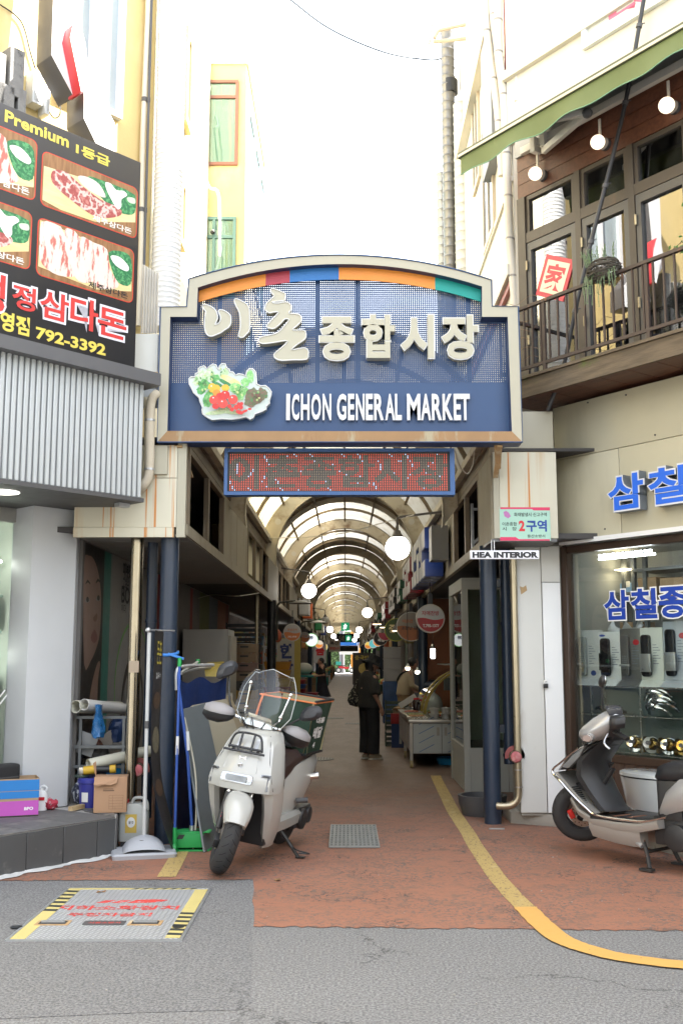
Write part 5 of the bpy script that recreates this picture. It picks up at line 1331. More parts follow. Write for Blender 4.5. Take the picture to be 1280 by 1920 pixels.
MB().bar((p1.x,-.12,p1.z),(p2.x,-.45,p2.z),.05,.07).build('arm',ARMW,aw,RF.m,bevel=.006)
MB().bar((p2.x,-.45,p2.z+.01),(p3.x,-.74,fz+.0),.045,.06).build('arm',ARMW,aw,RF.m,bevel=.006)
MB().ball((p2.x,-.45,p2.z),.05,12,8).build('elbow',DGREY,aw,RF.m)
MB().box(xb+.30,4.2,-.13,-.075,BZ1-.03,BZ1+.045).build('torsion_bar',ARMW,aw,RF.m)
b=MB()
for x in(xb+.48,p1.x):b.box(x,x+.06,-.17,-.062,BZ1-.10,BZ1+.06)
b.build('bracket',ARMW,aw,RF.m)
# ---- balcony
BO_=-.55
dz0=rx(978,752,BO_)[1];dz1=rx(978,714,BO_)[1];bx0=rx(972,740,BO_)[0]-.25
dz0=DKZ+.02;dz1=DKZ+.20
bal=fthing('balcony','wooden balcony with mossy edge board and thin brown iron railing over the hardware shop','balcony',RF,1.2,0,dz0)
EDG=woodm('mossy_board',(.085,.065,.042),(.14,.105,.068),(1,8,8),.8,3,stains=(((.10,.13,.03),2.6,.52,.70,(1,1,1)),))
MB().box(bx0,4.5,BO_-.03,BO_,dz0,dz1).build('edge_board',EDG,bal,RF.m)
MB().box(bx0,4.5,BO_-.05,-.005,dz1+.002,dz1+.03).build('deck',EDG,bal,RF.m)
x=bx0;k=0
while x<4.4:
 MB().box(x+.004,x+.30,BO_+.002,.07,dz0+.012,dz0+.035).build('soffit_plank',WOODD,bal,RF.m);x+=.304
IRON=pm('railing_brown',(.048,.032,.027),.55,var=.2,stains=(((.22,.10,.05),12,.62,.75,(1,1,.5)),))
rz1=rx(1000,568,BO_)[1];rz0=dz1+.10
MB().box(bx0,4.5,BO_-.02,BO_+.02,rz1-.03,rz1).build('top_rail',IRON,bal,RF.m)
MB().box(bx0,4.5,BO_-.012,BO_+.012,rz0,rz0+.03).build('bottom_rail',IRON,bal,RF.m)
MB().box(bx0-.02,bx0+.02,BO_,.45,rz1-.03,rz1).build('top_rail',IRON,bal,RF.m)
x=bx0+.02;b0_=None;k=0
while x<3.6:
 big=(k%10==9)
 if b0_ is None:b0_=MB().box(-.0085,.0085,BO_-.008,BO_+.008,rz0+.031,rz1-.031).build('baluster',IRON,bal,RF.m@Matrix.Translation((x,0,0)));xx=x
 else:o=b0_.copy();COL.objects.link(o);o.location=(x-xx,0,0)
 x+=.108;k+=1
for x in(bx0+.6,1.52,2.9):MB().box(x-.018,x+.018,BO_-.013,BO_+.013,dz1+.03,rz1-.031).build('rail_post',IRON,bal,RF.m)
b=MB()
for k in range(7):
 z_=rz0+.1+k*.1;b.tube(cat2([(bx0+.02+.10*i,BO_+.012*(-1)**i,z_+.03*math.sin(i*2+k)) for i in range(6)],3),.0025,4)
b.build('wire_netting',pm('rust_wire',(.16,.10,.06),.7),bal,RF.m)
q=RF.hit(1133,508,BO_-.02)
nest=fthing('hanging_basket','dry twig basket with trailing green stems hung on the balcony rail','basket',RF,q.x,BO_,q.z-.14)
rb2=random.Random(11);b=MB();g=MB()
for k in range(110):
 a_=rb2.uniform(0,2*PI);t_=rb2.uniform(0,PI);R0=rb2.uniform(.85,1.05)
 ax=Vector((rb2.uniform(-.4,.4),rb2.uniform(-.4,.4),1)).normalized();u=ax.orthogonal().normalized();v_=ax.cross(u);h_=rb2.uniform(-.7,.75)
 rr_=math.sqrt(1-h_*h_)*R0
 pts=[Vector((q.x,BO_-.03,q.z))+Vector(((ax.x*h_+(u.x*math.cos(a_+s)+v_.x*math.sin(a_+s))*rr_)*.17,(ax.y*h_+(u.y*math.cos(a_+s)+v_.y*math.sin(a_+s))*rr_)*.13,(ax.z*h_+(u.z*math.cos(a_+s)+v_.z*math.sin(a_+s))*rr_)*.115)) for s in(0,.5,1.0,1.5,2.0)]
 b.tube(pts,.0045,4,caps=False)
tag(b.build('twigs',pm('twig',(.085,.075,.06),.9,var=.5,scale=40),nest,RF.m),kind='stuff')
for k in range(46):
 a_=rb2.uniform(-1,1);x0_=q.x+a_*.16;up=rb2.random()<.45
 z0_=q.z+(.06 if up else-.02);L_=rb2.uniform(.08,.16) if up else rb2.uniform(.12,.42)*(1-abs(a_)*.3)
 pts=[Vector((x0_+a_*.03*s+rb2.uniform(-.01,.01),BO_-.09-.02*s,z0_+(L_*s if up else .05*math.sin(s*3)-L_*s))) for s in(0,.25,.5,.75,1)]
 g.tube(pts,.0032,4,caps=False)
 for s in pts[1:]:
  for j in range(2):
   d_=Vector((rb2.uniform(-1,1),rb2.uniform(-.5,.5),rb2.uniform(-.6,.6)))*.022;w_=Vector((-d_.z,0,d_.x))*.22
   g.face([s,s+d_*.5+w_,s+d_,s+d_*.5-w_])
tag(g.build('stems',pm('pale_green_stem',(.13,.19,.10),.7,var=.4,scale=30),nest,RF.m,fixn=False),kind='stuff')
lv=fthing('potted_vine','green leafy branch reaching in from the right edge above the rail','plant',RF,2.05,-.35,rz1-.3)
b=MB();st=MB();rb3=random.Random(4)
for s in range(9):
 p0=Vector((2.02+rb3.uniform(-.05,.25),-.38,5.15+rb3.uniform(-.5,.5)));p1_=p0+Vector((-.32*rb3.uniform(.5,1),-.1,rb3.uniform(-.18,.22)))
 st.tube([p0+Vector((.35,0,-.15)),p0,(p0+p1_)/2+Vector((0,0,.03)),p1_],.004,4)
 for k in range(26):
  c_=p0.lerp(p1_,rb3.random())+Vector((rb3.uniform(-.05,.05),rb3.uniform(-.05,.05),rb3.uniform(-.05,.05)))
  d_=Vector((rb3.uniform(-1,.3),rb3.uniform(-.4,.4),rb3.uniform(-.7,.4))).normalized()*rb3.uniform(.03,.055);w_=d_.cross(Vector((0,1,.3))).normalized()*d_.length*.26
  b.face([c_,c_+d_*.4+w_,c_+d_,c_+d_*.4-w_])
tag(b.build('leaves',pm('leaf_green',(.055,.16,.035),.5,var=.4,scale=20),lv,RF.m,fixn=False),kind='stuff');st.build('stem',pm('stem_brown',(.10,.08,.04),.8),lv,RF.m)
pts=[P(x,y,Y) for x,y,Y in((1212,-40,8.85),(1198,45,8.9),(1172,190,9.0),(1135,345,9.1),(1108,450,9.2),(1078,580,9.3),(1056,685,9.4),(1026,770,9.52))]
t=thing('slanting_conduit','black cable conduit slanting across the balcony down to the cream box','conduit',pts[-1])
MB().tube(cat2(pts,5),.021,10).build('conduit',pm('conduit_black',(.03,.03,.033),.45),t,I4,smooth=True)
for k in(1,2,3,4,5,6):
 d_=(pts[k+1]-pts[k]).normalized();b=MB();b.cyl(pts[k],pts[k]+d_*.035,.030,n=10);b.bar(pts[k],pts[k]+Vector((.05,0,.01)),.008,.008);b.build('clip',DGREY,t,I4)
 # ---- lower fascia of separate cream panels
FO=-.10
FZ0,FZ1=2.70,DKZ-.002
fx0=rx(1040,900,FO)[0];zs_=rx(1052,862,FO)[1];xs1=rx(1160,880,FO)[0]
FCR=pm('fascia_cream',(.48,.45,.33),.45,var=.05,stains=(((.36,.33,.24),1.8,.55,.8,(1,1,.25)),))
for(x0,x1,z0,z1) in((fx0,5,zs_+.003,FZ1),(fx0,xs1-.003,FZ0,zs_-.003),(xs1+.003,xs1+1.4,FZ0,zs_-.003),(xs1+1.406,xs1+2.8,FZ0,zs_-.003)):
 MB().box(x0,x1,FO,FO+.03,z0,z1).build('fascia_panel',FCR,br,RF.m,bevel=.003)
MB().box(fx0-.02,5,FO+.031,.6,FZ0+.005,FZ1-.01).build('fascia_core',FCR,br,RF.m)
MB().box(fx0+.05,5,FO-.03,FO+.02,FZ0-.045,FZ0-.003).build('drip_rail',WHITEP,br,RF.m)
b=MB()
for(x,z_) in((fx0+.1,zs_+.05),(.45,zs_+.5),(.9,zs_+.48),(1.2,zs_+.05),(.6,FZ0+.06)):b.cyl((x,FO,z_),(x,FO-.006,z_),.009,n=8)
b.build('screw',DGREY,br,RF.m)
cl_=fthing('shop_letters','blue raised shop letters with pale edges reading 삼칠종 on the cream fascia','sign',RF,.9,FO,3.1)
LBF=pm('letter_blue',(.020,.13,.66),.4,var=.03);LSD=pm('letter_side',(.20,.23,.27),.4,metal=.3);LED_=pm('letter_edge',(.62,.64,.68),.4)
z0=rx(1141,963,FO-.1)[1];z1=rx(1141,892,FO-.1)[1];xA=rx(1138,930,FO-.1)[0];xB=rx(1210,930,FO-.1)[0];wd=xB-xA
for k,ch in enumerate('삼칠종'):
 x=xA+k*(wd+.02)
 o=text(ch,x,x+wd,z0,z1,FO-.11,.10,bold=.050).build('letter',LSD,cl_,RF.m)
 text(ch,x,x+wd,z0,z1,FO-.1115,bold=.050).build('rim',LED_,o,RF.m,fixn=False)
 text(ch,x+.016,x+wd-.016,z0+.016,z1-.016,FO-.113,bold=.028).build('face',LBF,o,RF.m,fixn=False)
 # ---- shop window
wx0=rx(1058,1200,0)[0];wz1=2.60;wz0=rx(1080,1408,0)[1];wx1=3.2
b=MB();b.box(wx0,wx0+.085,-.03,.06,.12,FZ0-.05);b.box(wx0+.085,wx1,-.03,.06,wz1-.02,FZ0-.05);b.box(wx0+.085,wx1,-.03,.06,wz0-.07,wz0)
b.box(wx0+.05,wx0+.085,-.045,-.031,.12,FZ0-.05)
b.build('shop_window_frame',BROWN,br,RF.m,bevel=.004,segs=1)
MB().box(wx0+.05,wx1,.02,.028,wz0-.01,wz1).build('shop_pane',glassm('shop_glass_right',(.94,.97,.96),.8,.01,.008),br,RF.m)
x=wx0+.086
PLK=woodm('dado_wood',(.040,.022,.014),(.065,.035,.022),(8,8,1),.55)
while x<wx1-.1:MB().box(x+.003,x+.115,-.02,.04,.12,wz0-.072).build('dado_plank',PLK,br,RF.m);x+=.118
WI=pm('shop_wall_pale',(.36,.37,.355),.7,var=.05)
b=MB();b.box(wx0,wx1,1.10,1.14,0,FZ0);b.box(wx0-.02,wx0+.02,.08,1.1,0,FZ0);b.box(wx0+.02,wx1,.08,1.1,wz0-.06,wz0-.02);b.box(wx0+.02,wx1,.08,1.1,FZ0-.06,FZ0-.01)
b.build('shop_interior',WI,br,RF.m)
xA,zA=rx(1122,1046,.11);xB,zB=rx(1225,1036,.11)
t=fthing('strip_light','lit white strip light at the top of the hardware shop window','lamp',RF,(xA+xB)/2,.11,zB)
MB().box(xA,xB,.10,.13,zB-.02,zB+.0).build('tube',emitm('tube_cold',(.92,.97,1.0),9.0),t,RF.m)
b=MB()
for k in range(12):b.box(xA+(xB-xA)*(k+.2)/12,xA+(xB-xA)*(k+.6)/12,.09,.11,zB+.012,zB+.03)
b.build('led_row',emitm('tube_cold',(1,1,1),5),t,RF.m)
q=RF.hit(1170,1069,.7);MB().box(q.x-.08,q.x+.08,.65,.75,q.z,q.z+.008).build('ceiling_spot',emitm('spot_warm',(1,.8,.5),12),br,RF.m)
sh=fthing('slotted_shelf','grey slotted angle shelving with cartons behind the hardware shop glass','shelf',RF,1.0,.75,wz0)
SLOT=pm('slot_grey',(.13,.14,.145),.5,metal=.4)
for x in(wx0+.16,wx0+.42,rx(1192,1100,.75)[0],2.6):
 MB().box(x-.02,x+.02,.70,.74,wz0,FZ0-.06).build('upright',SLOT,sh,RF.m)
for z_ in(2.10,2.42):MB().box(rx(1192,1100,.75)[0],wx1,.68,1.08,z_,z_+.03).build('tier',SLOT,sh,RF.m)
for z_ in(1.75,2.2):MB().box(wx0+.04,wx0+.42,.68,1.08,z_,z_+.025).build('tier',SLOT,sh,RF.m)
CART=pm('carton',(.30,.20,.11),.8,var=.08)
def carton(name,lab,x0,x1,z0,z1,y0=.72,y1=1.0,m=CART,grp='cartons on the shop shelving'):
 t=fthing(name,lab,'box',RF,(x0+x1)/2,(y0+y1)/2,z0,grp)
 MB().box(x0,x1,y0,y1,z0,z1).build('carton',m,t,RF.m,bevel=.004,segs=1)
 MB().box((x0+x1)/2-.02,(x0+x1)/2+.02,y0-.001,y1,z1+.001,z1+.002).build('tape',pm('carton_tape',(.42,.32,.18),.4),t,RF.m)
 MB().box(x0+.04,x0+.13,y0-.003,y0-.001,z0+.05,z0+.11).build('label_print',pm('carton_label',(.6,.58,.52),.6),t,RF.m)
xs0=rx(1192,1100,.75)[0]
carton('carton','brown carton on the shop shelving, left end above the blue vinyl letters',xs0+.04,xs0+.26,2.132,2.36)
carton('carton','brown carton with a pale label on the shop shelving, second from the left',xs0+.30,xs0+.60,2.132,2.34)
carton('carton','brown carton on the shop shelving nearest the right edge of the photo',xs0+.66,xs0+.95,2.132,2.38)
carton('carton','small brown carton on the narrow shelving at the left end of the shop',wx0+.08,wx0+.30,1.777,1.93)
carton('carton','blue and white carton on the narrow shelving at the left end of the shop',wx0+.10,wx0+.30,2.226,2.32,m=pm('carton_blue',(.20,.34,.50),.6))
VB=pm('vinyl_blue',(.012,.05,.34),.4);VW=pm('vinyl_white',(.78,.78,.76),.4)
z0=rx(1134,1163,.015)[1];z1=rx(1134,1108,.015)[1];xA=rx(1131,1135,.015)[0];xB=rx(1178,1135,.015)[0];wd=(xB-xA)
vt=fthing('window_vinyl','blue vinyl letters with white outline reading 삼칠종합 on the shop glass','lettering',RF,xA+1.8*wd,.015,z0)
for k,ch in enumerate('삼칠종합'):
 x=xA+k*wd*1.06
 o=text(ch,x,x+wd,z0,z1,.0165,bold=.030).build('letter',VB,vt,RF.m,fixn=False)
 text(ch,x-.012,x+wd+.012,z0-.012,z1+.012,.0180,bold=.068).build('outline',VW,o,RF.m,fixn=False)
 # ---- goods in the window
CHF=pm('display_steel',(.55,.55,.53),.25,metal=.9)
rk=fthing('display_rack','glass display rack with chrome uprights behind the shop window','rack',RF,.9,.25,wz0)
zsh=rx(1100,1285,.15)[1];zs2=rx(1090,1336,.15)[1]
SHG=glassm('shelf_glass',(.75,.88,.84),1.0)
for z_ in(zsh,zs2,wz0+.02):
 MB().box(wx0+.10,wx1,.08,.42,z_-.008,z_).build('shelf',SHG,rk,RF.m)
 MB().box(wx0+.10,wx1,.072,.079,z_-.010,z_+.002).build('shelf_edge',CHF,rk,RF.m)
for px in(1111,1202):x=rx(px,1330,.08)[0];MB().box(x-.007,x+.007,.06,.07,wz0+.02,zsh-.01).build('upright',CHF,rk,RF.m)
for x in(wx0+.12,1.6):MB().box(x-.007,x+.007,.40,.414,wz0+.02,zsh-.01).build('upright',CHF,rk,RF.m)
MB().box(wx0+.10,wx1,.44,.46,wz0,zsh+.0).build('mirror_back',pm('rack_back',(.16,.20,.19),.2,var=.2),rk,RF.m)
LK={}
def lock(px0,py0,px1,py1,lab,bm,lm,lx0,lx1,hz,hm,logo=None,long=False):
 a,c_=rx(px0,py1,.16),rx(px1,py0,.16);x0,x1,z0,z1=a[0],c_[0],max(a[1],zsh+.002),c_[1]
 z0=zsh+.002
 t=fthing('lock_display',lab,'door lock',RF,(x0+x1)/2,.16,z0,'door locks on display stands')
 MB().loft([[(x0,.16,z0+.06),(x1,.16,z0+.06),(x1,.26,z0+.06),(x0,.26,z0+.06)],[(x0,.16,z1),(x1,.16,z1),(x1,.22,z1),(x0,.22,z1)]]).build('board',bm,t,RF.m,bevel=.006)
 MB().add([(x0-.02,.10,z0),(x1+.004,.10,z0),(x1,.16,z0+.06),(x0,.16,z0+.06),(x0-.02,.28,z0),(x1+.004,.28,z0),(x1,.26,z0+.06),(x0,.26,z0+.06)],[(0,1,2,3),(4,7,6,5),(0,3,7,4),(1,5,6,2),(0,4,5,1),(3,2,6,7)]).build('foot',bm,t,RF.m)
 w=x1-x0;h=z1-z0
 la,lb=x0+w*lx0,x0+w*lx1
 o=MB().prism(rrect(la,lb,z0+h*.17,z0+h*.88,min(.03,(lb-la)*.3)),.125,.159).build('lock_body',lm,t,RF.m,bevel=.005)
 if not long:
  b=MB()
  for i in range(3):
   for j in range(4):b.box(la+(lb-la)*(.2+.22*i),la+(lb-la)*(.34+.22*i),.1235,.1245,z0+h*(.40+.035*j),z0+h*(.425+.035*j))
  b.build('keypad',pm('key_grey',(.25,.26,.27),.4),o,RF.m)
 MB().box((la+lb)/2-.005-(.05 if lx0>.3 else .02),(la+lb)/2+.09,.075,.095,z0+h*hz,z0+h*hz+.022+(.14 if long else 0)).build('handle',hm,o,RF.m,bevel=.006)
 b=MB()
 for k in range(8):
  xx=lb+.015 if lx1<.7 else x0+.01
  b.box(xx,min(x1-.01,xx+.04+.02*(k%3)),.1575,.159,z0+h*(.70-.045*k),z0+h*(.70-.045*k)+.006)
 b.build('print',pm('print_grey',(.22,.25,.30),.6),t,RF.m)
 if logo:
  lc,(u,v,ru,rv_)=logo;MB().prism(disc(x0+w*u,z0+h*v,w*ru,h*rv_,14),.1575,.159).build('logo',lc,t,RF.m)
GRB=pm('lock_board_grey',(.62,.64,.62),.4);WHB=pm('lock_board_white',(.82,.84,.82),.35);GMB=pm('lock_board_gunmetal',(.20,.20,.19),.35,metal=.4);BKL=pm('lock_black',(.018,.018,.02),.2)
SLV=pm('lock_silver',(.45,.46,.46),.3,metal=.6)
lock(1083,1181,1121,1283,'grey display stand with a rounded silver keypad door lock, leftmost in the window',GRB,SLV,.14,.48,.36,SLV,(pm('logo_navy',(.03,.06,.22),.5),(.72,.22,.12,.05)))
lock(1123,1184,1161,1283,'white display stand with a flat black door lock and blue oval logo',WHB,BKL,.18,.56,.28,BKL,(pm('logo_blue',(.02,.08,.45),.5),(.2,.93,.13,.022)),True)
lock(1164,1178,1199,1283,'gunmetal display stand with a grey keypad lock and red tag',GMB,pm('lock_grey',(.17,.17,.17),.3,metal=.5),.12,.50,.34,SLV,(pm('logo_red',(.55,.02,.03),.5),(.78,.76,.15,.05)))
lock(1202,1176,1240,1283,'pale green white display stand with a tall black lock and big square handle',pm('lock_board_ivory',(.78,.81,.74),.35),BKL,.12,.50,.25,SLV,None,True)
lock(1246,1164,1290,1283,'blue grey display stand with a black lock beside the right edge of the photo',pm('lock_board_bluegrey',(.50,.55,.60),.35),BKL,.14,.48,.25,SLV,(pm('logo_red',(.55,.02,.03),.5),(.74,.78,.14,.045)),True)
BRASS=pm('brass',(.55,.36,.10),.18,metal=1.0);KWH=pm('knob_white',(.62,.63,.60),.25)
for k,(px,py,m,c_) in enumerate(((1190,1388,CHROME,'chrome'),(1208,1385,BRASS,'brass'),(1222,1392,KWH,'white'),(1238,1384,BRASS,'brass'),(1254,1393,CHROME,'pale chrome'),(1270,1387,BRASS,'brass'),(1284,1395,BRASS,'gold'))):
 x,z_=rx(px,py,.14);z_=wz0+.021+.076
 t=fthing('door_knob','%s door knob on the lowest window shelf, number counted by place: %s from the left'%(c_,['first','second','third','fourth','fifth','sixth','seventh'][k]),'door knob',RF,x,.14,wz0+.02,'door knobs on the lowest window shelf')
 t['label']='%s door knob, %s from the left on the lowest window shelf'%(c_,['first','second','third','fourth','fifth','sixth','seventh'][k])
 M_=RF.m@Matrix.Translation((x,.14,z_))@Matrix.Rotation(PI/2-.25,4,'X')@Matrix.Rotation(.3*(-1)**k,4,'Y')@Matrix.Scale(1.55,4)
 MB().lathe([(.001,.0),(.045,.0),(.048,.008),(.018,.015),(.016,.035),(.034,.045),(.036,.062),(.028,.075),(.001,.078)],20).xf(M_).build('knob',m,t,I4,smooth=True)
 MB().lathe([(.012,.079),(.012,.083),(.001,.084)],10).xf(M_).build('keyhole',DGREY,t,I4)
for k,(px0,px1) in enumerate(((1112,1150),(1205,1270))):
 t=fthing('handle_bundle',['flat bundle of chrome lever handles on the middle glass shelf','tangled heap of chrome door handles on the middle glass shelf'][k],'handles',RF,rx((px0+px1)/2,1340,.2)[0],.2,zs2)
 for j in range(9 if k else 6):
  x0=rx(px0,1340,.2)[0]+rb3.uniform(0,.14);zz=zs2+.012+(.02*j if k else .008*j)
  MB().tube(cat2([(x0,.16+rb3.uniform(0,.1),zz),(x0+.06,.15,zz+(.07 if k else .02)),(x0+.18,.17,zz+(.06 if k else .02)),(x0+.24,.22,zz)],4),.013,8).build('lever',CHROME,t,RF.m,smooth=True)
t=fthing('plastic_bag','crumpled translucent plastic bag above the lock displays','bag',RF,rx(1165,1180,.35)[0],.35,zsh+.40)
b=MB();rb4=random.Random(2);N=9
gx0,gz0=rx(1143,1184,.35);gx1,gz1=rx(1205,1160,.35)
gr=[[(gx0+(gx1-gx0)*i/N,.33+rb4.uniform(-.03,.03),gz0-.05+(gz1-gz0+.05)*j/4*(.7+.3*math.sin(i*1.7))) for i in range(N+1)] for j in range(5)]
b.loft(gr,caps=False,closed=False);b.build('film',pm('bag_film',(.50,.52,.53),.25),t,RF.m,smooth=True,fixn=False)
# ---- pillar between arcade and shop
PY0=10.0
pxa,pxb,pxm=P(971,1300,PY0).x,P(1055,1300,PY0).x,P(1020,1300,PY0).x
pil=thing('shop_pillar','white metal clad pillar with a small black padlock between the column and the shop window','pillar',((pxa+pxb)/2,PY0,.1))
MB().box(pxa+.01,pxb+.04,PY0+.03,PY0+.5,.10,2.70).build('core',pm('pillar_core',(.35,.34,.30),.6),pil,I4)
zsm=P(1030,1092,PY0).z
PWH=pm('pillar_white',(.60,.60,.56),.5,var=.04,stains=(((.40,.36,.29),2.2,.64,.85,(1,1,.4)),((.30,.27,.22),9,.72,.8,(1,1,.3))))
MB().box(pxa,pxm-.004,PY0,PY0+.03,.13,2.66).build('panel',PWH,pil,I4,bevel=.003)
MB().box(pxm+.004,pxb,PY0-.012,PY0+.03,.13,zsm-.003).build('panel',WHITEP,pil,I4,bevel=.003)
MB().box(pxm+.0,pxb,PY0-.012,PY0+.03,zsm+.003,2.66).build('panel',PWH,pil,I4,bevel=.003)
q=P(976,1107,PY0);MB().prism([(q.x,q.z-.04),(q.x+.03,q.z-.02),(q.x+.06,q.z+.0),(q.x+.05,q.z+.05),(q.x+.02,q.z+.03),(q.x-.01,q.z+.04)],PY0-.002,PY0-.0005).build('torn_tape',pm('tape_tan',(.42,.29,.15),.7),pil,I4)
q=P(1021,1284,PY0)
lk=MB().box(q.x-.022,q.x+.022,PY0-.045,PY0-.022,q.z-.03,q.z+.012).build('padlock',BLACK,pil,I4,bevel=.004)
MB().tube(cat2([(q.x-.014,PY0-.033,q.z+.012),(q.x-.012,PY0-.033,q.z+.038),(q.x+.0,PY0-.033,q.z+.046),(q.x+.013,PY0-.033,q.z+.036)],4),.0045,6).build('shackle',CHROME,lk,I4)
l0=G(958,1545);l1=G(1055,1548)
kp=[(l0.x,l0.y+.02),G(1050,1552).to_2d()[:],G(1128,1567).to_2d()[:],G(1195,1586).to_2d()[:],G(1290,1612).to_2d()[:],rp(6,-.8),rp(6,.3),(2.6,10.8),(l0.x-.02,10.9)]
structure(MB().slab([tuple(p) for p in kp],0,.115).build('kerb',pm('kerb_concrete',(.34,.31,.26),.85,var=.12,scale=7,bump=.4,bscale=40,stains=(((.10,.09,.08),7,.62,.72,(1,1,.3)),)),bevel=.012))
t=thing('steel_riser','brass coloured riser pipe with elbow at its foot beside the white pillar','pipe',(P(970,1490,10.1).x,10.1,.15))
PBR=pm('riser_steel',(.42,.36,.25),.3,metal=.8,var=.2)
MB().tube(cat2([(1.63,9.985,2.62),(1.63,9.985,1.5),(1.63,9.985,.55),(1.63,9.985,.34),(1.615,9.985,.25),(1.56,9.99,.20),(1.48,10.0,.19),(1.43,10.02,.19)],5),.034,14).build('riser',PBR,t,I4,smooth=True)
for z_ in(.36,.52):MB().cyl((1.63,9.985,z_),(1.63,9.985,z_+.015),.040,n=14).build('clamp',STEEL,t,I4)
SIAM=pm('siamese_red',(.42,.10,.11),.5,var=.1,stains=(((.55,.30,.28),8,.5,.7,(1,1,1)),))
def siamese(c,label,s=1.0,rot=0):
 t=thing('hose_inlet',label,'hose inlet',c,rot)
 b=MB();N=14
 pts=[(math.cos(a)*.095*s,math.sin(a)*.10*s) for a in[PI*(1.08-1.16*k/N) for k in range(N+1)]]
 inn=[(x*.55,z*.55) for x,z in pts]
 b.add([(x,.0,z) for x,z in pts]+[(x,.0,z) for x,z in inn]+[(x,.012,z) for x,z in pts]+[(x,.012,z) for x,z in inn],[(i,i+1,N+2+i,N+1+i) for i in range(N)]+[(2*N+2+i,3*N+3+i,3*N+4+i,2*N+3+i) for i in range(N)]+[(i,2*N+2+i,2*N+3+i,i+1) for i in range(N)])
 b.build('name_arc',pm('arc_dark_red',(.22,.055,.05),.6,var=.2),t)
 MB().cyl((0,.10,0),(0,-.06,0),.058*s,n=20).build('socket',pm('socket_brown',(.12,.09,.06),.5,metal=.4),t,smooth=True)
 MB().lathe([(.001,0),(.05*s,0),(.05*s,.03),(.042*s,.036),(.001,.036)],20,Matrix.Translation((0,-.055,0))@Matrix.Rotation(PI/2,4,'X')).build('cap',SIAM,t,smooth=True)
 MB().obox((0,-.096,0),(.014,.012,.07*s),Matrix.Rotation(-.3,3,'Y')).build('lug',SIAM,t)
 return t
q=P(963,1417,10.05);siamese((q.x,10.0,q.z),'faded red fire hose inlet on the pipe right of the right column')
# ---- vertical ducts above the gate on the right
for(px,Y,r,m,lab,top) in((843,15.2,.105,pm('duct_grey',(.17,.165,.155),.35,metal=.5,var=.2,scale=3),'grey banded spiral duct, middle of the three behind the gate sign',62),(829,15.5,.09,pm('duct_grey_light',(.30,.30,.285),.4,metal=.4,var=.12),'slim pale grey duct left of the banded spiral duct',330),(869,15.0,.135,pm('duct_pale',(.42,.405,.36),.4,metal=.2,var=.1),'wide pale duct nearest the white building behind the gate sign',205)):
 p=P(px,400,Y);z1=P(px,top,Y).z
 ringed_duct('vent_duct',lab,p.x,Y,r,4.6,z1,m,.15,'vent ducts behind the gate sign',depth=.010)
p=P(843,165,15.2);tag(MB().cyl((p.x,15.2,p.z-.10),(p.x,15.2,p.z+.12),.122,n=20).build('duct_tape',BLACK,smooth=True),'black tape wrap around the grey banded duct','tape')
p=P(869,205,15.0);t=thing('duct_elbow','pale duct elbow turning from the wide duct into the white wall','duct',(p.x,15.0,p.z-.02))
MB().tube(cat2([(0,0,0),(0,0,.15),(.06,-.02,.28),(.2,-.06,.36),(.35,-.1,.38)],4),.125,16).build('elbow',MATS['duct_pale'],t,smooth=True)
t=thing('sign_bracket','empty beige steel sign frame jutting from the white building over the ducts','bracket',P(880,70,14.4))
BEI=pm('bracket_beige',(.45,.38,.28),.5)
a=P(805,80,14.4);u=P(822,-40,14.4)
MB().bar(a,u,.11,.03).build('plate',BEI,t,I4)
MB().tube(cat2([P(812,78,14.4),P(850,75,14.4),P(882,71,14.4)],4),.030,8).build('strut',BEI,t,I4,smooth=True)
MB().tube(cat2([P(814,72,14.4),P(822,58,14.4),P(840,53,14.4),P(882,44,14.4)],4),.030,8).build('strut',BEI,t,I4,smooth=True)
MB().bar(P(881,74,14.4),P(881,40,14.4),.03,.03).build('strut',BEI,t,I4)
INS=pm('insulated_white',(.64,.60,.52),.75,var=.07,bump=.3,bscale=25)
for k,(pts,r,lab) in enumerate((([(912,-40),(912,60),(925,150),(934,230),(940,330)],.040,'white wrapped pipe leaning along the alley wall, leftmost of three'),([(922,-40),(925,30),(936,110),(945,200),(950,300)],.045,'white wrapped pipe leaning along the alley wall, middle of three'),([(934,-40),(933,40),(934,100),(944,180),(949,290),(952,370),(955,450),(962,520),(966,580)],.048,'white wrapped pipe running down the wall corner to the balcony rail'))):
 P_=[P(x,y,10.55+.05*(2-k)) for x,y in pts]
 t=thing('wrapped_pipe',lab,'pipe',P_[-1],group='white wrapped pipes on the alley corner')
 MB().tube(cat2(P_,5),r,12).build('pipe',INS,t,I4,smooth=True)
 b=MB()
 for q in P_[1:-1]:b.cyl(q,q+Vector((.003,0,.02)),r+.003,n=12)
 b.build('tie',pm('tie_grey',(.3,.28,.25),.7),t,I4)
P_=[P(945,-30,10.6),P(947,60,10.6),P(949,150,10.6),P(951,235,10.6)]
tag(MB().tube(P_,.018,8).build('red_pipe',pm('red_pipe',(.42,.06,.05),.45),smooth=True),'thin red pipe dropping down behind the green awning','pipe')
p0=P(968,190,10.4);p1=P(975,-40,10.4)
tag(MB().bar(p1,p0,.06,.05).build('downpipe',WFR),'white square downpipe ending above the left end of the awning','pipe')
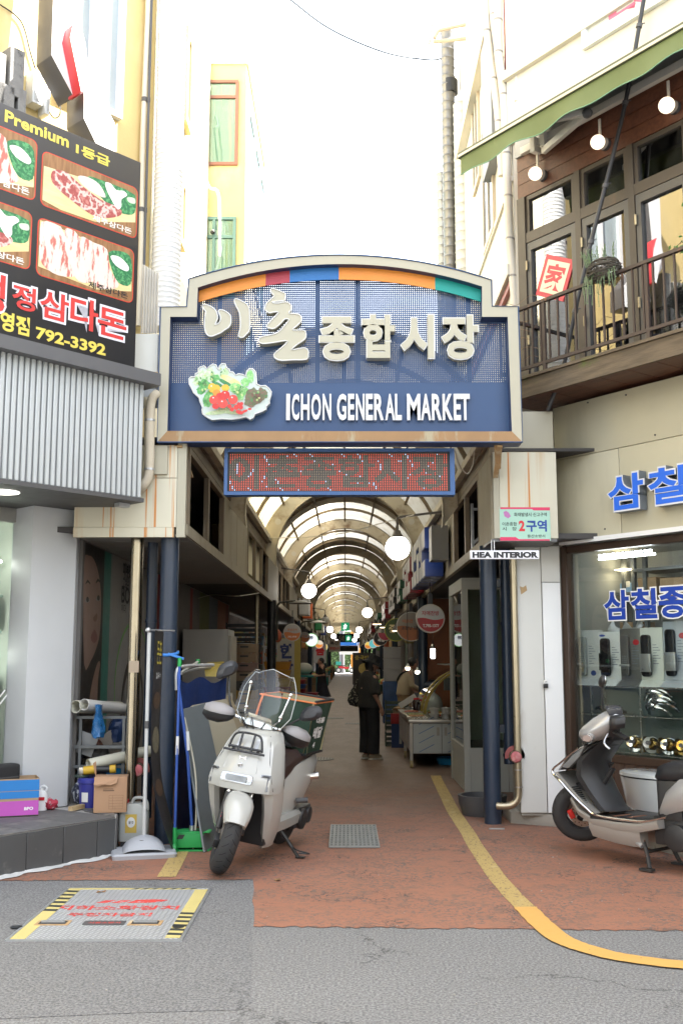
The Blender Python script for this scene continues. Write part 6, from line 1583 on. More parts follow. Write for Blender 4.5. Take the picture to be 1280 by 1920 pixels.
# --------- scooters (local: forward is -Y, the rider's left is +X)
TYRE=pm('tyre_rubber',(.028,.028,.029),.75,var=.15,world=False,stains=(((.07,.065,.06),9,.55,.8,(1,1,1)),))
ALU=pm('alloy_dark',(.08,.08,.085),.4,metal=.6,world=False);DISC=pm('brake_disc',(.42,.38,.33),.35,metal=.9,world=False)
SWH=pm('scooter_white',(.42,.42,.39),.22,var=.02,coat=.5,world=False);SSIL=pm('scooter_silver',(.40,.40,.395),.3,metal=.35,var=.03,coat=.3,world=False);SBGE=pm('scooter_champagne',(.36,.345,.32),.35,metal=.35,var=.03,world=False)
BPL=pm('scooter_black',(.020,.020,.021),.42,var=.1,world=False);SEATM=pm('seat_vinyl',(.016,.017,.02),.45,world=False,bump=.1,bscale=60);SEATB=pm('seat_brown',(.045,.025,.022),.45,world=False)
def xform(o,M):
 """bake a matrix into a mesh part"""
 o.data.transform(M);return o
def wheel(par,R_,w,M,name='wheel',spokes=5,disc_side=1,tread=True):
 ax=Matrix.Rotation(PI/2,4,'Y')
 prof=[]
 for k in range(13):
  a=-PI*.62+PI*1.24*k/12;prof.append((R_-w*.5+math.cos(a)*w*.5,math.sin(a)*w*.5))
 prof=[(R_-w*.95,-w*.40)]+prof+[(R_-w*.95,w*.40),(R_-w*.95,-w*.40)]
 o=MB().lathe(prof,48,M@ax).build('tyre',TYRE,par,smooth=True)
 if tread:
  b=MB()
  for k in range(26):
   for s in(-1,1):
    a=2*PI*(k+(.5 if s>0 else 0))/26;L=[]
    for t,da in((.10,-.05),(.45,.03),(.80,.10)):
     ph=t*1.0;r=R_-w*.5+math.cos(ph)*w*.5+.0012;x=s*math.sin(ph)*w*.5
     L.append((Vector((x,math.cos(a+da)*r,math.sin(a+da)*r)),Vector((x,math.cos(a+da+.022)*r,math.sin(a+da+.022)*r))))
    for(p,q),(p2,q2) in zip(L,L[1:]):b.face([M@p,M@q,M@q2,M@p2])
  b.build('tread_groove',pm('tread_dark',(.006,.006,.006),.9),o,fixn=False)
 b=MB();rr=R_-w*.95
 b.lathe([(rr,-w*.38),(rr*.93,-w*.30),(rr*.93,w*.30),(rr,w*.38)],40,M@ax)
 b.lathe([(.001,-w*.3),(rr*.22,-w*.3),(rr*.22,w*.3),(.001,w*.3)],16,M@ax)
 for k in range(spokes):
  a=2*PI*k/spokes
  b.add([M@Vector((x,math.cos(a)*r-s*math.sin(a)*t,math.sin(a)*r+s*math.cos(a)*t)) for r,t in((rr*.2,.020),(rr*.95,.030)) for x in(-w*.14,w*.14) for s in(-1,1)],[(0,1,5,4),(2,6,7,3),(0,4,6,2),(1,3,7,5)])
 b.build('rim',ALU,par,smooth=True)
 d=MB().lathe([(rr*.45,disc_side*w*.42),(rr*.78,disc_side*w*.42),(rr*.78,disc_side*w*.48),(rr*.45,disc_side*w*.48),(rr*.45,disc_side*w*.42)],32,M@ax)
 d.build('brake_disc',DISC,par)
 b=MB()
 for k in range(20):
  a=2*PI*k/20;r=rr*(.56 if k%2 else .68)
  b.add([M@Vector((disc_side*w*.487,math.cos(a)*r+math.cos(t)*.006,math.sin(a)*r+math.sin(t)*.006)) for t in(0,1.57,3.14,4.71)],[(0,1,2,3)])
 b.build('disc_hole',BPL,par,fixn=False)
def mirror2(f):
 for s in(-1,1):f(s)
 # ---------------- white delivery scooter
fw_c=G(412,1641)
hdg=math.radians(-16);lean=math.radians(8.5)
ws=thing('delivery_scooter','white delivery scooter with clear windscreen and green canvas box parked at the alley mouth','scooter',(fw_c.x-.62*math.sin(hdg),fw_c.y+.62*math.cos(hdg),.012),rot=(0,lean,hdg))
piv=Vector((0,-.40,.70));axis=Vector((0,.42,1)).normalized()
ST=Matrix.Translation(piv)@Matrix.Rotation(math.radians(27),4,axis)@Matrix.Translation(-piv)
RW=.285
wheel(ws,RW,.135,ST@Matrix.Translation((0,-.62,RW)),disc_side=-1)
wheel(ws,RW,.125,Matrix.Translation((0,.66,RW)),disc_side=-1,tread=False)
b=MB()
for s in(-1,1):b.cyl((s*.085,-.60,RW+.02),(s*.085,-.50,RW+.27),.026,n=12)
b.xf(ST).build('fork_leg',BPL,ws,smooth=True)
b=MB()
for s in(-1,1):b.cyl((s*.085,-.51,RW+.24),(s*.085,-.42,.80),.017,n=12)
b.xf(ST).build('fork_tube',CHROME,ws,smooth=True)
MB().obox((-.075,-.70,RW-.04),(.05,.09,.07),Matrix.Rotation(.4,3,'X')).xf(ST).build('brake_caliper',BPL,ws,bevel=.008)
rings=[]
for k in range(11):
 a=math.radians(150-108*k/10);r=RW+.035
 yc,zc=-.62-math.cos(PI-a)*-r if False else-.62+math.cos(a)*r,RW+math.sin(a)*r
 wd_=.104*(.55+.45*math.sin(PI*min(1,(k+1.5)/11)));dn=Vector((0,-math.cos(a),-math.sin(a)))
 rings.append([Vector((x*wd_,yc,zc))+dn*d_ for x,d_ in((-1.05,.10),(-1.0,.045),(-.75,.012),(-.3,.0),(.3,.0),(.75,.012),(1.0,.045),(1.05,.10),(.9,.10),(.6,.03),(0,.016),(-.6,.03),(-.9,.10))])
MB().loft(rings).xf(ST).build('front_fender',SWH,ws,smooth=True)
b=MB()
for k in range(5):b.box(-.093,-.0915,-.60+.016*k,-.592+.016*k,RW+.10+.02*k,RW+.115+.02*k)
b.xf(ST).build('fender_print',INKR,ws)
def cowl(secs,prof,name,m,**kw):
 R=[]
 for z,w,yc,dp in secs:
  half=[(w*u,yc+dp*v) for u,v in prof]
  R.append([(x,y,z) for x,y in half]+[(-x,y,z) for x,y in reversed(half) if abs(x)>1e-6])
 return MB().loft(R).build(name,m,ws,smooth=True,**kw)
CPROF=[(.0,-1.0),(.45,-.97),(.62,-.80),(.86,-.62),(1.0,-.1),(1.0,.5),(.7,.75),(0,.75)]
cowl([(.60,.285,-.40,.17),(.66,.285,-.395,.18),(.70,.28,-.385,.18),(.80,.255,-.345,.17),(.92,.22,-.285,.155),(.985,.19,-.245,.14),(1.02,.165,-.21,.11),(1.03,.12,-.18,.07)],CPROF,'front_cowl',SWH,ang=28)
def leg(s):
 R=[]
 for z,xi,xo,y0,y1 in((.645,.15,.284,-.50,-.29),(.56,.175,.283,-.47,-.26),(.44,.175,.275,-.42,-.22),(.28,.165,.245,-.36,-.17),(.16,.155,.20,-.30,-.12)):
  R.append([(s*xi,y0+.03,z),(s*(xi+.03),y0,z),(s*(xo-.02),y0+.03,z),(s*xo,y0+.09,z),(s*xo,y1,z),(s*xi,y1,z)])
 MB().loft(R).build('leg_shield',SWH,ws,smooth=True,ang=30)
mirror2(leg)
MB().box(-.20,.20,-.33,-.20,.18,.72).build('wheel_well',BPL,ws,bevel=.02)
MB().loft([[(-.26,-.27,.35),(.26,-.27,.35),(.26,-.17,.35),(-.26,-.17,.35)],[(-.265,-.30,.66),(.265,-.30,.66),(.26,-.2,.66),(-.26,-.2,.66)],[(-.18,-.16,1.0),(.18,-.16,1.0),(.17,-.1,1.0),(-.17,-.1,1.0)]]).build('inner_shield',BPL,ws,bevel=.015)
def fpt(x,z,off=.004):
 """point on the cowl front"""
 secs=[(.60,.285,-.40,.17),(.66,.285,-.395,.18),(.70,.28,-.385,.18),(.80,.255,-.345,.17),(.92,.22,-.285,.155),(.985,.19,-.245,.14),(1.02,.165,-.21,.11)]
 for a_,c_ in zip(secs,secs[1:]):
  if a_[0]<=z<=c_[0]:break
 t=(z-a_[0])/(c_[0]-a_[0]);w,yc,dp=[a_[i]+(c_[i]-a_[i])*t for i in(1,2,3)]
 u=abs(x)/w;P_=CPROF[:5]
 for(u0,v0),(u1,v1) in zip(P_,P_[1:]):
  if u0<=u<=u1:break
 v=v0+(v1-v0)*(u-u0)/max(1e-6,u1-u0)
 return Vector((x,yc+dp*v-off,z))
def patch(pts,name,m,off=.004,thick=.008,par=None):
 n_=len(pts);f=[fpt(x,z,off+thick) for x,z in pts];k=[fpt(x,z,-.004) for x,z in pts]
 return MB().add(f+k,[tuple(range(n_))]+[(i,(i+1)%n_,(i+1)%n_+n_,i+n_) for i in range(n_)]).build(name,m,par or ws)
hl=patch(rrect(-.125,.125,.655,.72,.02),'headlight',pm('lamp_chrome',(.40,.41,.42),.12,metal=.9,world=False),.004,.010)
patch(rrect(-.085,.085,.668,.708,.01),'lens',pm('lamp_lens',(.16,.16,.15),.06,metal=.7,var=.5,scale=25,world=False),.012,.006,hl)
patch([(-.135,.742),(.135,.742),(.105,.90),(.08,.985),(-.08,.985),(-.105,.90)],'centre_panel',SWH,.001,.005)
for s in(-1,1):
 MB().tube([fpt(s*x,z,.001) for x,z in((.262,.62),(.245,.70),(.20,.82),(.16,.94),(.13,1.0))],.0028,5).build('panel_gap',BPL,ws)
 o=patch([(s*.175,.735),(s*.235,.735),(s*.235,.62),(s*.222,.62),(s*.220,.718),(s*.175,.722)],'running_light',pm('running_light',(.20,.21,.23),.15,metal=.4,world=False),.004,.006)
 patch([(s*.185,.732),(s*.230,.732),(s*.230,.72),(s*.185,.722)],'rim',BPL,.011,.002,o)
MB().lathe([(.001,.006),(.014,.006),(.019,.003),(.019,-.01)],20,Matrix.Translation(fpt(0,.775))@Matrix.Rotation(PI/2+.35,4,'X')).build('round_badge',CHROME,ws,smooth=True)
b=MB();c_=fpt(.0,.83)
for(x0,x1,z0,z1) in((-.028,-.018,-.012,.012),(.018,.028,-.012,.012),(-.02,.02,-.004,.004)):b.box(x0,x1,c_.y-.004,c_.y+.004,c_.z+z0,c_.z+z1)
b.build('winged_badge',CHROME,ws)
b=MB()
def rk_(p,q=None):b.tube([Vector(v) for v in p],.009,8)
y0=-.46
rk_(cat2([(-.135,-.475,.885),(-.11,-.455,.98),(-.06,-.44,1.005),(.06,-.44,1.005),(.11,-.455,.98),(.135,-.475,.885)],4))
rk_([(-.165,-.50,.875),(.165,-.50,.875)]);rk_([(-.14,-.475,.90),(.14,-.475,.90)])
for x in(-.05,.05):rk_([(x,-.44,1.005),(x,-.49,.88)])
for x in(-.10,.10):rk_([(x,-.48,.885),(x,-.36,.88)])
b.build('front_rack',pm('rack_black',(.022,.022,.024),.25,world=False),ws,smooth=True)
patch(rrect(-.085,-.055,.90,.97,.008),'rack_plate',GALV,.002,.004);patch(rrect(.055,.085,.90,.97,.008),'rack_plate',GALV,.002,.004)
def S(m):return m.xf(ST)
S(MB().tube(cat2([(-.33,-.05,1.06),(-.2,-.12,1.055),(0,-.15,1.05),(.2,-.12,1.055),(.33,-.05,1.06)],5),.014,8)).build('handlebar',CHROME,ws,smooth=True)
S(MB().loft([[(-.13,-.22,1.03),(.13,-.22,1.03),(.12,-.06,1.03),(-.12,-.06,1.03)],[(-.10,-.19,1.09),(.10,-.19,1.09),(.10,-.08,1.11),(-.10,-.08,1.11)]])).build('instrument_pod',pm('pod_chrome',(.45,.44,.42),.2,metal=.8,world=False),ws,bevel=.015)
S(MB().box(-.07,.07,-.10,-.076,1.06,1.105)).build('dial',BPL,ws)
def muff(s):
 R=[]
 for t,w,h in((0,.035,.03),(.15,.07,.055),(.45,.085,.075),(.8,.08,.07),(1.0,.045,.04)):
  c_=Vector((s*(.20+.24*t),-.12-.03*math.sin(PI*t)+.05*t,1.06-.03*t))
  R.append([c_+Vector((0,w*math.cos(a),h*math.sin(a))) for a in[2*PI*k/14 for k in range(14)]])
 o=S(MB().loft(R)).build('hand_cover',pm('muff_grey',(.30,.285,.285),.55,world=False),ws,smooth=True)
 R2=[[v+(v-sum(r,Vector())/14)*.10 if(v.z<sum((q.z for q in r),0)/14+.01) else sum(r,Vector())/14 for v in r] for r in R]
 S(MB().loft(R2)).build('muff_underside',BPL,o,smooth=True)
mirror2(muff)
def mir(s,dz,dy):
 S(MB().tube(cat2([(s*.20,-.13,1.07),(s*.27,-.12,1.15),(s*.33,-.10+dy,1.22+dz)],4),.008,8)).build('mirror_stalk',BPL,ws,smooth=True)
 c_=Vector((s*.37,-.11+dy,1.27+dz))
 pts=smoothpoly([(-.09,-.035),(-.05,-.06),(.06,-.045),(.095,.01),(.06,.055),(-.04,.045)],3)
 tl=Matrix.Translation(c_)@Matrix.Rotation(s*-.3,4,'Z')@Matrix.Rotation(s*-.35-(.9 if s<0 else 0),4,'Y')
 o=S(MB().loft([[Vector((x*.55,-.05,z*.55)) for x,z in pts],[Vector((x,-.015,z)) for x,z in pts],[Vector((x,.012,z)) for x,z in pts]]).xf(tl)).build('mirror',pm('mirror_shell',(.035,.037,.042),.4,world=False),ws,smooth=True)
 S(MB().face([(x*.92,.0125,z*.92) for x,z in pts]).xf(tl)).build('mirror_glass',CHROME,o,fixn=False)
mir(-1,.10,.05);mir(1,-.02,-.02)
WSG=glassm('windscreen_clear',(.90,.93,.92),1.0,.03,.05)
N,Mr=16,10;g_=[]
for j in range(Mr+1):
 t=j/Mr;hw_=.225 if t<.55 else .225-.09*((t-.55)/.45)**1.5
 if t<.2:hw_=.165+.30*t
 g_.append([Vector((hw_*math.sin((u-.5)*2.0)/math.sin(1.0),-.20+.17*t-.09*math.cos((u-.5)*2.6)+.0,1.05+.44*t+(.0 if t<.99 else-.05*abs(u-.5)*2))) for u in[i/N for i in range(N+1)]])
S(MB().loft(g_,caps=False,closed=False)).build('windscreen',WSG,ws,smooth=True,fixn=False)
edge=[r[0] for r in g_]+g_[-1][1:-1]+[r[-1] for r in reversed(g_)]
MB().tube(edge,.0035,5).build('screen_edge',pm('screen_edge',(.45,.48,.47),.1,world=False),ws)
def stay(s):
 b=S(MB().tube([Vector((s*.11,-.18,1.07)),Vector((s*.14,-.235,1.13)),Vector((s*.165,-.20,1.34))],.008,8));
 o=b.build('screen_stay',CHROME,ws,smooth=True)
 k=MB()
 for p in((s*.165,-.205,1.345),(s*.14,-.24,1.16)):k.ball(p,(.017,.012,.017),12,8)
 S(k).build('stay_cap',CHROME,o,smooth=True)
mirror2(stay)
for k in range(4):S(MB().tube(cat2([(-.16+.1*k,-.16,1.07),(-.18+.11*k,-.24,1.10-.01*k),(-.10+.06*k,-.27,1.03),(-.04+.03*k,-.2,.96)],4),.005,5)).build('cable',BPL,ws)
MB().box(-.17,.17,-.22,.14,.30,.345).build('floorboard',BPL,ws,bevel=.01)
def skirt(s):MB().loft([[(s*.10,y,.24),(s*x,y,.25),(s*(x+.012),y,.33),(s*(x-.02),y,.36),(s*.10,y,.36)] for y,x in((-.30,.19),(-.1,.205),(.2,.215),(.45,.21))]).build('side_skirt',SWH,ws,smooth=True,ang=30)
mirror2(skirt)
secs=[(.12,.12,.40,.56),(.16,.16,.36,.66),(.30,.20,.34,.72),(.55,.215,.42,.76),(.80,.19,.52,.78),(.98,.12,.62,.78)]
MB().loft([[(x*w,y,z0+(z1-z0)*v) for x,v in((-.85,0),(.85,0),(1,.35),(1,.75),(.85,1),(-.85,1),(-1,.75),(-1,.35))] for y,w,z0,z1 in secs]).build('body_panel',SWH,ws,smooth=True,ang=30)
MB().loft([[(x*w,y,z0+(z1-z0)*v) for x,v in((-1,0),(1,0),(1,.6),(.7,1),(-.7,1),(-1,.6))] for y,w,z0,z1 in((.07,.11,.60,.70),(.12,.15,.62,.79),(.30,.165,.70,.84),(.55,.17,.74,.83),(.80,.16,.77,.85),(.92,.10,.79,.84))]).build('seat',SEATB,ws,smooth=True,ang=50,bevel=.012)
MB().box(-.14,.14,.105,.15,.36,.64).build('seat_front',SEATB,ws,bevel=.02)
def eng(s):pass
b=MB();b.box(.06,.20,.38,.78,.20,.36);b.cyl((.19,.52,.27),(.235,.52,.27),.085,n=20);b.cyl((.19,.70,.28),(.225,.70,.28),.07,n=20);b.build('engine',BPL,ws,bevel=.015)
MB().cyl((.20,.33,.44),(.29,.36,.46),.022,n=12).build('kick_start',DGREY,ws)
MB().cyl((.17,.62,.60),(.26,.66,.62),.03,n=12).build('turn_signal',CHROME,ws)
b=MB();ft=Vector((.345,.13,.055));b.tube([Vector((.14,.10,.27)),Vector((.24,.115,.17)),ft],.014,8);b.obox(ft+Vector((.02,0,.002)),(.07,.05,.008),Matrix.Rotation(-lean,3,'Y'));b.tube(cat2([ft+Vector((-.06,0,.07)),ft+Vector((.0,-.05,.06)),ft+Vector((.09,-.03,.05)),ft+Vector((.07,.03,.03)),ft+Vector((.0,.0,.03))],4),.006,6)
b.build('side_stand',BPL,ws,smooth=True)
MB().box(-.11,.11,.30,.95,.86,.885).build('carrier',BPL,ws,bevel=.005)
bx=thing('delivery_box','open green canvas box with orange piping and white lettering on the white scooter','box',ws.location+Vector((0,0,0)),rot=(0,lean,hdg))
CANV=pm('canvas_green',(.015,.042,.025),.65,var=.12,world=False,bump=.25,bscale=9)
CAN2=pm('canvas_lining',(.33,.28,.15),.8,var=.10,world=False)
y0_,y1_,zb_,zt_=.42,.88,.80,1.235
def boxwall(a,c,n_in,m,name,off):
 a=Vector(a);c=Vector(c);R=[]
 for j in range(5):
  t=j/4;row=[]
  for i in range(9):
   u=i/8;p=a.lerp(c,u);fl=.045*t-.02
   row.append(Vector((p.x,p.y,zb_+(zt_-zb_)*t))-n_in*(fl+.012*math.sin(u*PI)*math.sin(t*PI)+off+.006*math.sin(u*9+t*4)))
  R.append(row)
 return R
cor=[(-.24,y0_),(.20,y0_),(.20,y1_),(-.24,y1_)]
for k in range(4):
 a=Vector((*cor[k],0));c=Vector((*cor[(k+1)%4],0));mid=Vector((-.02,(y0_+y1_)/2,0));nn=(mid-(a+c)/2).normalized()
 MB().loft(boxwall(a,c,nn,CANV,'side',.0),caps=False,closed=False).build('canvas_side',CANV,bx,smooth=True,fixn=False)
 MB().loft(boxwall(a+nn*.001,c+nn*.001,nn,CANV,'lin',-.008),caps=False,closed=False).build('lining',CAN2,bx,smooth=True,fixn=False)
MB().box(-.24,.20,y0_,y1_,zb_-.01,zb_+.01).build('base',BPL,bx)
ce=[(-.268,y0_-.026,zt_),(.228,y0_-.026,zt_),(.228,y1_+.026,zt_),(-.268,y1_+.026,zt_)]
MB().tube([Vector(v) for v in ce],.007,6,closed=True).build('orange_piping',pm('orange_piping',(.72,.20,.06),.5,world=False),bx)
MB().tube([Vector(v)+Vector((0,0,.014)) for v in(ce[1],ce[2],ce[3])],.011,6).build('rim_binding',BPL,bx)
MB().tube(cat2([(-.24,y0_-.03,zt_),(-.255,y0_-.05,zt_-.10),(-.27,y0_-.06,zt_-.25),(-.275,y0_-.02,zt_-.38)],4),.010,6).build('orange_cord',MATS['orange_piping'],bx)
vw=WHITEP
def sidetext(s,ya,yb,za,zb,nm='lettering'):
 t_=text(s,ya,yb,za,zb,0,bold=.04);t_.v=[Vector((.335-.0*(v.z),v.x,v.z)) for v in t_.v]
 t_.v=[Vector((.200+(.045*(v.z-zb_)/(zt_-zb_)-.02)+.020,v.y,v.z)) for v in t_.v]
 t_.build(nm,vw,bx,fixn=False)
sidetext('대흥',y0_+.07,y0_+.30,1.06,1.11);sidetext('배달',y0_+.06,y0_+.30,.93,1.03);sidetext('4',y0_+.12,y0_+.18,.85,.90)
# ---------------- silver scooter on the right
hd2=math.radians(-142.0)
fa=Vector((1.93,8.62,0))
ss=thing('silver_scooter','silver scooter on its stand before the hardware shop, front wheel off the ground','scooter',fa,rot=(math.radians(3.2),0,hd2))
ZF=.085
piv=Vector((0,.16,.8));axis=Vector((0,.40,1)).normalized()
ST=Matrix.Translation(piv)@Matrix.Rotation(math.radians(48),4,axis)@Matrix.Translation(-piv)
RW=.245
wheel(ss,RW,.115,ST@Matrix.Translation((0,0,RW+ZF)),spokes=3,disc_side=1,tread=True)
MB().obox((.065,-.095,RW+ZF+.02),(.03,.045,.075),Matrix.Rotation(.3,3,'X')).xf(ST).build('brake_caliper',pm('caliper_red',(.55,.03,.025),.35,world=False),ss,bevel=.01)
b=MB()
for s in(-1,1):b.cyl((s*.085,.0,RW+ZF),(s*.085,.20,.80),.024,n=12)
b.xf(ST).build('fork_leg',BPL,ss,smooth=True)
MB().cyl((-.1,0,RW+ZF),(.1,0,RW+ZF),.022,n=12).xf(ST).build('axle',BPL,ss)
def prof_part(name,m,pts,xi,xo,s,**kw):
 """side panel: outline in y,z given thickness from xi to xo"""
 n_=len(pts);v=[(s*xi,y,z) for y,z in pts]+[(s*xo,y,z) for y,z in pts]
 return MB().add(v,[tuple(range(n_)),tuple(range(2*n_-1,n_-1,-1))]+[(i,(i+1)%n_,(i+1)%n_+n_,i+n_) for i in range(n_)]).build(name,m,ss,**kw)
def plate(secs,name,m,thick=.03,n=9,**kw):
 R=[]
 for(y,z,w,bow) in secs:
  row=[Vector((w*u,y+bow*(1-u*u)*-1,z)) for u in[-1+2*k/(n-1) for k in range(n)]]
  back=[p+Vector((0,thick,thick*.3)) for p in reversed(row)]
  R.append(row+back)
 return MB().loft(R).build(name,m,ss,smooth=True,**kw)
plate([(-.22,.74,.17,.03),(-.10,.66,.20,.05),(.05,.54,.215,.05),(.20,.42,.22,.03),(.28,.355,.22,.01)],'leg_shield',SBGE,.025,ang=45)
plate([(-.21,.76,.15,.05),(-.13,.87,.185,.09),(-.02,.98,.185,.10),(.08,1.05,.15,.08)],'front_apron',SSIL,.02,ang=45)
plate([(-.17,.765,.168,.0),(-.07,.86,.195,.03),(.04,.97,.195,.03),(.13,1.06,.155,.02)],'inner_cover',BPL,.06,ang=45)
MB().loft([[(x*w,y+dy,z) for x,dy in((-1,0),(1,0),(1,.05),(.45,.12),(-.45,.12),(-1,.05))] for y,z,w in((.10,1.06,.13),(.06,.98,.17),(.0,.86,.19),(.02,.72,.19),(.14,.56,.17),(.26,.42,.15),(.31,.38,.15))]).build('knee_panel',BPL,ss,smooth=True,ang=40)
for s in(-1,1):
 MB().tube(cat2([(s*.185,-.02,.99),(s*.20,-.14,.86),(s*.185,-.235,.755),(s*.215,-.10,.655),(s*.228,.06,.53),(s*.232,.22,.415),(s*.236,.34,.352),(s*.24,.62,.33),(s*.245,.80,.335),(s*.25,.98,.385)],5),.011,8).build('chrome_trim',CHROME,ss,smooth=True)
 prof_part('grey_insert',pm('insert_grey',(.17,.175,.175),.4,world=False),[(-.14,.80),(-.05,.92),(.06,1.02),(.02,.90),(-.06,.79)],.165,.205,s,bevel=.008)
 MB().loft([[(s*.13,y,z-.07),(s*(w-.02),y,z-.065),(s*w,y,z-.02),(s*(w-.005),y,z),(s*.13,y,z)] for y,z,w in((.02,.51,.20),(.14,.40,.225),(.28,.335,.235),(.50,.31,.24),(.72,.31,.245),(.90,.35,.25))]).build('side_skirt',SBGE,ss,smooth=True,ang=40)
 MB().loft([[(s*.10,y,z-.12),(s*(w-.04),y,z-.12),(s*w,y,z-.05),(s*w,y,z),(s*.10,y,z)] for y,z,w in((.24,.30,.215),(.46,.265,.22),(.62,.25,.215),(.70,.25,.20))]).build('belly_pan',SBGE,ss,smooth=True,ang=40)
MB().box(-.235,.235,.27,.84,.315,.345).build('floorboard',BPL,ss,bevel=.008)
RUBB=pm('floor_rust_mark',(.24,.10,.055),.7,world=False)
b=MB()
for k in range(14):b.bar((.12+.006*k,.02+.019*k,.605-.0185*k),(.21,.02+.019*k,.605-.0185*k),.006,.012)
b.build('shield_ribs',BPL,ss)
for y in(.46,.60):MB().slab([(-.01,y),(.17,y-.02),(.18,y+.02),(.0,y+.035)],.3455,.3475).build('worn_mark',RUBB,ss)
MB().loft([[(-.06,.10,1.0),(.06,.10,1.0),(.06,.2,1.0),(-.06,.2,1.0)],[(-.07,.12,1.14),(.07,.12,1.14),(.06,.2,1.14),(-.06,.2,1.14)]]).build('stem_cover',BPL,ss,bevel=.015)
R=[]
for y,w,z0,z1 in((-.08,.035,1.16,1.21),(-.05,.095,1.11,1.25),(.02,.135,1.09,1.32),(.10,.15,1.10,1.375),(.17,.145,1.13,1.40),(.22,.10,1.18,1.39)):
 zc=(z0+z1)/2;h=(z1-z0)/2
 R.append([(w*math.cos(a)*(1 if abs(math.cos(a))<.8 else .96),y,zc+h*math.sin(a)) for a in[2*PI*k/18 for k in range(18)]])
MB().loft(R).xf(ST).build('head_cowl',SSIL,ss,smooth=True,ang=55)
def lampf(s):
 q=[(-.035,-.01),(.02,-.028),(.045,0),(.03,.030),(-.01,.036)]
 M_=ST@Matrix.Translation((s*.105,-.022,1.165))@Matrix.Rotation(s*.85,4,'Z')
 o=MB().loft([[Vector((s*x*1.25,-.012,z*1.3)) for x,z in smoothpoly(q,3)],[Vector((s*x*1.25,.05,z*1.3)) for x,z in smoothpoly(q,3)]]).xf(M_).build('headlight',SSIL,ss)
 MB().loft([[Vector((s*x,-.020,z)) for x,z in smoothpoly(q,3)],[Vector((s*x,-.011,z)) for x,z in smoothpoly(q,3)]]).xf(M_).build('lens',pm('lens_bright',(.75,.76,.74),.08,metal=.6,var=.4,scale=60,world=False),o)
mirror2(lampf)
MB().loft([[(-.10,.12,1.37),(.10,.12,1.37),(.08,.24,1.33),(-.08,.24,1.33)],[(-.06,.10,1.43),(.06,.10,1.43),(.07,.22,1.41),(-.07,.22,1.41)]]).xf(ST).build('screen_cap',pm('cap_smoke',(.05,.05,.055),.25,world=False),ss,bevel=.012)
MB().tube(cat2([(-.34,.24,1.20),(-.2,.17,1.22),(0,.15,1.22),(.2,.17,1.22),(.34,.24,1.20)],5),.014,8).xf(ST).build('handlebar',BPL,ss,smooth=True)
for s in(-1,1):
 MB().cyl((s*.22,.18,1.218),(s*.36,.25,1.198),.021,n=12).xf(ST).build('grip',pm('grip_rubber',(.012,.012,.012),.8,world=False),ss,smooth=True)
 MB().tube(cat2([(s*.18,.12,1.21),(s*.25,.09,1.15),(s*.31,.13,1.10)],4),.008,8).xf(ST).build('brake_lever',pm('lever_alloy',(.5,.5,.5),.3,metal=.8,world=False),ss,smooth=True)
 MB().box(s*.15-.03,s*.15+.03,.13,.21,1.17,1.26).xf(ST).build('switch_box',BPL,ss,bevel=.01)
MB().loft([[(x*w,y,1.30+z) for x,z in((-1,-.04),(1,-.05),(1.05,.0),(.7,.05),(-.6,.055),(-1,.02))] for y,w in((.06,.05),(.10,.085),(.17,.085))]).xf(ST@Matrix.Translation((.20,.06,.03))).build('hand_shield',BPL,ss,bevel=.01)
MB().tube(cat2([(-.15,.10,1.36),(-.17,.09,1.46),(-.21,.08,1.57)],4),.007,8).xf(ST).build('mirror_stalk',BPL,ss,smooth=True)
MB().ball((-.225,.08,1.63),(.075,.03,.065),18,12).xf(ST).build('mirror',BPL,ss,smooth=True)
MB().ball((-.225,.095,1.632),(.066,.02,.057),18,12).xf(ST).build('mirror_glass',CHROME,ss,smooth=True)
MB().ball((.04,.13,1.045),(.06,.04,.025),12,8).build('yellow_cloth',pm('yellow_cloth',(.60,.50,.03),.7,world=False),ss,smooth=True)
MB().tube(cat2([(-.08,-.02,1.05),(.04,-.05,1.07),(.14,-.01,1.05),(.18,.05,1.02)],4),.016,8).build('cable_bundle',BPL,ss,smooth=True)
MB().loft([[(x*w,y,z0+(z1-z0)*v) for x,v in((-.8,0),(.8,0),(1,.4),(.8,.9),(.4,1),(-.4,1),(-.8,.9),(-1,.4))] for y,w,z0,z1 in((.82,.12,.70,.76),(.86,.16,.68,.84),(.95,.175,.70,.875),(1.15,.18,.72,.87),(1.45,.17,.76,.92),(1.75,.13,.84,.94))]).build('seat',SEATM,ss,smooth=True,ang=60)
MB().loft([[(x*w,y,z) for x,y in((-1,0),(-.6,-.05),(.6,-.05),(1,0),(1,.2),(-1,.2))] for w,z in((.17,.34),(.16,.5),(.15,.70))]).xf(Matrix.Translation((0,.86,0))).build('seat_front',BPL,ss,bevel=.015)
MB().loft([[(x*w,y,z0+(z1-z0)*v) for x,v in((-.85,0),(.85,0),(1,.3),(1,.75),(.85,1),(-.85,1),(-1,.75),(-1,.3))] for y,w,z0,z1 in((.86,.16,.36,.44),(.95,.21,.40,.60),(1.08,.225,.44,.72),(1.35,.22,.52,.78),(1.65,.17,.66,.86),(1.85,.08,.78,.88))]).build('tail_panel',SSIL,ss,smooth=True,ang=45)
wheel(ss,RW,.12,Matrix.Translation((0,1.30,RW+.0)),spokes=3,tread=False)
b=MB();b.box(-.15,.16,.80,1.35,.16,.38);b.cyl((.10,1.0,.22),(.19,1.0,.22),.10,n=18);b.build('engine',BPL,ss,bevel=.02)
b=MB()
for s in(-1,1):b.tube([Vector((s*.13,.66,.24)),Vector((s*.16,.72,.10)),Vector((s*.19,.76,-.01))],.016,8);b.obox((s*.20,.74,-.020),(.05,.11,.018))
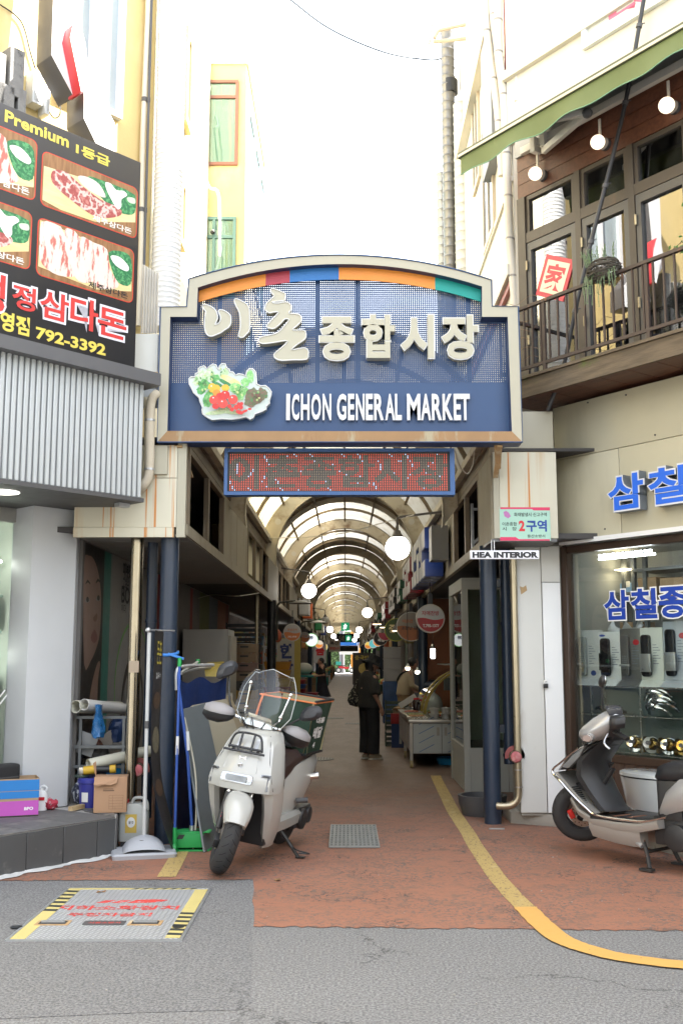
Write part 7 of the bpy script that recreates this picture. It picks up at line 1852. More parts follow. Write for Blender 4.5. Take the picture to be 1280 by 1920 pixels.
b.tube([Vector((-.16,.72,.10)),Vector((.16,.72,.10))],.013,8);b.build('centre_stand',pm('stand_iron',(.035,.033,.032),.6,metal=.3,world=False,stains=(((.18,.08,.04),30,.6,.7,(1,1,1)),)),ss,smooth=True)
b=MB();b.tube([Vector((.10,.50,.24)),Vector((.16,.58,.20)),Vector((.18,.70,.14))],.018,8);b.build('linkage',GALV,ss,smooth=True)
for o in ss.children:
 if o.type!='MESH' or o.name.split('.')[0] in('tyre','rim','brake_disc','disc_hole','brake_caliper','axle'):continue
 for q in[o]+list(o.children):
  for v in q.data.vertices:
   if v.co.z>.35 and o.name.split('.')[0] not in('seat','seat_front','tail_panel'):v.co.y+=.29*(v.co.z-.35)*max(0,min(1,(.85-v.co.y)/.3))
   if v.co.z>.33:v.co.z=.33+(v.co.z-.33)*.79
   # --------- market interior: back walls, stalls, signs, far end
MW=pm('market_wall_brown',(.24,.185,.145),.7,var=.25,scale=1.2,stains=(((.05,.04,.035),1.4,.5,.7,(1,.3,1)),((.30,.26,.20),2.2,.62,.7,(1,.25,1))))
for s,x,y0 in((-1,-3.0,21.5),(1,2.85,15.9)):
 t=thing('stall_back_wall','dim stained back wall of the shops along the %s side of the arcade'%('left' if s<0 else 'right'),'wall',(x,y0,0))
 MB().box(x,x+s*.15,y0,YE,0,2.70).build('wall',MW,t,I4)
 y=y0+1
 k=0
 while y<70:
  c_=[(.22,.20,.17),(.12,.05,.03),(.05,.07,.10),(.25,.17,.08),(.09,.12,.07)][k%5]
  MB().box(x-s*.03,x-s*.001,y,y+2.2,.05,2.4).build('shop_front',pm('shop_front_%d'%(k%5),c_,.6,var=.3,scale=3),t,I4);y+=3.4;k+=1
t=thing('orange_partition','rust orange partition behind the banchan counter','wall',(2.2,18.9,0))
MB().box(1.45,2.84,18.9,19.0,0,2.66).build('panel',pm('partition_orange',(.22,.075,.028),.6,var=.2),t,I4)
MB().box(2.05,2.84,18.86,18.899,.9,2.66).build('green_panel',pm('partition_green',(.08,.13,.035),.6,var=.2),t,I4)
# ---- glass show cabinet
gc=thing('glass_cabinet','tall empty white framed glass cabinet with planked base beside the right column','cabinet',(1.40,12.45,0))
CWH=pm('cabinet_white',(.33,.33,.29),.5,var=.05)
x0,x1,y0,y1,zt=1.40,2.30,12.45,14.0,2.52
w=.075
for(x,y) in((x0,y0),(x0,y1-w),(x1-w,y0),(x1-w,y1-w)):MB().box(x,x+w,y,y+w,.0,zt).build('post',CWH,gc,I4)
for z0,z1 in((zt-.12,zt),(.42,.52)):
 MB().box(x0+w,x1-w,y0+.002,y0+w,z0,z1).build('rail',CWH,gc,I4);MB().box(x0+.002,x0+w,y0+w,y1-w,z0,z1).build('rail',CWH,gc,I4)
MB().box(x0,x1,y0,y1,zt+.001,zt+.02).build('top',CWH,gc,I4)
for k in range(5):MB().box(x0+w+.15*k+.003,x0+w+.15*(k+1)-.003,y0+.01,y0+.03,.01,.419).build('plank',CWH,gc,I4)
MB().box(x0+.01,x0+.03,y0+w,y1-w,.01,.419).build('side_panel',CWH,gc,I4)
CGL=glassm('cabinet_glass',(.82,.88,.84),1.0,.01,.05)
MB().box(x0+w,x1-w,y0+.03,y0+.036,.52,zt-.12).build('pane',CGL,gc,I4);MB().box(x0+.03,x0+.036,y0+w,y1-w,.52,zt-.12).build('pane',CGL,gc,I4)
MB().box(x0+w,x1,y1-.05,y1-.03,.5,zt-.02).build('back_board',pm('cabinet_back',(.62,.65,.57),.5,var=.06),gc,I4);MB().box(x0+w,x1,y0+.05,y1-.05,.48,.50).build('floor_board',DGREY,gc,I4)
MB().lathe([(.001,.02),(.03,.02),(.045,0),(.001,.0)],14,Matrix.Translation((1.72,12.9,zt-.05))).build('downlight',STEEL,gc,I4)
# ---- stainless counter
ct=thing('steel_counter','low stainless counter with film covered doors loaded with side dishes','counter',(.93,15.24,0))
SS=pm('stainless',(.30,.28,.25),.32,metal=.9,var=.15,scale=5)
x0,x1,y0,y1,zt=.93,2.1,15.24,18.3,.69
MB().box(x0-.02,x1,y0-.02,y1,zt-.05,zt).build('counter_top',SS,ct,I4,bevel=.005)
MB().box(x0+.02,x1,y0+.03,y1,.20,zt-.051).build('carcass',pm('carcass_dark',(.12,.11,.10),.5,metal=.5),ct,I4)
for(x,y) in((x0,y0),(x0,y1-.05),(x0,16.8)):MB().box(x,x+.04,y,y+.04,.1,zt-.051).build('leg',SS,ct,I4)
for(x,y) in((x0+.02,y0+.02),(x0+.02,16.82)):
 MB().cyl((x-.02,y,.055),(x+.02,y,.055),.055,n=14).build('caster',pm('caster_yellow',(.35,.27,.13),.6),ct,I4)
FILM=pm('film_steel',(.34,.36,.35),.4,metal=.3,var=.05)
for k in range(2):
 a=x0+.05+k*.42
 o=MB().box(a,a+.41,y0+.012,y0+.029,.21,zt-.06).build('door',FILM,ct,I4)
 b=MB()
 for j in range(4):z=.24+.13*j;b.add([(a+.08,y0+.011,z-.02),(a+.30,y0+.011,z+.09),(a+.30,y0+.011,z+.10),(a+.08,y0+.011,z-.012)],[(0,1,2,3)])
 b.build('film_stripe',pm('film_blue',(.03,.10,.25),.5),o,I4)
 MB().box(a+(.34 if k==0 else .03),a+(.38 if k==0 else .07),y0+.0,y0+.011,.46,.58).build('handle',SS,o,I4)
for k in range(3):MB().box(x0-.004,x0+.018,y0+.1+.95*k,y0+.95+.95*k,.24,zt-.08).build('side_door',pm('side_sheet',(.32,.30,.30),.4,metal=.3),ct,I4)
rm=random.Random(21)
TRAY=pm('foil_tray',(.55,.55,.52),.25,metal=.8,var=.2,scale=15);BOWL=pm('tub_translucent',(.50,.49,.45),.4,var=.06)
FOODS=[pm('food_%d'%k,c,.5,var=.4,scale=30) for k,c in enumerate(((.30,.12,.03),(.28,.05,.02),(.16,.20,.05),(.42,.32,.10),(.10,.06,.035)))]
fn=['brown fried','red spiced','green','yellow','dark braised']
def tray(x,y,z,w_,d_,k,lab,rz=0,grp='food trays on the counter'):
 t=thing('food_tray',lab,'food tray',(x,y,z),rz,grp)
 MB().loft([[(-w_*.42,-d_*.42,0),(w_*.42,-d_*.42,0),(w_*.42,d_*.42,0),(-w_*.42,d_*.42,0)],[(-w_*.5,-d_*.5,.035),(w_*.5,-d_*.5,.035),(w_*.5,d_*.5,.035),(-w_*.5,d_*.5,.035)]]).build('tray',TRAY,t)
 b=MB()
 for j in range(7):b.ball((rm.uniform(-.3,.3)*w_,rm.uniform(-.3,.3)*d_,.036),(w_*.16,d_*.16,.022),8,5)
 b.build('food',FOODS[k%5],t,smooth=True)
names=['nearest','second','third','fourth','fifth','sixth']
for j in range(4):
 for i in range(2):
  tray(1.06+.36*i,15.45+.42*j+.1*i,zt+.002,.33,.28,i+2*j,'%s food in a silver tray, %s row of the steel counter, %s'%(fn[(i+2*j)%5],names[j],'alley side' if i==0 else 'inner side'),rm.uniform(-.1,.1))
for j in range(4):
 t=thing('food_tub','two stacked translucent tubs on the front edge of the steel counter, %s from the cabinet'%names[3-j],'tub',(1.46+.14*j if j else 1.42,15.36-.0,zt+.002),0,'stacked tubs on the counter')
 t.location.x=1.30+.165*j
 for q in range(2):MB().lathe([(.001,0),(.055,0),(.075,.075),(.079,.078),(.001,.079)],14,Matrix.Translation((0,0,.081*q))).build('tub',BOWL,t,smooth=True)
gg=thing('sneeze_guard','curved glass food guard with yellow edges on the steel counter','glass guard',(1.55,16.6,zt))
for yy,ww in((16.3,.05),(16.9,.06)):
 arc=[(1.20+.95*(1-math.cos(a)),zt+.78*math.sin(a)) for a in[PI/2*k/12 for k in range(13)]]
 b=MB();b.loft([[Vector((x,yy,z)),Vector((x+.05,yy,z-.005)),Vector((x+.05,yy+ww,z-.005)),Vector((x,yy+ww,z))] for x,z in arc]);b.build('edge',pm('guard_yellow',(.34,.24,.03),.4),gg,I4,smooth=True)
b=MB();b.loft([[Vector((x+.02,16.35,z)),Vector((x+.02,18.2,z))] for x,z in arc],caps=False,closed=False);b.build('guard_glass',glassm('guard_glass_m',(.80,.90,.86),1.3),gg,I4,smooth=True,fixn=False)
t=thing('steel_pot','dark steel pot standing on the counter behind the guard','pot',(1.75,17.6,zt+.35))
MB().lathe([(.001,0),(.10,0),(.10,.20),(.105,.205),(.001,.205)],18).build('pot',DGREY,t,smooth=True);MB().lathe([(.105,.21),(.06,.235),(.001,.24)],18).build('lid',STEEL,t,smooth=True)
for k in range(4):
 o=MB().loft([[(-.10,-.07,0),(.10,-.07,0),(.10,.07,0),(-.10,.07,0)],[(-.12,-.085,.04),(.12,-.085,.04),(.12,.085,.04),(-.12,.085,.04)]]).build('foam_tray',WHITEP,origin=(0,0,0));o.location=(2.02,16.6,zt+.80+.045*k)
 tag(o,'white foam tray in the small pile above the guard, %s of four'%['lowest','second','third','topmost'][k],'tray','foam trays piled above the guard')
MB().box(1.6,2.5,16.4,18.2,zt+.775,zt+.795).build('guard_shelf',SS,gg,I4)
for k,(x,y) in enumerate(((1.2,17.9),(1.3,18.0))):
 t=thing('sauce_jar','dark sauce jar with red lid at the far end of the counter, %s'%['left one','right one'][k],'jar',(x-.02*k,y,zt),0,'sauce jars')
 MB().lathe([(.001,0),(.05,0),(.055,.02),(.055,.16),(.04,.18),(.001,.18)],14).build('jar',pm('sauce_dark',(.03,.012,.008),.2),t,smooth=True);MB().lathe([(.042,.18),(.042,.21),(.001,.21)],14).build('lid',INKR,t)
t=thing('plastic_bag','clear plastic bag tied up at the far end of the counter','bag',(1.45,17.4,zt))
MB().lathe([(.001,0),(.16,0),(.17,.12),(.13,.24),(.035,.32),(.08,.42),(.001,.40)],14).build('film',pm('bag_clear',(.40,.38,.36),.2,var=.3,scale=12),t,smooth=True)
t=thing('sale_board','tilted white price board by the counter','board',(1.0,18.6,.72));MB().obox((.1,0,.10),(.34,.02,.10),Matrix.Rotation(-.55,3,'Y')).build('board',pm('board_grey',(.45,.44,.42),.5),t)
t=thing('blue_basin','blue basin on the floor under the steel counter','basin',(1.55,15.8,.0));MB().lathe([(.001,.02),(.16,.02),(.20,.10),(.21,.10),(.17,0),(.001,0)],20).build('basin',pm('basin_blue',(.02,.22,.42),.4),t,smooth=True)
t=thing('green_crate','dark green crate stack beside the standing woman','crate',(.92,19.2,0))
for k in range(3):
 b=MB();z=.28*k;b.box(-.2,.2,-.28,.28,z+.005,z+.02)
 for q in range(3):b.box(-.2,.2,-.28,-.265,z+.03+.08*q,z+.085+.08*q);b.box(-.2,-.185,-.265,.28,z+.03+.08*q,z+.085+.08*q)
 for sx in(-1,1):b.box(sx*.2-.012,sx*.2+.012,-.285,-.26,z,z+.27)
 b.build('crate',pm('crate_green',(.02,.035,.025),.5),t)
t=thing('red_cloth_stand','small stand draped in red and blue cloth by the counter','stand',(.93,18.65,0))
MB().box(-.12,.3,-.05,.05,.0,.55).build('blue_cloth',pm('cloth_blue',(.02,.04,.12),.8),t);MB().box(-.13,.31,-.06,.06,.42,.60).build('red_cloth',pm('cloth_red',(.22,.015,.02),.8),t,bevel=.01)
# ---- lamps over the counter
def hang_lamp(x,y,z,lab,long=False):
 t=thing('hanging_bulb',lab,'lamp',(x,y,z),group='bare bulbs over the right stalls')
 if long:MB().lathe([(.001,-.17),(.028,-.17),(.036,-.16),(.036,-.01),(.001,-.01)],14).build('bulb',emitm('bulb_tube',(1,.99,.95),4),t,smooth=True);MB().lathe([(.036,0),(.036,.03),(.018,.06),(.001,.07)],14).build('cap',STEEL,t,smooth=True)
 else:MB().lathe([(.001,-.055),(.032,-.045),(.042,-.015),(.038,.0),(.001,0)],14).build('bulb',emitm('bulb_warm',(1,.86,.62),4),t,smooth=True);MB().lathe([(.038,0),(.016,.06),(.001,.07)],14).build('cap',WHITEP,t,smooth=True)
 MB().cyl((0,0,.06),(0,0,2.66-z),.006,n=6).build('cord',BLACK,t)
q=P(811,1215,16.8);hang_lamp(q.x,16.8,q.z,'long lit white bulb hanging before the orange partition',True)
for(px,py,Y,l) in((764,1251,18.2,'left small warm bulb hanging over the far counter end'),(782,1258,18.0,'right small warm bulb hanging over the counter')):q=P(px,py,Y);hang_lamp(q.x,Y,q.z,l)
for k,(px,py,Y) in enumerate(((703,1169,30),(711,1169,30.2),(717,1175,29.5),(741,1181,23.5))):
 q=P(px,py,Y);t=thing('spot_lamp','small warm spotlight under the right gallery, %s'%['leftmost of a pair','right one of a pair','lower one beside the pair','in front of the green round sign'][k],'lamp',q,group='spotlights under the right gallery')
 MB().lathe([(.001,-.02),(.075,-.02),(.045,.06),(.02,.12),(.001,.12)],14).build('shade',ARM,t,smooth=True);MB().slab(disc(0,0,.07,n=14),-.03,-.021).build('bulb',emitm('spot_glow',(1,.80,.50),4),t)
 MB().cyl((0,0,.1),(0,0,2.66-q.z),.008,n=6).build('cord',BLACK,t)
for k,(x,y,z) in enumerate(((2.3,22.0,2.2),(2.1,34,2.3),(-2.2,33,2.3),(2.0,48,2.3),(-2.1,47,2.3))):
 tag(MB().box(x-.03,x+.03,y-.6,y+.6,z,z+.03).build('tube_lamp',emitm('tube_stall',(1,.97,.9),4.0)),'lit fluorescent tube over the %s stalls, %s one'%('right' if x>0 else 'left',['nearest','middle','nearest','farthest','farthest'][k]),'lamp')
 # ---- round hanging signs
def rsign(px,py,rpx,X,lab,base,lower=None,ring=None,lines=(),glow=0,side=1):
 Y=X*F_PX/(px-648);q=P(px,py,Y);r=rpx*Y/F_PX
 t=thing('round_sign',lab,'sign',q,group='round hanging shop signs')
 em_=(lambda n,c:emitm(n+'_lit',c,.35)) if glow else(lambda n,c:pm(n,c,.4,var=.04))
 A=Matrix.Rotation(PI/2,4,'X')
 MB().lathe([(.001,.05),(r,.05),(r,-.05),(.001,-.05)],32,A).build('drum',em_('round_'+base[0],base[1]),t,smooth=True)
 MB().lathe([(r-.012,.053),(r+.006,.053),(r+.006,-.053),(r-.012,-.053)],32,A).build('rim',em_('rim_'+(ring or('steel',(.4,.38,.34)))[0],(ring or('steel',(.4,.38,.34)))[1]),t,smooth=True)
 if lower:
  pts=[(r*.985*math.cos(a),r*.985*math.sin(a)) for a in[PI+.06+(PI-.12)*k/20 for k in range(21)]]
  wv=[(r*.97*(1-2*k/12),r*(.08*math.sin(-k*.55+.6)-.02)) for k in range(13)]
  MB().face([(x,-.0515,z) for x,z in pts+wv]).build('lower_field',em_('round_'+lower[0],lower[1]),t,fixn=False)
 for s,x0,x1,z0,z1,m,bd in lines:text(s,x0*r,x1*r,z0*r,z1*r,-.053,bold=bd).build('lettering',m,t,fixn=False)
 MB().box(-.03,.03,-.03,.03,r,r+.16).build('hanger',BLACK,t);MB().cyl((0,0,r+.15),(0,0,max(r+.2,2.66-q.z)),.01,n=6).build('rod',BLACK,t)
 return t
WH=pm('sign_paper',(.62,.62,.60),.4)
rsign(806,1160,26,1.22,'red and white round sign reading 자매찬방 hanging nearest on the right',('white',(.40,.40,.39)),('red',(.30,.02,.025)),('steel',(.4,.38,.34)),[('자매찬방',-.62,.62,.22,.55,pm('ink_crimson',(.35,.03,.04),.5),.02),('T.795-1377',-.55,.60,-.62,-.40,WH,.03)])
rsign(770,1175,27,1.20,'dim orange and grey round sign half behind the red and white one',('grey',(.22,.19,.16)),('rustorange',(.26,.08,.02)),None,[('이촌건',-.6,.1,.25,.5,pm('ink_orange',(.42,.10,.02),.5),.02),('소문난 김밥',-.65,.65,-.22,.02,INK,.03)])
rsign(742,1181,21,1.18,'dark green round sign with cream letters and yellow rim',('green',(.04,.07,.02)),None,('lime',(.30,.30,.03)),[('중국',-.65,.65,-.30,.45,pm('ink_cream',(.66,.56,.30),.5),.03)])
rsign(722,1187,14,1.15,'white round sign with a crimson band left of the green one',('white',(.40,.40,.39)),('crimson',(.30,.04,.08)),None,[('곱창',-.6,.2,.0,.55,INK,.03)])
rsign(713,1197,13,1.13,'black round sign with a pink quarter',('black',(.02,.02,.022)),None,None,[('족발',-.4,.6,-.5,-.05,WH,.03)])
rsign(708,1203,9,1.13,'small white and orange round sign on the right side',('paper',(.55,.50,.40)),('orange',(.55,.18,.03)),glow=1)
rsign(699.5,1207,8,1.12,'small teal round sign on the right side',('teal',(.10,.38,.38)),None,glow=1)
rsign(690,1210,6.5,1.12,'small yellow round sign farthest on the right side',('yellow',(.60,.45,.10)),('orange',(.55,.18,.03)),glow=1)
rsign(548,1186,16,-1.22,'grey and orange round sign hanging nearest on the left',('greyw',(.30,.28,.26)),('orange',(.40,.12,.03)),None,[('한일건어',-.55,.55,.2,.45,MATS['ink_orange'],.02),('795-3779',-.5,.5,-.6,-.4,WH,.02)])
rsign(571,1195,9.5,-1.20,'second white and orange round sign on the left side',('greyw',(.30,.28,.26)),('orange',(.40,.12,.03)),None,[('건어물',-.5,.5,.1,.4,MATS['ink_orange'],.02)])
rsign(584,1200,12,-1.25,'lit white round sign with a green ring on the left side',('paperwhite',(.80,.84,.86)),None,('green',(.15,.45,.12)),[('콩',-.5,.3,.1,.6,INKB,.03)],glow=1)
rsign(598,1208,7.5,-1.18,'orange and cream lit round sign on the left side',('paper',(.55,.50,.40)),('orange',(.55,.18,.03)),glow=1)
rsign(606,1213,8,-1.18,'yellow lit round sign on the left side',('yellow',(.60,.45,.10)),None,glow=1)
# ---- channel letters on the right gallery, facing across the alley
def channel(y0,n_,h,zc,m,face,lab,wl=.42,dep=.26,X=XR):
 t=thing('channel_letters',lab,'sign',(X-dep/2,y0,zc-h/2),group='channel letter signs on the right gallery')
 for k in range(n_):
  ya=y0+k*(wl+.07)
  b=MB()
  if k%3==0:parts=((ya,ya+wl,zc+.05,zc+h/2),(ya,ya+wl,zc-h/2,zc-.1))
  elif k%3==1:parts=((ya,ya+wl*.3,zc-h/2,zc+h/2),(ya+wl*.45,ya+wl,zc-.05,zc+h/2),(ya+wl*.45,ya+wl,zc-h/2,zc-.13))
  else:parts=((ya,ya+wl,zc+.18,zc+h/2),(ya+.05,ya+wl-.05,zc-h/2,zc+.12))
  for(a,c_,z0,z1) in parts:b.box(X-dep,X-.03,a,c_,z0,z1)
  o=b.build('letter',m,t,I4,bevel=.01)
  f=MB()
  for(a,c_,z0,z1) in parts:f.box(X-dep-.006,X-dep-.001,a+.015,c_-.015,z0+.015,z1-.015)
  f.build('face',face,o,I4)
 b=MB();b.box(X-.035,X-.004,y0-.1,y0+n_*(wl+.07),zc-.06,zc+.06);b.build('rail',DGREY,t,I4)
FWH=pm('face_white',(.50,.50,.50),.4)
channel(14.0,5,.68,3.02,pm('chan_blue',(.008,.03,.16),.35),FWH,'big deep blue channel letters with white faces nearest on the right gallery',.50,.28)
channel(17.6,4,.62,3.0,pm('chan_red',(.20,.008,.015),.35),FWH,'red channel letters with white faces behind the blue ones',.5,.26)
channel(22.0,3,.46,3.02,pm('chan_green',(.01,.09,.04),.35),FWH,'green channel letters on the right gallery behind the red ones',.42,.2)
channel(24.6,6,.50,3.0,BLACK,FWH,'black channel letters with white faces on the right gallery',.5,.2)
channel(30.5,5,.5,3.0,MATS['chan_red'],FWH,'dark red channel letters farther along the right gallery',.5,.2)
channel(38,6,.5,3.0,MATS['chan_green'],FWH,'green channel letters far along the right gallery',.5,.2)
channel(47,7,.5,3.0,MATS['chan_red'],FWH,'red channel letters farthest along the right gallery',.5,.2)
tag(MB().box(1.12,1.34,13.35,13.75,2.85,3.3).build('junction_cabinet',pm('cabinet_grey',(.22,.22,.21),.5)),'grey metal box on the right gallery before the blue letters','box')
for k,(y,c_,l) in enumerate(((31,(.55,.55,.55),'grey box sign on the left gallery beyond the gooseneck lamps'),(33.5,(.62,.12,.03),'orange red box sign on the left gallery'),(47,(.02,.22,.07),'green box sign on the left gallery'),(52,(.55,.53,.45),'cream box sign on the left gallery'),(57,(.04,.06,.25),'blue box sign farthest on the left gallery'))):
 t=thing('box_sign',l,'sign',(XL+.16,y,2.85));MB().box(-.15,.15,-.5,.5,0,.5).build('case',pm('box_%d'%k,c_,.45),t,bevel=.01);MB().box(-.14,.14,-.506,-.501,.03,.47).build('face',pm('boxf_%d'%k,[min(.7,v*1.3+.02) for v in c_],.4),t)
 # ---- gooseneck lamps on the left
for(px,py,Y,l,lit) in((563,1131,21.0,'dark gooseneck lamp with a wide flat shade, nearest on the left',0),(597,1167,27.5,'pale gooseneck lamp with a wide flat shade, second on the left',1)):
 q=P(px,py,Y);t=thing('gooseneck_lamp',l,'lamp',q)
 MB().lathe([(.001,.06),(.05,.055),(.12,.04),(.24,.0),(.245,-.012),(.001,-.008)],24).build('shade',pm('shade_olive',(.075,.075,.06),.5) if not lit else pm('shade_pale',(.42,.40,.36),.4),t,smooth=True)
 MB().tube(cat2([(-.1,0,.045),(-.38,0,.02),(-.45,0,-.03),(-.47,0,-.12),(-.47,0,-.75)],4),.022,8).build('neck',MATS['shade_olive'],t,smooth=True)
 # ---- left side goods
fr_=thing('refrigerator','grey upright commercial refrigerator standing against the mural wall','refrigerator',(-1.95,15.25,0))
MB().box(-.40,.26,-.35,.45,.06,1.99).build('cabinet',pm('fridge_grey',(.33,.33,.32),.45,var=.06,stains=(((.22,.21,.20),2,.6,.8,(1,1,.5)),)),fr_,bevel=.015)
MB().box(.262,.30,-.34,.44,.08,1.90).build('door',pm('fridge_door',(.36,.34,.30),.5),fr_,bevel=.012);MB().box(.265,.32,-.36,-.352,.4,1.0).build('door_handle',DGREY,fr_);MB().box(.18,.34,-.40,-.352,1.0,1.08).build('latch',STEEL,fr_)
for k in range(11):
 c_=[(.24,.17,.11),(.22,.15,.10),(.22,.14,.12),(.20,.15,.11),(.06,.06,.06),(.40,.27,.08),(.36,.26,.10),(.24,.22,.20),(.20,.19,.18)][k%9]
 z=1.82-.155*(k+1)
 t=thing('fruit_box','flat cardboard fruit box in the stack behind the refrigerator, %s from the top'%['first','second','third','fourth','fifth','sixth','seventh','eighth','ninth','tenth','eleventh'][k],'box',(-1.70,17.6,z),0,'cardboard boxes stacked behind the refrigerator')
 MB().box(-.2,.2,-.26,.26,.002,.15).build('carton',pm('fruitbox_%d'%(k%9),c_,.7,var=.15),t,bevel=.005,segs=1);MB().prism(rrect(-.07,.07,.085,.115,.014),-.2615,-.2605).build('hand_hole',BLACK,t)
for k in range(6):
 t=thing('black_crate','black plastic crate in the tall dark stack beyond the fruit boxes, %s from the floor'%['first','second','third','fourth','fifth','sixth'][k],'crate',(-1.85,18.9,.37*k),0,'black crates stacked under the left gallery')
 b=MB();b.box(-.3,.3,-.25,.25,.002,.02)
 for q in range(4):b.box(-.3,.3,-.25,-.235,.03+.085*q,.09+.085*q);b.box(.285,.3,-.235,.25,.03+.085*q,.09+.085*q);b.box(-.3,-.285,-.235,.25,.03+.085*q,.09+.085*q)
 for sx in(-1,1):b.box(sx*.3-.015,sx*.3+.015,-.255,-.23,0,.365)
 b.build('crate',BLACK,t)
p=P(478,1250,18);t=thing('steel_post','thin brass coloured post under the left gallery','post',(-1.55,18.0,0));MB().cyl((0,0,0),(0,0,2.67),.03,n=12).build('post',PBR,t,smooth=True)
for k in range(4):
 c_,nm_=[((.45,.22,.03),'orange yellow'),((.42,.22,.03),'orange yellow'),((.40,.28,.05),'mustard'),((.20,.02,.025),'dark red')][3-k]
 t=thing('plastic_tub','%s plastic tub in the pile before the fruit banner, %s from the top'%(nm_,['fourth','third','second','first'][k]),'tub',(-1.55,23.6,.75+.19*k),0,'plastic tubs before the fruit banner')
 MB().loft([[(-.26,-.2,0),(.26,-.2,0),(.26,.2,0),(-.26,.2,0)],[(-.3,-.24,.17),(.3,-.24,.17),(.3,.24,.17),(-.3,.24,.17)]]).build('tub',pm('tub_%d'%k,c_,.5,var=.1),t,bevel=.01);MB().box(-.31,.31,-.25,.25,.171,.183).build('rim',pm('tub_%d'%k,c_,.5),t)
t=thing('low_table','low wooden table under the plastic tubs','table',(-1.55,23.6,0));MB().box(-.4,.35,-.3,.3,.70,.745).build('top',CART,t)
for sx in(-.35,.3):
 for sy in(-.25,.25):MB().box(sx-.02,sx+.02,sy-.02,sy+.02,0,.70).build('leg',CART,t)
bn=thing('fruit_banner','yellow edged white banner with big blue letters 한강 and fruit pictures','banner',(-1.32,25.2,.55))
MB().box(-.33,.22,0,.03,0,1.52).build('panel',pm('banner_yellow',(.45,.34,.07),.5,var=.1),bn);MB().box(-.32,.07,-.003,-.001,.02,1.50).build('field',pm('banner_white',(.44,.42,.36),.5),bn)
NB=pm('banner_navy',(.02,.04,.16),.5)
for ch,z in(('한',1.02),('강',.62)):text(ch,-.28,.04,z,z+.36,-.005,bold=.05).build('letter',NB,bn,fixn=False)
for(x,z,r,m) in((-.2,.40,.11,FOODS[1]),(.0,.36,.12,FOODS[3]),(-.12,.15,.1,FOODS[2])):MB().prism(disc(x,z,r),-.006,-.004).build('fruit_print',m,bn)
tag(MB().ball((0,0,.20),(.32,.26,.22),16,10).build('white_sack',pm('sack_white',(.50,.49,.43),.6,var=.1),smooth=True),'big white plastic sack standing on the teal table','sack').location=(-1.55,38.5,.98)
t=thing('teal_table','teal plastic table carrying a white sack near the woman in black','table',(-1.5,38.2,0));TL=pm('teal_plastic',(.02,.22,.21),.45);MB().box(-.5,.5,-.5,.5,.90,.97).build('top',TL,t)
for sx in(-.45,.45):
 for sy in(-.45,.45):MB().box(sx-.03,sx+.03,sy-.03,sy+.03,0,.90).build('leg',TL,t)
for k in range(9):
 c_,nm_=[((.02,.07,.28),'blue'),((.02,.05,.20),'dark blue'),((.26,.02,.03),'red'),((.02,.10,.34),'blue'),((.28,.03,.035),'red'),((.03,.12,.36),'bright blue')][k%6]
 col_=k//5;t=thing('basket','%s basket in the %s stack by the woman in black, %s from floor'%(nm_,['left','right'][col_],['first','second','third','fourth','fifth'][k%5]),'basket',(-1.42+.36*col_,31.6+.3*col_,.14*(k%5)+.25*(1-col_)),0,'plastic baskets stacked by the woman in black')
 MB().loft([[(.17*math.cos(a),.17*math.sin(a),0) for a in[2*PI*j/14 for j in range(14)]],[(.23*math.cos(a),.23*math.sin(a),.125) for a in[2*PI*j/14 for j in range(14)]]]).build('bowl',pm('basket_%d'%(k%6),c_,.45),t,smooth=True);MB().lathe([(.23,.12),(.245,.125),(.23,.132)],14).build('rim',pm('basket_%d'%(k%6),c_,.45),t)
t=thing('red_flask','red and white flask on the floor left of the plastic baskets','flask',(-1.42,29.5,.25));MB().lathe([(.001,0),(.09,0),(.09,.2),(.001,.2)],14).build('lower',WHITEP,t,smooth=True);MB().lathe([(.09,.2),(.10,.3),(.07,.42),(.09,.5),(.05,.58),(.001,.6)],14).build('upper',INKR,t,smooth=True);MB().box(-.2,.2,-.2,.2,-.25,-.002).build('pedestal',CART,t)
carton_=thing('floor_carton','brown carton on the floor at the feet of the woman in black','box',(-1.02,33.0,0));MB().box(-.18,.18,-.2,.2,.002,.42).build('carton',CART,carton_,bevel=.006);MB().box(-.02,.02,-.201,.2,.4205,.4215).build('tape',MATS['carton_tape'],carton_)
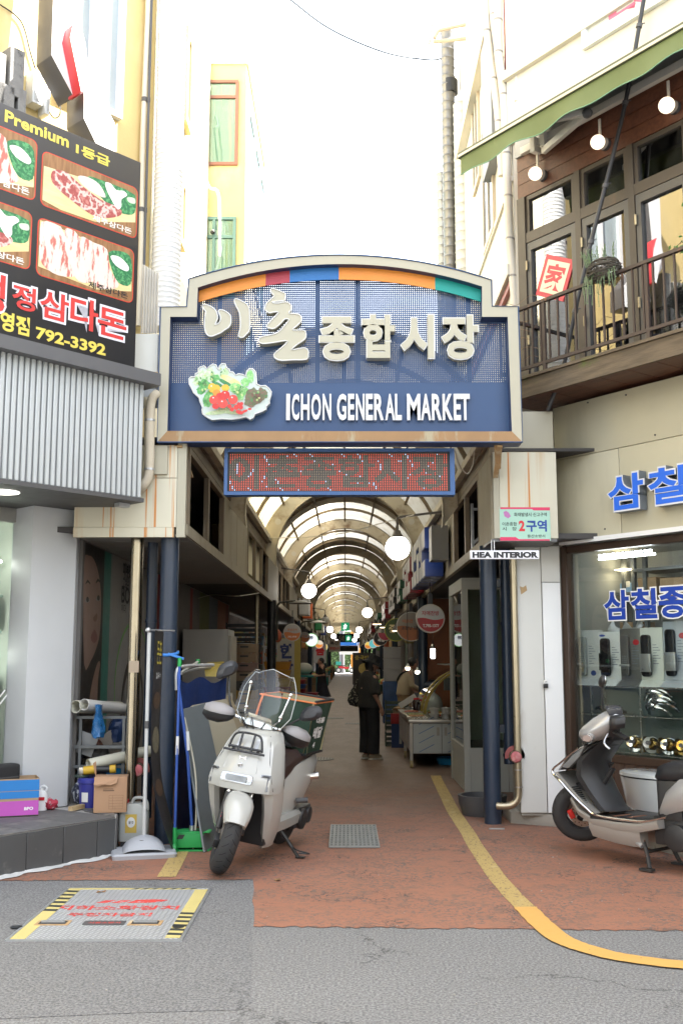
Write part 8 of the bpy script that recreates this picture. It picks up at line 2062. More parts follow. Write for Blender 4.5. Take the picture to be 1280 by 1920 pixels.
# ---- produce stands further in
PRO=[pm('produce_%d'%k,c,.6,var=.35,scale=14) for k,c in enumerate(((.22,.30,.08),(.45,.32,.10),(.42,.07,.03),(.36,.16,.04),(.12,.22,.05),(.40,.36,.24)))]
pn=['cabbage green','pale yellow','red','orange','leaf green','cream']
STW=pm('stand_wood',(.14,.10,.06),.7,var=.2);CRW=[pm('crate_wood',(.20,.13,.07),.7,var=.2),pm('crate_foam',(.55,.55,.52),.6),pm('crate_dark',(.03,.06,.04),.5),pm('crate_orange',(.45,.16,.03),.5),pm('crate_teal',(.02,.20,.18),.5)]
cn=['wooden','white foam','dark green','orange','teal']
on=['first','second','third','fourth','fifth','sixth','seventh','eighth','ninth']
def stand(s,y,idx,n_=3):
 x=s*1.42+(0.0 if s<0 else .0)
 t=thing('produce_stand','dark wooden produce stand, %s along the %s side of the arcade'%(on[idx],'left' if s<0 else 'right'),'stand',(x,y,0),0,'produce stands along the arcade')
 MB().box(-.42,.42,-1.0,1.0,.50,.55).build('top',STW,t);MB().box(-.40,.40,-.99,-.97,.05,.499).build('front_board',CRW[(idx*2+(s>0))%5],t)
 for sx in(-.38,.38):
  for sy in(-.95,.95):MB().box(sx-.025,sx+.025,sy-.025,sy+.025,0,.50).build('leg',STW,t)
 for k in range(n_):
  j=(idx*3+k+(2 if s>0 else 0))
  c=thing('produce_crate','%s crate of %s produce on the %s stand of the %s side, %s'%(cn[j%5],pn[j%6],on[idx],'left' if s<0 else 'right',['nearest','middle','farthest'][k]),'crate',(x-s*.05,y-.66+.64*k,.552+.02*k),0,'crates of produce on the stands')
  MB().loft([[(-.3,-.26,0),(.3,-.26,0),(.3,.26,0),(-.3,.26,0)],[(-.33,-.29,.22),(.33,-.29,.22),(.33,.29,.22),(-.33,.29,.22)]]).build('box',CRW[j%5],c)
  b=MB()
  for q in range(9):b.ball((rm.uniform(-.22,.22),rm.uniform(-.2,.2),.22+rm.uniform(0,.06)),rm.uniform(.07,.11),8,6)
  b.build('produce',PRO[j%6],c,smooth=True)
for k in range(7):stand(-1,44+8.5*k,k)
for k in range(7):stand(1,33+9.5*k,k)
for k in range(3):
 t=thing('foam_box','white foam box in the stack behind the standing woman, %s'%['lowest','middle','topmost'][k],'box',(1.14,25.8,1.02+.28*k),0,'white foam boxes behind the standing woman');MB().box(-.2,.22,-.25,.25,.002,.24).build('box',pm('foam_white',(.36,.36,.36),.6,var=.05),t,bevel=.01);MB().box(-.21,.23,-.26,.26,.241,.276).build('lid',MATS['foam_white'],t,bevel=.006)
tag(MB().box(-.22,.24,-.28,.28,0,1.02).build('blue_wrapped_stack',pm('blue_sheet',(.015,.06,.18),.4,var=.5,scale=6,bump=.6,bscale=8),bevel=.03),'stack wrapped in blue sheeting under the white foam boxes','stack').location=(1.14,25.8,0)
t=thing('menu_banner','tall dark menu banner with gold letters standing left of the hat','banner',P(682,1258,46))
MB().box(-.5,.5,-.02,.02,-.6,.80).build('panel',pm('menu_dark',(.035,.03,.028),.5),t);text('중국반점',-.4,.4,.48,.68,-.022,bold=.02).build('lettering',pm('menu_gold',(.42,.32,.05),.5),t,fixn=False);MB().prism(disc(0,.1,.24),-.024,-.021).build('dish_print',FOODS[3],t)
MB().box(-.45,-.40,-.02,.02,-1.9,-.6).build('leg',BLACK,t);MB().box(.40,.45,-.02,.02,-1.9,-.6).build('leg',BLACK,t)
# ---- signs across the far end
for k,(Y,px,py,l) in enumerate(((50,647,1175,'green running man exit sign hanging from the vault, nearer one'),(72,653,1197,'green running man exit sign hanging from the vault, farther one'))):
 q=P(px,py,Y);t=thing('exit_sign',l,'exit sign',q);s_=.20 if k==0 else .20
 MB().box(-s_,s_,-.04,.04,-s_,s_).build('case',emitm('exit_green',(.02,.45,.20),.15),t)
 EW_=emitm('exit_white',(.9,1,.95),.35)
 MB().prism(disc(.0,s_*.55,s_*.16),-.046,-.042).build('head',EW_,t)
 b=MB()
 for(a,c_) in(((0,.3),(-.1,-.15)),((-.1,-.15),(.25,-.4)),((-.1,-.15),(-.4,-.6)),((0,.25),(.4,.1)),((0,.25),(-.4,.05))):b.bar((a[0]*s_,-.044,a[1]*s_),(c_[0]*s_,-.044,c_[1]*s_),.09,.004,(0,1,0))
 b.build('figure',EW_,t);MB().cyl((0,0,s_),(0,0,1.35),.012,n=6).build('rod',GALV,t)
tb_=thing('tie_beam','plain grey tie beam across the vault near the far end','beam',(XC,62,3.6));MB().box(-1.4,1.4,-.1,.1,-.1,.12).build('beam',RIB,tb_)
fg=thing('far_gate_sign','dark far gate sign with cream letters 이촌종합시장 at the end of the arcade','sign',(XC,98,2.85))
MB().box(-2.9/2,2.9/2,-.1,.1,.25,1.05).build('board',pm('far_navy',(.012,.018,.035),.5),fg)
text('이촌',-.65,-.1,.42,.92,-.11,bold=.05).build('lettering',LETF,fg,fixn=False);text('종합시장',-.02,.95,.45,.85,-.11,bold=.04).build('lettering',LETF,fg,fixn=False)
fb=thing('far_beam','dark beam under the far gate sign','beam',(XC,100,2.5));MB().box(-1.2,1.2,-.1,.1,-.25,.3).build('beam',pm('far_beam_dark',(.05,.045,.04),.5),fb)
t=thing('wall_notice','white notice board with dark red lettering hung near the far end on the left','notice',P(627,1211,75));MB().box(-.42,.42,-.03,.03,-.42,.42).build('board',pm('notice_cream',(.45,.38,.32),.5),t);text('특산',-.3,.3,.05,.33,-.033,bold=.03).build('lettering',INK,t,fixn=False);text('환영합니다',-.34,.34,-.28,-.08,-.033,bold=.03).build('lettering',INKR,t,fixn=False);MB().box(-.5,-.425,-.02,.02,-.02,.02).build('arm',ARM,t)
t=thing('red_plaque','white vertical sign with a red letter on the left side','sign',P(600,1223,48));MB().box(-.28,.28,-.03,.03,-.5,.45).build('board',pm('plaque_white',(.5,.48,.46),.5),t);text('품',-.2,.2,-.15,.3,-.034,bold=.05).build('lettering',INKR,t,fixn=False)
t=thing('arrow_sign','blue traffic sign with a white arrow at the far end of the arcade','sign',P(654,1207,112));MB().box(-1.05,1.05,-.04,.04,-.2,1.0).build('board',pm('traffic_blue',(.02,.13,.45),.4),t);MB().box(-1.05,1.05,-.04,.04,-1.15,-.21).build('lower_board',pm('plate_white',(.62,.62,.62),.5),t)
b=MB();b.add([(-.8,-.045,.3),(.3,-.045,.3),(.3,-.045,.1),(.85,-.045,.42),(.3,-.045,.72),(.3,-.045,.52),(-.8,-.045,.52)],[(0,1,2,3,4,5,6)]);b.build('arrow',WHITEP,t,fixn=False)
MB().cyl((.9,0,1),(.9,0,-4.4),.06,n=10).build('pole',GALV,t)
for k,(px,l) in enumerate(((663,'orange post at the far end, left one'),(672,'orange post at the far end, right one'))):
 q=P(px,1240,113);t=thing('orange_post',l,'post',(q.x,113,0),0,'orange posts at the far end');MB().box(-.32,.32,-.2,.2,0,4.6-.5*k).build('post',pm('post_orange',(.55,.24,.04),.6),t,bevel=.03);MB().box(-.2,.2,-.21,-.201,3.2,3.8).build('plate',pm('post_plate',(.5,.5,.5),.5),t)
q=P(641,1240,114);t=thing('lamp_post','grey round post before the far hedge','post',(q.x,114,0));MB().cyl((0,0,0),(0,0,5.2),.28,n=14).build('shaft',pm('post_grey',(.14,.14,.15),.5),t,smooth=True);MB().cyl((0,0,0),(0,0,.35),.36,n=14).build('base',pm('post_grey',(.14,.14,.15),.5),t)
hd=thing('hedge','dense leafy hedge beyond the far end of the arcade','hedge',(0,121,0))
rh=random.Random(8);b=MB();
for k in range(5200):
 c_=Vector((rh.uniform(-6,6),120+rh.uniform(-.5,.6)+.5*math.sin(rh.uniform(0,6)),rh.uniform(.1,5.0+.5*math.sin(k))))
 d_=Vector((rh.uniform(-1,1),rh.uniform(-.8,.4),rh.uniform(-1,.6))).normalized()*rh.uniform(.12,.24);w_=d_.cross(Vector((rh.uniform(-1,1),1,rh.uniform(-1,1)))).normalized()*d_.length*.4
 b.face([c_,c_+d_*.5+w_,c_+d_,c_+d_*.5-w_])
tag(b.build('leaves',pm('hedge_leaf',(.075,.13,.035),.6,var=.5,scale=2.5),hd,I4,fixn=False),kind='stuff')
MB().box(-6.5,6.5,120.4,121.2,0,4.7).build('inner_mass',pm('hedge_dark',(.03,.05,.018),.9),hd,I4,bevel=.1)
structure(MB().face([(-30,109,.006),(30,109,.006),(30,119,.006),(-30,119,.006)]).build('far_road',pm('far_asphalt',(.22,.22,.215),.8)))
mt=thing('motorcycle','red and white delivery motorcycle with a teal crate parked across the far end','motorcycle',(P(647,1255,112).x,112,0))
for x in(-.72,.70):MB().lathe([(.18,-.05),(.30,-.06),(.32,0),(.30,.06),(.18,.05),(.18,-.05)],20,Matrix.Translation((x,0,.32))@Matrix.Rotation(PI/2,4,'X')).build('tyre',TYRE,mt,smooth=True);MB().cyl((x,-.03,.32),(x,.03,.32),.19,n=16).build('hub',pm('hub_pale',(.5,.5,.5),.4),mt)
MB().loft([[(x,y*w,z+zz) for y,zz in((-1,-.1),(1,-.1),(1,.12),(-1,.12))] for x,z,w in((-.7,.68,.1),(-.3,.62,.13),(.1,.55,.12),(.4,.6,.1))]).build('body',pm('moto_red',(.42,.02,.03),.35),mt,smooth=True)
MB().loft([[(x,y,z) for x,y,z in((.38,-.2,.30),(.38,.2,.30),(.46,.2,.3),(.46,-.2,.3))],[(x,y,z) for x,y,z in((.52,-.2,.95),(.52,.2,.95),(.60,.2,.95),(.60,-.2,.95))]]).build('leg_shield',WHITEP,mt,bevel=.02)
MB().box(-.75,-.05,-.13,.13,.75,.86).build('seat',BLACK,mt,bevel=.03);MB().bar((.5,-.3,1.05),(.5,.3,1.05),.04,.04).build('handlebar',BLACK,mt);MB().cyl((.52,0,.95),(.70,0,.32),.04,n=8).build('fork',CHROME,mt)
MB().box(-1.0,-.45,-.28,.28,.90,1.25).build('crate',pm('crate_teal2',(.02,.24,.20),.5),mt,bevel=.01)
tag(MB().tube(cat2([P(488,1008,17.5),P(560,1008,17),P(640,1000,15.5),P(700,985,14.5),P(775,965,13.4)],6),.007,5).build('cable',pm('cable_cream',(.50,.46,.38),.6)),'thin pale cable strung across under the vault','cable')
tag(MB().tube(cat2([PX(371,1122,-2.38),PX(400,1115,-2.3),P(440,1118,14.6),P(485,1112,15.8)],5),.006,5).build('cable',MATS['cable_cream']),'thin pale cable under the left gallery above the refrigerator','cable')
tag(MB().tube(cat2([P(852,845,9.4),P(862,875,9.6),P(876,888,9.7),P(886,870,9.7),P(888,845,9.6)],6),.006,5).build('cable',MATS['cable_cream']),'loop of cable hanging right of the LED display','cable')
FOIL=pm('foil_pack',(.50,.50,.49),.2,metal=.7,var=.4,scale=30)
sp=thing('side_table','low trestle table of foil packs right of the woman in the hat','table',(1.15,18.9,0));MB().box(-.3,.8,-.25,.55,.60,.64).build('top',STW,sp)
for sx in(-.27,.75):MB().box(sx-.02,sx+.02,-.22,-.18,0,.60).build('leg',STW,sp)
rk5=random.Random(77)
for k in range(10):
 o=MB().ball((0,0,.03),(.11,.08,.03),9,6);o.v=[Vector((v.x*(1+rk5.uniform(-.25,.25)),v.y*(1+rk5.uniform(-.25,.25)),max(.001,v.z*(1+rk5.uniform(-.4,.5))))) for v in o.v]
 q=o.build('foil_pack',FOIL if k%3 else pm('pack_kraft',(.30,.19,.10),.7),smooth=True,ang=20,origin=(0,0,0));q.location=(.95+.21*(k%5),18.75+.3*(k//5),.642);tag(q,'%s pack on the trestle table, %s row, %s from the left'%('kraft paper' if k%3==0 else 'crumpled foil',['front','back'][k//5],['first','second','third','fourth','fifth'][k%5]),'pack','packs on the trestle table')
GC=[((.42,.10,.05),'red'),((.48,.40,.16),'yellow'),((.12,.24,.40),'blue'),((.50,.48,.44),'white'),((.16,.32,.12),'green'),((.44,.28,.14),'brown'),((.50,.22,.06),'orange')]
for r_,(rx_,ry_,side_) in enumerate(((2.45,23.6,'right'),(2.45,29.5,'right'),(-2.55,24.5,'left'),(-2.55,30.5,'left'),(-2.55,36.5,'left'))):
 wh=['nearest','second','nearest','second','third'][r_]
 t=thing('goods_rack','steel rack full of packaged goods, %s against the %s back wall'%(wh,side_),'rack',(rx_,ry_,0))
 for sx in(-.22,.22):
  for sy in(-1.1,1.1):MB().box(sx-.02,sx+.02,sy-.02,sy+.02,0,2.1).build('upright',GALV,t)
 for q in range(4):
  z=.35+.52*q;MB().box(-.24,.24,-1.14,1.14,z,z+.025).build('tier',GALV,t)
  for j in range(5):
   c_,n_=GC[(j*3+q*2+r_)%7];h_=.2+.2*((j*7+q*3+r_)%5)/5
   g=thing('goods_box','%s goods box, %s on the %s tier of the %s %s rack'%(n_,['first','second','third','fourth','fifth'][j],['lowest','second','third','top'][q],wh,side_),'box',(rx_,ry_-.88+.44*j,z+.027),0,'goods on the back wall racks')
   MB().box(-.20,.20,-.17,.17,0,h_).build('box',pm('goods_%d'%((j*3+q*2+r_)%7),c_,.55,var=.12),g,bevel=.008,segs=1);sg_=-1 if rx_>0 else 1;MB().box(sg_*.2005,sg_*.2025,-.10,.10,h_*.3,h_*.7).build('label_print',FWH,g);MB().box(-.12,.12,-.1725,-.1705,h_*.3,h_*.7).build('label_print',FWH,g)
for k in range(12):
 sd_=1 if k%2 else-1;y=24+2.4*k;n_=GC[k%7]
 t=thing('hanging_bag','%s bag of goods hanging from the %s gallery edge, %s from the entrance'%(n_[1],'right' if sd_>0 else 'left',['first','second','third','fourth','fifth','sixth'][k//2]),'bag',(sd_*1.62,y,1.95),0,'bags hanging in the stalls')
 MB().loft([[(w*math.cos(a),.6*w*math.sin(a),z) for a in[2*PI*j/12 for j in range(12)]] for z,w in((0,.08),(.05,.13),(.22,.12),(.32,.04),(.36,.015))]).build('bag',pm('goods_%d'%(k%7),n_[0],.5),t,smooth=True);MB().cyl((0,0,.36),(0,0,.72),.006,n=6).build('string',BLACK,t)
 # --------- people
def fuse(b,voxel,smooth_n=4,fac=.5):
 """one continuous skin from overlapping closed volumes"""
 me=bpy.data.meshes.new('body');me.from_pydata([tuple(v) for v in b.v],[],b.f)
 bm=bmesh.new();bm.from_mesh(me);bmesh.ops.recalc_face_normals(bm,faces=bm.faces);bm.to_mesh(me);bm.free()
 o=bpy.data.objects.new('body',me);COL.objects.link(o)
 r=o.modifiers.new('remesh','REMESH');r.mode='VOXEL';r.voxel_size=voxel
 s=o.modifiers.new('smooth','SMOOTH');s.iterations=smooth_n;s.factor=fac
 bpy.context.view_layer.update()
 out=bpy.data.meshes.new_from_object(o.evaluated_get(bpy.context.evaluated_depsgraph_get()))
 bpy.data.objects.remove(o);bpy.data.meshes.remove(me)
 out.polygons.foreach_set('use_smooth',[True]*len(out.polygons))
 return out
def skinned(name,b,m,par,voxel=.012,n=5):
 me=fuse(b,voxel,n);me.name=name;me.materials.clear();me.materials.append(m)
 o=bpy.data.objects.new(name,me);COL.objects.link(o);o.parent=par;WM[o.name]=WM[par.name];return o
SK=pm('skin',(.36,.20,.14),.5,var=.06,world=False);HAIR=pm('hair_black',(.012,.010,.009),.5,var=.3,scale=40,world=False)
def limb(b,pts,rs,n=12):
 b.tube([Vector(p) for p in pts],rs,n)
 for p,r in zip(pts,rs):b.ball(p,r*.99,12,8)
def hand(b,w,d,pal,s,sz=.17):
 """palm, four fingers and a thumb from the wrist w along d; pal = palm side"""
 w=Vector(w);d=Vector(d).normalized();pal=Vector(pal);pal=(pal-d*pal.dot(d)).normalized();sd=d.cross(pal).normalized()*s
 R_=Matrix((sd,pal,d)).transposed()
 b.ball(w+d*sz*.26,(sz*.21,sz*.085,sz*.30),12,8,R_)
 for k,(o,L) in enumerate(((-.15,.40),(-.05,.47),(.05,.44),(.14,.34))):
  p0=w+d*sz*.44+sd*sz*o;p1=p0+d*sz*L*.5+pal*sz*.05;p2=p1+d*sz*L*.32+pal*sz*.13;p3=p2+d*sz*L*.12+pal*sz*.14
  limb(b,[p0,p1,p2,p3],[sz*.052,sz*.05,sz*.046,sz*.038],8)
 t0=w+d*sz*.14-sd*sz*.17;limb(b,[t0,t0+d*sz*.18-sd*sz*.10+pal*sz*.06,t0+d*sz*.34-sd*sz*.08+pal*sz*.13],[sz*.065,sz*.056,sz*.042],8)
def head(b,c,M,r=.105):
 c=Vector(c)
 b.ball(c,(r*.82,r*1.0,r*1.12),20,14,M)
 def at_(x,y,z):return c+M@Vector((x*r,y*r,z*r))
 b.ball(at_(0,.35,-.62),(r*.55,r*.55,r*.52),14,10,M)
 b.ball(at_(0,1.02,-.22),(r*.14,r*.24,r*.22),10,8,M);b.ball(at_(0,.95,.05),(r*.10,r*.12,r*.3),10,8,M)
 b.ball(at_(0,.86,-.62),(r*.30,r*.14,r*.08),10,8,M);b.ball(at_(0,.86,-.72),(r*.24,r*.13,r*.07),10,8,M)
 for s in(-1,1):
  b.ball(at_(s*.84,-.05,-.15),(r*.09,r*.22,r*.30),10,8,M);b.ball(at_(s*.45,.68,-.28),(r*.28,r*.24,r*.26),10,8,M)
def face_bits(c,M,par,r=.105):
 c=Vector(c)
 for s in(-1,1):
  q=c+M@Vector((s*.34*r,.86*r,.02*r));MB().ball(q,(r*.15,r*.10,r*.10),10,8,M).build('eye',pm('eye_white',(.55,.53,.5),.3,world=False),par,smooth=True)
  MB().ball(q+M@Vector((0,.07*r,0)),(r*.075,r*.05,r*.085),10,8,M).build('iris',HAIR,par,smooth=True)
  MB().ball(c+M@Vector((s*.36*r,.90*r,.22*r)),(r*.22,r*.06,r*.045),10,6,M).build('eyebrow',HAIR,par,smooth=True)
 MB().ball(c+M@Vector((0,.95*r,-.66*r)),(r*.24,r*.07,r*.07),10,6,M).build('lips',pm('lips',(.32,.10,.09),.45,world=False),par,smooth=True)
 # ---- woman with bucket hat: local +Y is forward, +X her right
p0=G(692,1424)
wm=thing('person','woman in black bucket hat','person',(p0.x,p0.y,.006),math.radians(-58))
wm['label']='woman in black bucket hat with patterned shoulder bag standing at the food counter'
HM=Matrix.Rotation(-.25,3,'Z')@Matrix.Rotation(-.42,3,'X')
hc=(0,.07,1.475)
b=MB();head(b,hc,HM)
limb(b,[(0,.03,1.38),(0,.0,1.28)],[.052,.062])
limb(b,[(0,.0,1.30),(0,-.02,1.10),(0,0,.86)],[.10,.12,.13])
for s in(-1,1):
 limb(b,[(0,-.005,1.26),(s*.145,-.01,1.24)],[.055,.048])
 sh=Vector((s*.17,-.01,1.26));el=Vector((s*.215,-.035,1.0));wr=Vector((s*.215,.085,.80))
 limb(b,[sh,el,wr],[.047,.038,.026]);hand(b,wr,(wr-el)+Vector((0,.0,-.12)),(-s,.2,0),s,.165)
 limb(b,[(s*.085,0,.86),(s*.09,.02,.46),(s*.09,-.01,.075)],[.088,.056,.036]);b.ball((s*.09,.05,.035),(.038,.11,.03),12,8)
body=skinned('body',b,SK,wm,.0085,3);face_bits(hc,HM,wm)
b=MB()
for(z,w_,d_) in((1.325,.075,.07),(1.30,.16,.095),(1.22,.20,.12),(1.05,.205,.135),(.90,.215,.145),(.795,.225,.15)):
 pass
b.loft([[(w_*math.cos(a),d_*math.sin(a)-.01+.012*math.sin(a*5+z*9)*(1.35-z),z) for a in[2*PI*k/28 for k in range(28)]] for(z,w_,d_) in((1.375,.066,.062),(1.335,.13,.092),(1.285,.195,.112),(1.15,.20,.125),(1.0,.205,.135),(.88,.218,.145),(.80,.225,.15))])
for s in(-1,1):b.tube([Vector((s*.13,-.01,1.255)),Vector((s*.20,-.02,1.13)),Vector((s*.235,-.03,1.0))],[.075,.082,.085],16)
skinned('top',b,pm('cloth_charcoal',(.022,.021,.020),.85,var=.2,world=False),wm,.010,4)
b=MB()
for s in(-1,1):b.tube([Vector((s*.08,-.005,.88)),Vector((s*.092,.01,.60)),Vector((s*.10,.01,.35)),Vector((s*.102,.0,.09))],[.125,.112,.105,.105],18)
b.ball((0,0,.84),(.20,.14,.13),20,12)
skinned('trousers',b,pm('cloth_black',(.009,.009,.010),.85,var=.2,world=False),wm,.010,4)
for s in(-1,1):
 b=MB();b.ball((s*.095,.05,.045),(.046,.130,.048),16,10);o=skinned('shoe',b,pm('shoe_beige',(.30,.24,.16),.7,world=False),wm,.008,2)
 MB().slab([(s*.095+.052*math.cos(a),.05+.14*math.sin(a)) for a in[2*PI*k/20 for k in range(20)]],.0,.022).build('sole',pm('sole_pale',(.42,.40,.34),.7,world=False),o)
HB=pm('hat_black',(.008,.008,.009),.9,world=False)
T_=Matrix.Translation(Vector(hc))@HM.to_4x4()@Matrix.Translation((0,-.01,.035))
MB().lathe([(.001,.115),(.06,.115),(.088,.105),(.10,.06),(.108,.015),(.125,-.005),(.175,-.048),(.178,-.053),(.112,.0),(.10,.02)],32,T_).build('hat',HB,wm,smooth=True)
b=MB();b.ball(Vector(hc)+HM@Vector((0,-.03,-.01)),(.095,.095,.115),18,12,HM);b.ball(Vector(hc)+Vector((0,-.06,-.10)),(.08,.06,.07),14,10);skinned('hair',b,HAIR,wm,.012,2)
MB().tube([Vector(hc)+HM@Vector((.07,.09,-.03)),Vector((.06,.13,1.32)),Vector((.045,.13,1.22))],.004,5).build('hat_cord',HB,wm)
bagm=pm('bag_dark',(.018,.017,.015),.8,world=False,stains=(((.30,.28,.20),26,.545,.60,(1,1,1)),))
bg=thing('shoulder_bag','black shoulder bag with cream flower pattern hanging from the woman in the hat','bag',(0,0,0))
bg.location=wm.location;bg.rotation_euler=wm.rotation_euler;WM[bg.name]=WM[wm.name]
b=MB();secs=[(.80,.03,.03),(.83,.14,.05),(.90,.185,.06),(1.0,.165,.055),(1.08,.11,.04),(1.13,.05,.025)]
b.loft([[(-.265+d_*math.cos(a),-.05+w_*math.sin(a),z) for a in[2*PI*k/18 for k in range(18)]] for z,w_,d_ in secs]);b.build('bag',bagm,bg,smooth=True)
MB().tube(cat2([(-.265,-.15,1.04),(-.23,-.09,1.2),(-.15,-.02,1.335),(-.19,.05,1.25),(-.25,.06,1.05)],5),.012,8).build('strap',bagm,bg,smooth=True)
# ---- walking woman farther in
p0=G(603,1321)
w2=thing('person','woman in black top and long navy skirt with white sandals walking left in the arcade','person',(p0.x,p0.y,.006),math.radians(97))
HM2=Matrix.Rotation(0,3,'Z')@Matrix.Rotation(-.10,3,'X');hc2=(0,.04,1.46)
b=MB();head(b,hc2,HM2);limb(b,[(0,.01,1.37),(0,0,1.27)],[.05,.06]);limb(b,[(0,0,1.28),(0,0,1.08),(0,0,.85)],[.11,.13,.14])
for s in(-1,1):
 limb(b,[(0,0,1.27),(s*.16,0,1.255)],[.07,.058]);sh=Vector((s*.175,0,1.25));el=Vector((s*.20,-.06 if s<0 else-.10,1.0));wr=Vector((s*.19,.17,.98)) if s<0 else Vector((s*.20,-.04,.77))
 limb(b,[sh,el,wr],[.047,.040,.028]);hand(b,wr,(wr-el),(-s,0,.1),s,.16)
limb(b,[(-.08,0,.84),(-.085,.06,.45),(-.085,.03,.08)],[.09,.056,.036]);b.ball((-.085,.08,.035),(.038,.105,.03))
limb(b,[(.08,0,.84),(.085,-.05,.46),(.085,-.27,.14)],[.09,.056,.036]);b.ball((.085,-.24,.075),(.036,.10,.03),12,8,Matrix.Rotation(-.55,3,'X'))
skinned('body',b,SK,w2,.010,3);face_bits(hc2,HM2,w2)
b=MB();b.loft([[(w_*math.cos(a),d_*math.sin(a),z) for a in[2*PI*k/24 for k in range(24)]] for(z,w_,d_) in((1.335,.06,.06),(1.30,.13,.09),(1.25,.19,.11),(1.1,.20,.135),(.92,.215,.15),(.74,.23,.165))])
for s in(-1,1):b.tube([Vector((s*.13,0,1.24)),Vector((s*.205,-.03,1.05))],[.075,.075],14)
skinned('top',b,MATS['cloth_black'],w2,.012,3)
b=MB();b.loft([[((w_+.012*math.sin(a*7))*math.cos(a),(d_+.012*math.sin(a*7))*math.sin(a)+oy,z) for a in[2*PI*k/32 for k in range(32)]] for z,w_,d_,oy in((.88,.17,.13,0),(.7,.205,.17,0),(.45,.215,.21,-.03),(.26,.21,.26,-.06))]);b.build('skirt',pm('cloth_navy',(.012,.013,.022),.85,world=False),w2,smooth=True)
b=MB();b.ball(Vector(hc2)+Vector((0,-.025,.025)),(.096,.105,.112),18,12);skinned('hair',b,HAIR,w2,.012,2)
for s,y,z,a in((-1,.08,.02,0),(1,-.24,.06,-.55)):MB().obox((s*.085,y,z-.005),(.085,.24,.022),Matrix.Rotation(a,3,'X')).build('sandal',WHITEP,w2,bevel=.008);MB().obox((s*.085,y+.04,z+.035),(.088,.06,.03),Matrix.Rotation(a,3,'X')).build('sandal_strap',WHITEP,w2,bevel=.008)
# ---- stall keeper behind the right posts
w3=thing('person','stall keeper in cream shirt with dark apron strap behind the posts on the right','person',(P(756,1250,22.4).x,22.4,0),math.radians(-70))
HM3=Matrix.Rotation(-.5,3,'X');hc3=(0,.24,1.46)
b=MB();head(b,hc3,HM3);limb(b,[(0,.16,1.37),(0,.10,1.28)],[.05,.06]);limb(b,[(0,.09,1.28),(0,.03,1.08),(0,0,.85)],[.11,.13,.14])
for s in(-1,1):
 limb(b,[(0,.08,1.27),(s*.16,.08,1.255)],[.07,.058]);sh=Vector((s*.18,.08,1.24));el=Vector((s*.22,.10,.98));wr=Vector((s*.2,.30,.90));limb(b,[sh,el,wr],[.047,.04,.028]);hand(b,wr,wr-el,(-s,0,0),s,.165)
 limb(b,[(s*.085,0,.85),(s*.09,.02,.45),(s*.09,0,.08)],[.09,.056,.036]);b.ball((s*.09,.05,.035),(.038,.105,.03))
skinned('body',b,SK,w3,.012,3);face_bits(hc3,HM3,w3)
b=MB();b.loft([[(w_*math.cos(a),d_*math.sin(a)+oy,z) for a in[2*PI*k/24 for k in range(24)]] for(z,w_,d_,oy) in((1.36,.065,.065,.13),(1.31,.15,.09,.10),(1.25,.20,.12,.08),(1.08,.21,.14,.03),(.80,.225,.15,0))])
for s in(-1,1):b.tube([Vector((s*.14,.08,1.24)),Vector((s*.225,.10,1.0)),Vector((s*.205,.27,.915))],[.08,.062,.05],14)
skinned('shirt',b,pm('cloth_cream',(.40,.33,.22),.8,world=False),w3,.012,3)
b=MB()
for s in(-1,1):b.tube([Vector((s*.085,0,.86)),Vector((s*.095,.02,.45)),Vector((s*.095,0,.08))],[.125,.09,.08],14)
skinned('trousers',b,pm('cloth_tan',(.30,.22,.12),.8,world=False),w3,.012,3)
b=MB();b.ball(Vector(hc3)+Vector((0,-.03,.03)),(.10,.105,.11),18,12);skinned('hair',b,HAIR,w3,.012,2)
MB().tube(cat2([(-.19,.0,.95),(-.10,-.10,1.1),(.02,-.06,1.25),(.12,.05,1.30)],5),.022,8).build('apron_strap',pm('apron_dark',(.02,.025,.022),.8,world=False),w3)
# --------- clutter at the left column
Zs=SH+.0045
p=G(5,1472,Zs)
t=thing('black_case','black zipped case standing on the step before the left shop window','case',(-2.72,8.72,Zs),math.radians(47.7))
MB().box(-.56,-.01,-.07,.07,0,.41).build('body',pm('case_black',(.018,.018,.02),.6,bump=.2,bscale=90,world=False),t,bevel=.03,segs=3)
MB().box(-.54,-.03,-.0745,-.0705,.30,.31).build('zip',DGREY,t);MB().tube(cat2([(-.38,0,.405),(-.36,0,.455),(-.20,0,.455),(-.18,0,.405)],4),.012,8).build('handle',BLACK,t,smooth=True)
p=G(24,1530,Zs)
t=thing('open_carton','open cardboard carton with blue and magenta bands on the tiled step','box',(p.x,p.y+.06,Zs),math.radians(22))
CB=pm('card_brown',(.36,.25,.15),.8,var=.1,world=False);w_,d_,h_=.34,.25,.30
for nm,x0,x1,y0,y1 in(('f',-w_/2,w_/2,-d_/2,-d_/2+.006),('b',-w_/2,w_/2,d_/2-.006,d_/2),('l',-w_/2,-w_/2+.006,-d_/2+.006,d_/2-.006),('r',w_/2-.006,w_/2,-d_/2+.006,d_/2-.006)):
 MB().box(x0,x1,y0,y1,0,h_).build('side',CB,t)
MB().box(-w_/2+.006,w_/2-.006,-d_/2+.006,d_/2-.006,.002,.01).build('bottom',CB,t)
def band(z0,z1,m):
 b=MB();e=.0015
 b.box(-w_/2-e,w_/2+e,-d_/2-e,-d_/2-.0005,z0,z1);b.box(w_/2+.0005,w_/2+e,-d_/2,d_/2,z0,z1);b.box(-w_/2-e,-w_/2-.0005,-d_/2,d_/2,z0,z1);b.box(-w_/2,w_/2,d_/2+.0005,d_/2+e,z0,z1)
 b.build('colour_band',m,t)
band(.205,.29,pm('band_blue',(.015,.18,.50),.5,world=False));band(.145,.20,MATS['band_blue']);band(.012,.125,pm('band_magenta',(.44,.08,.40),.5,world=False));band(.001,.011,BLACK)
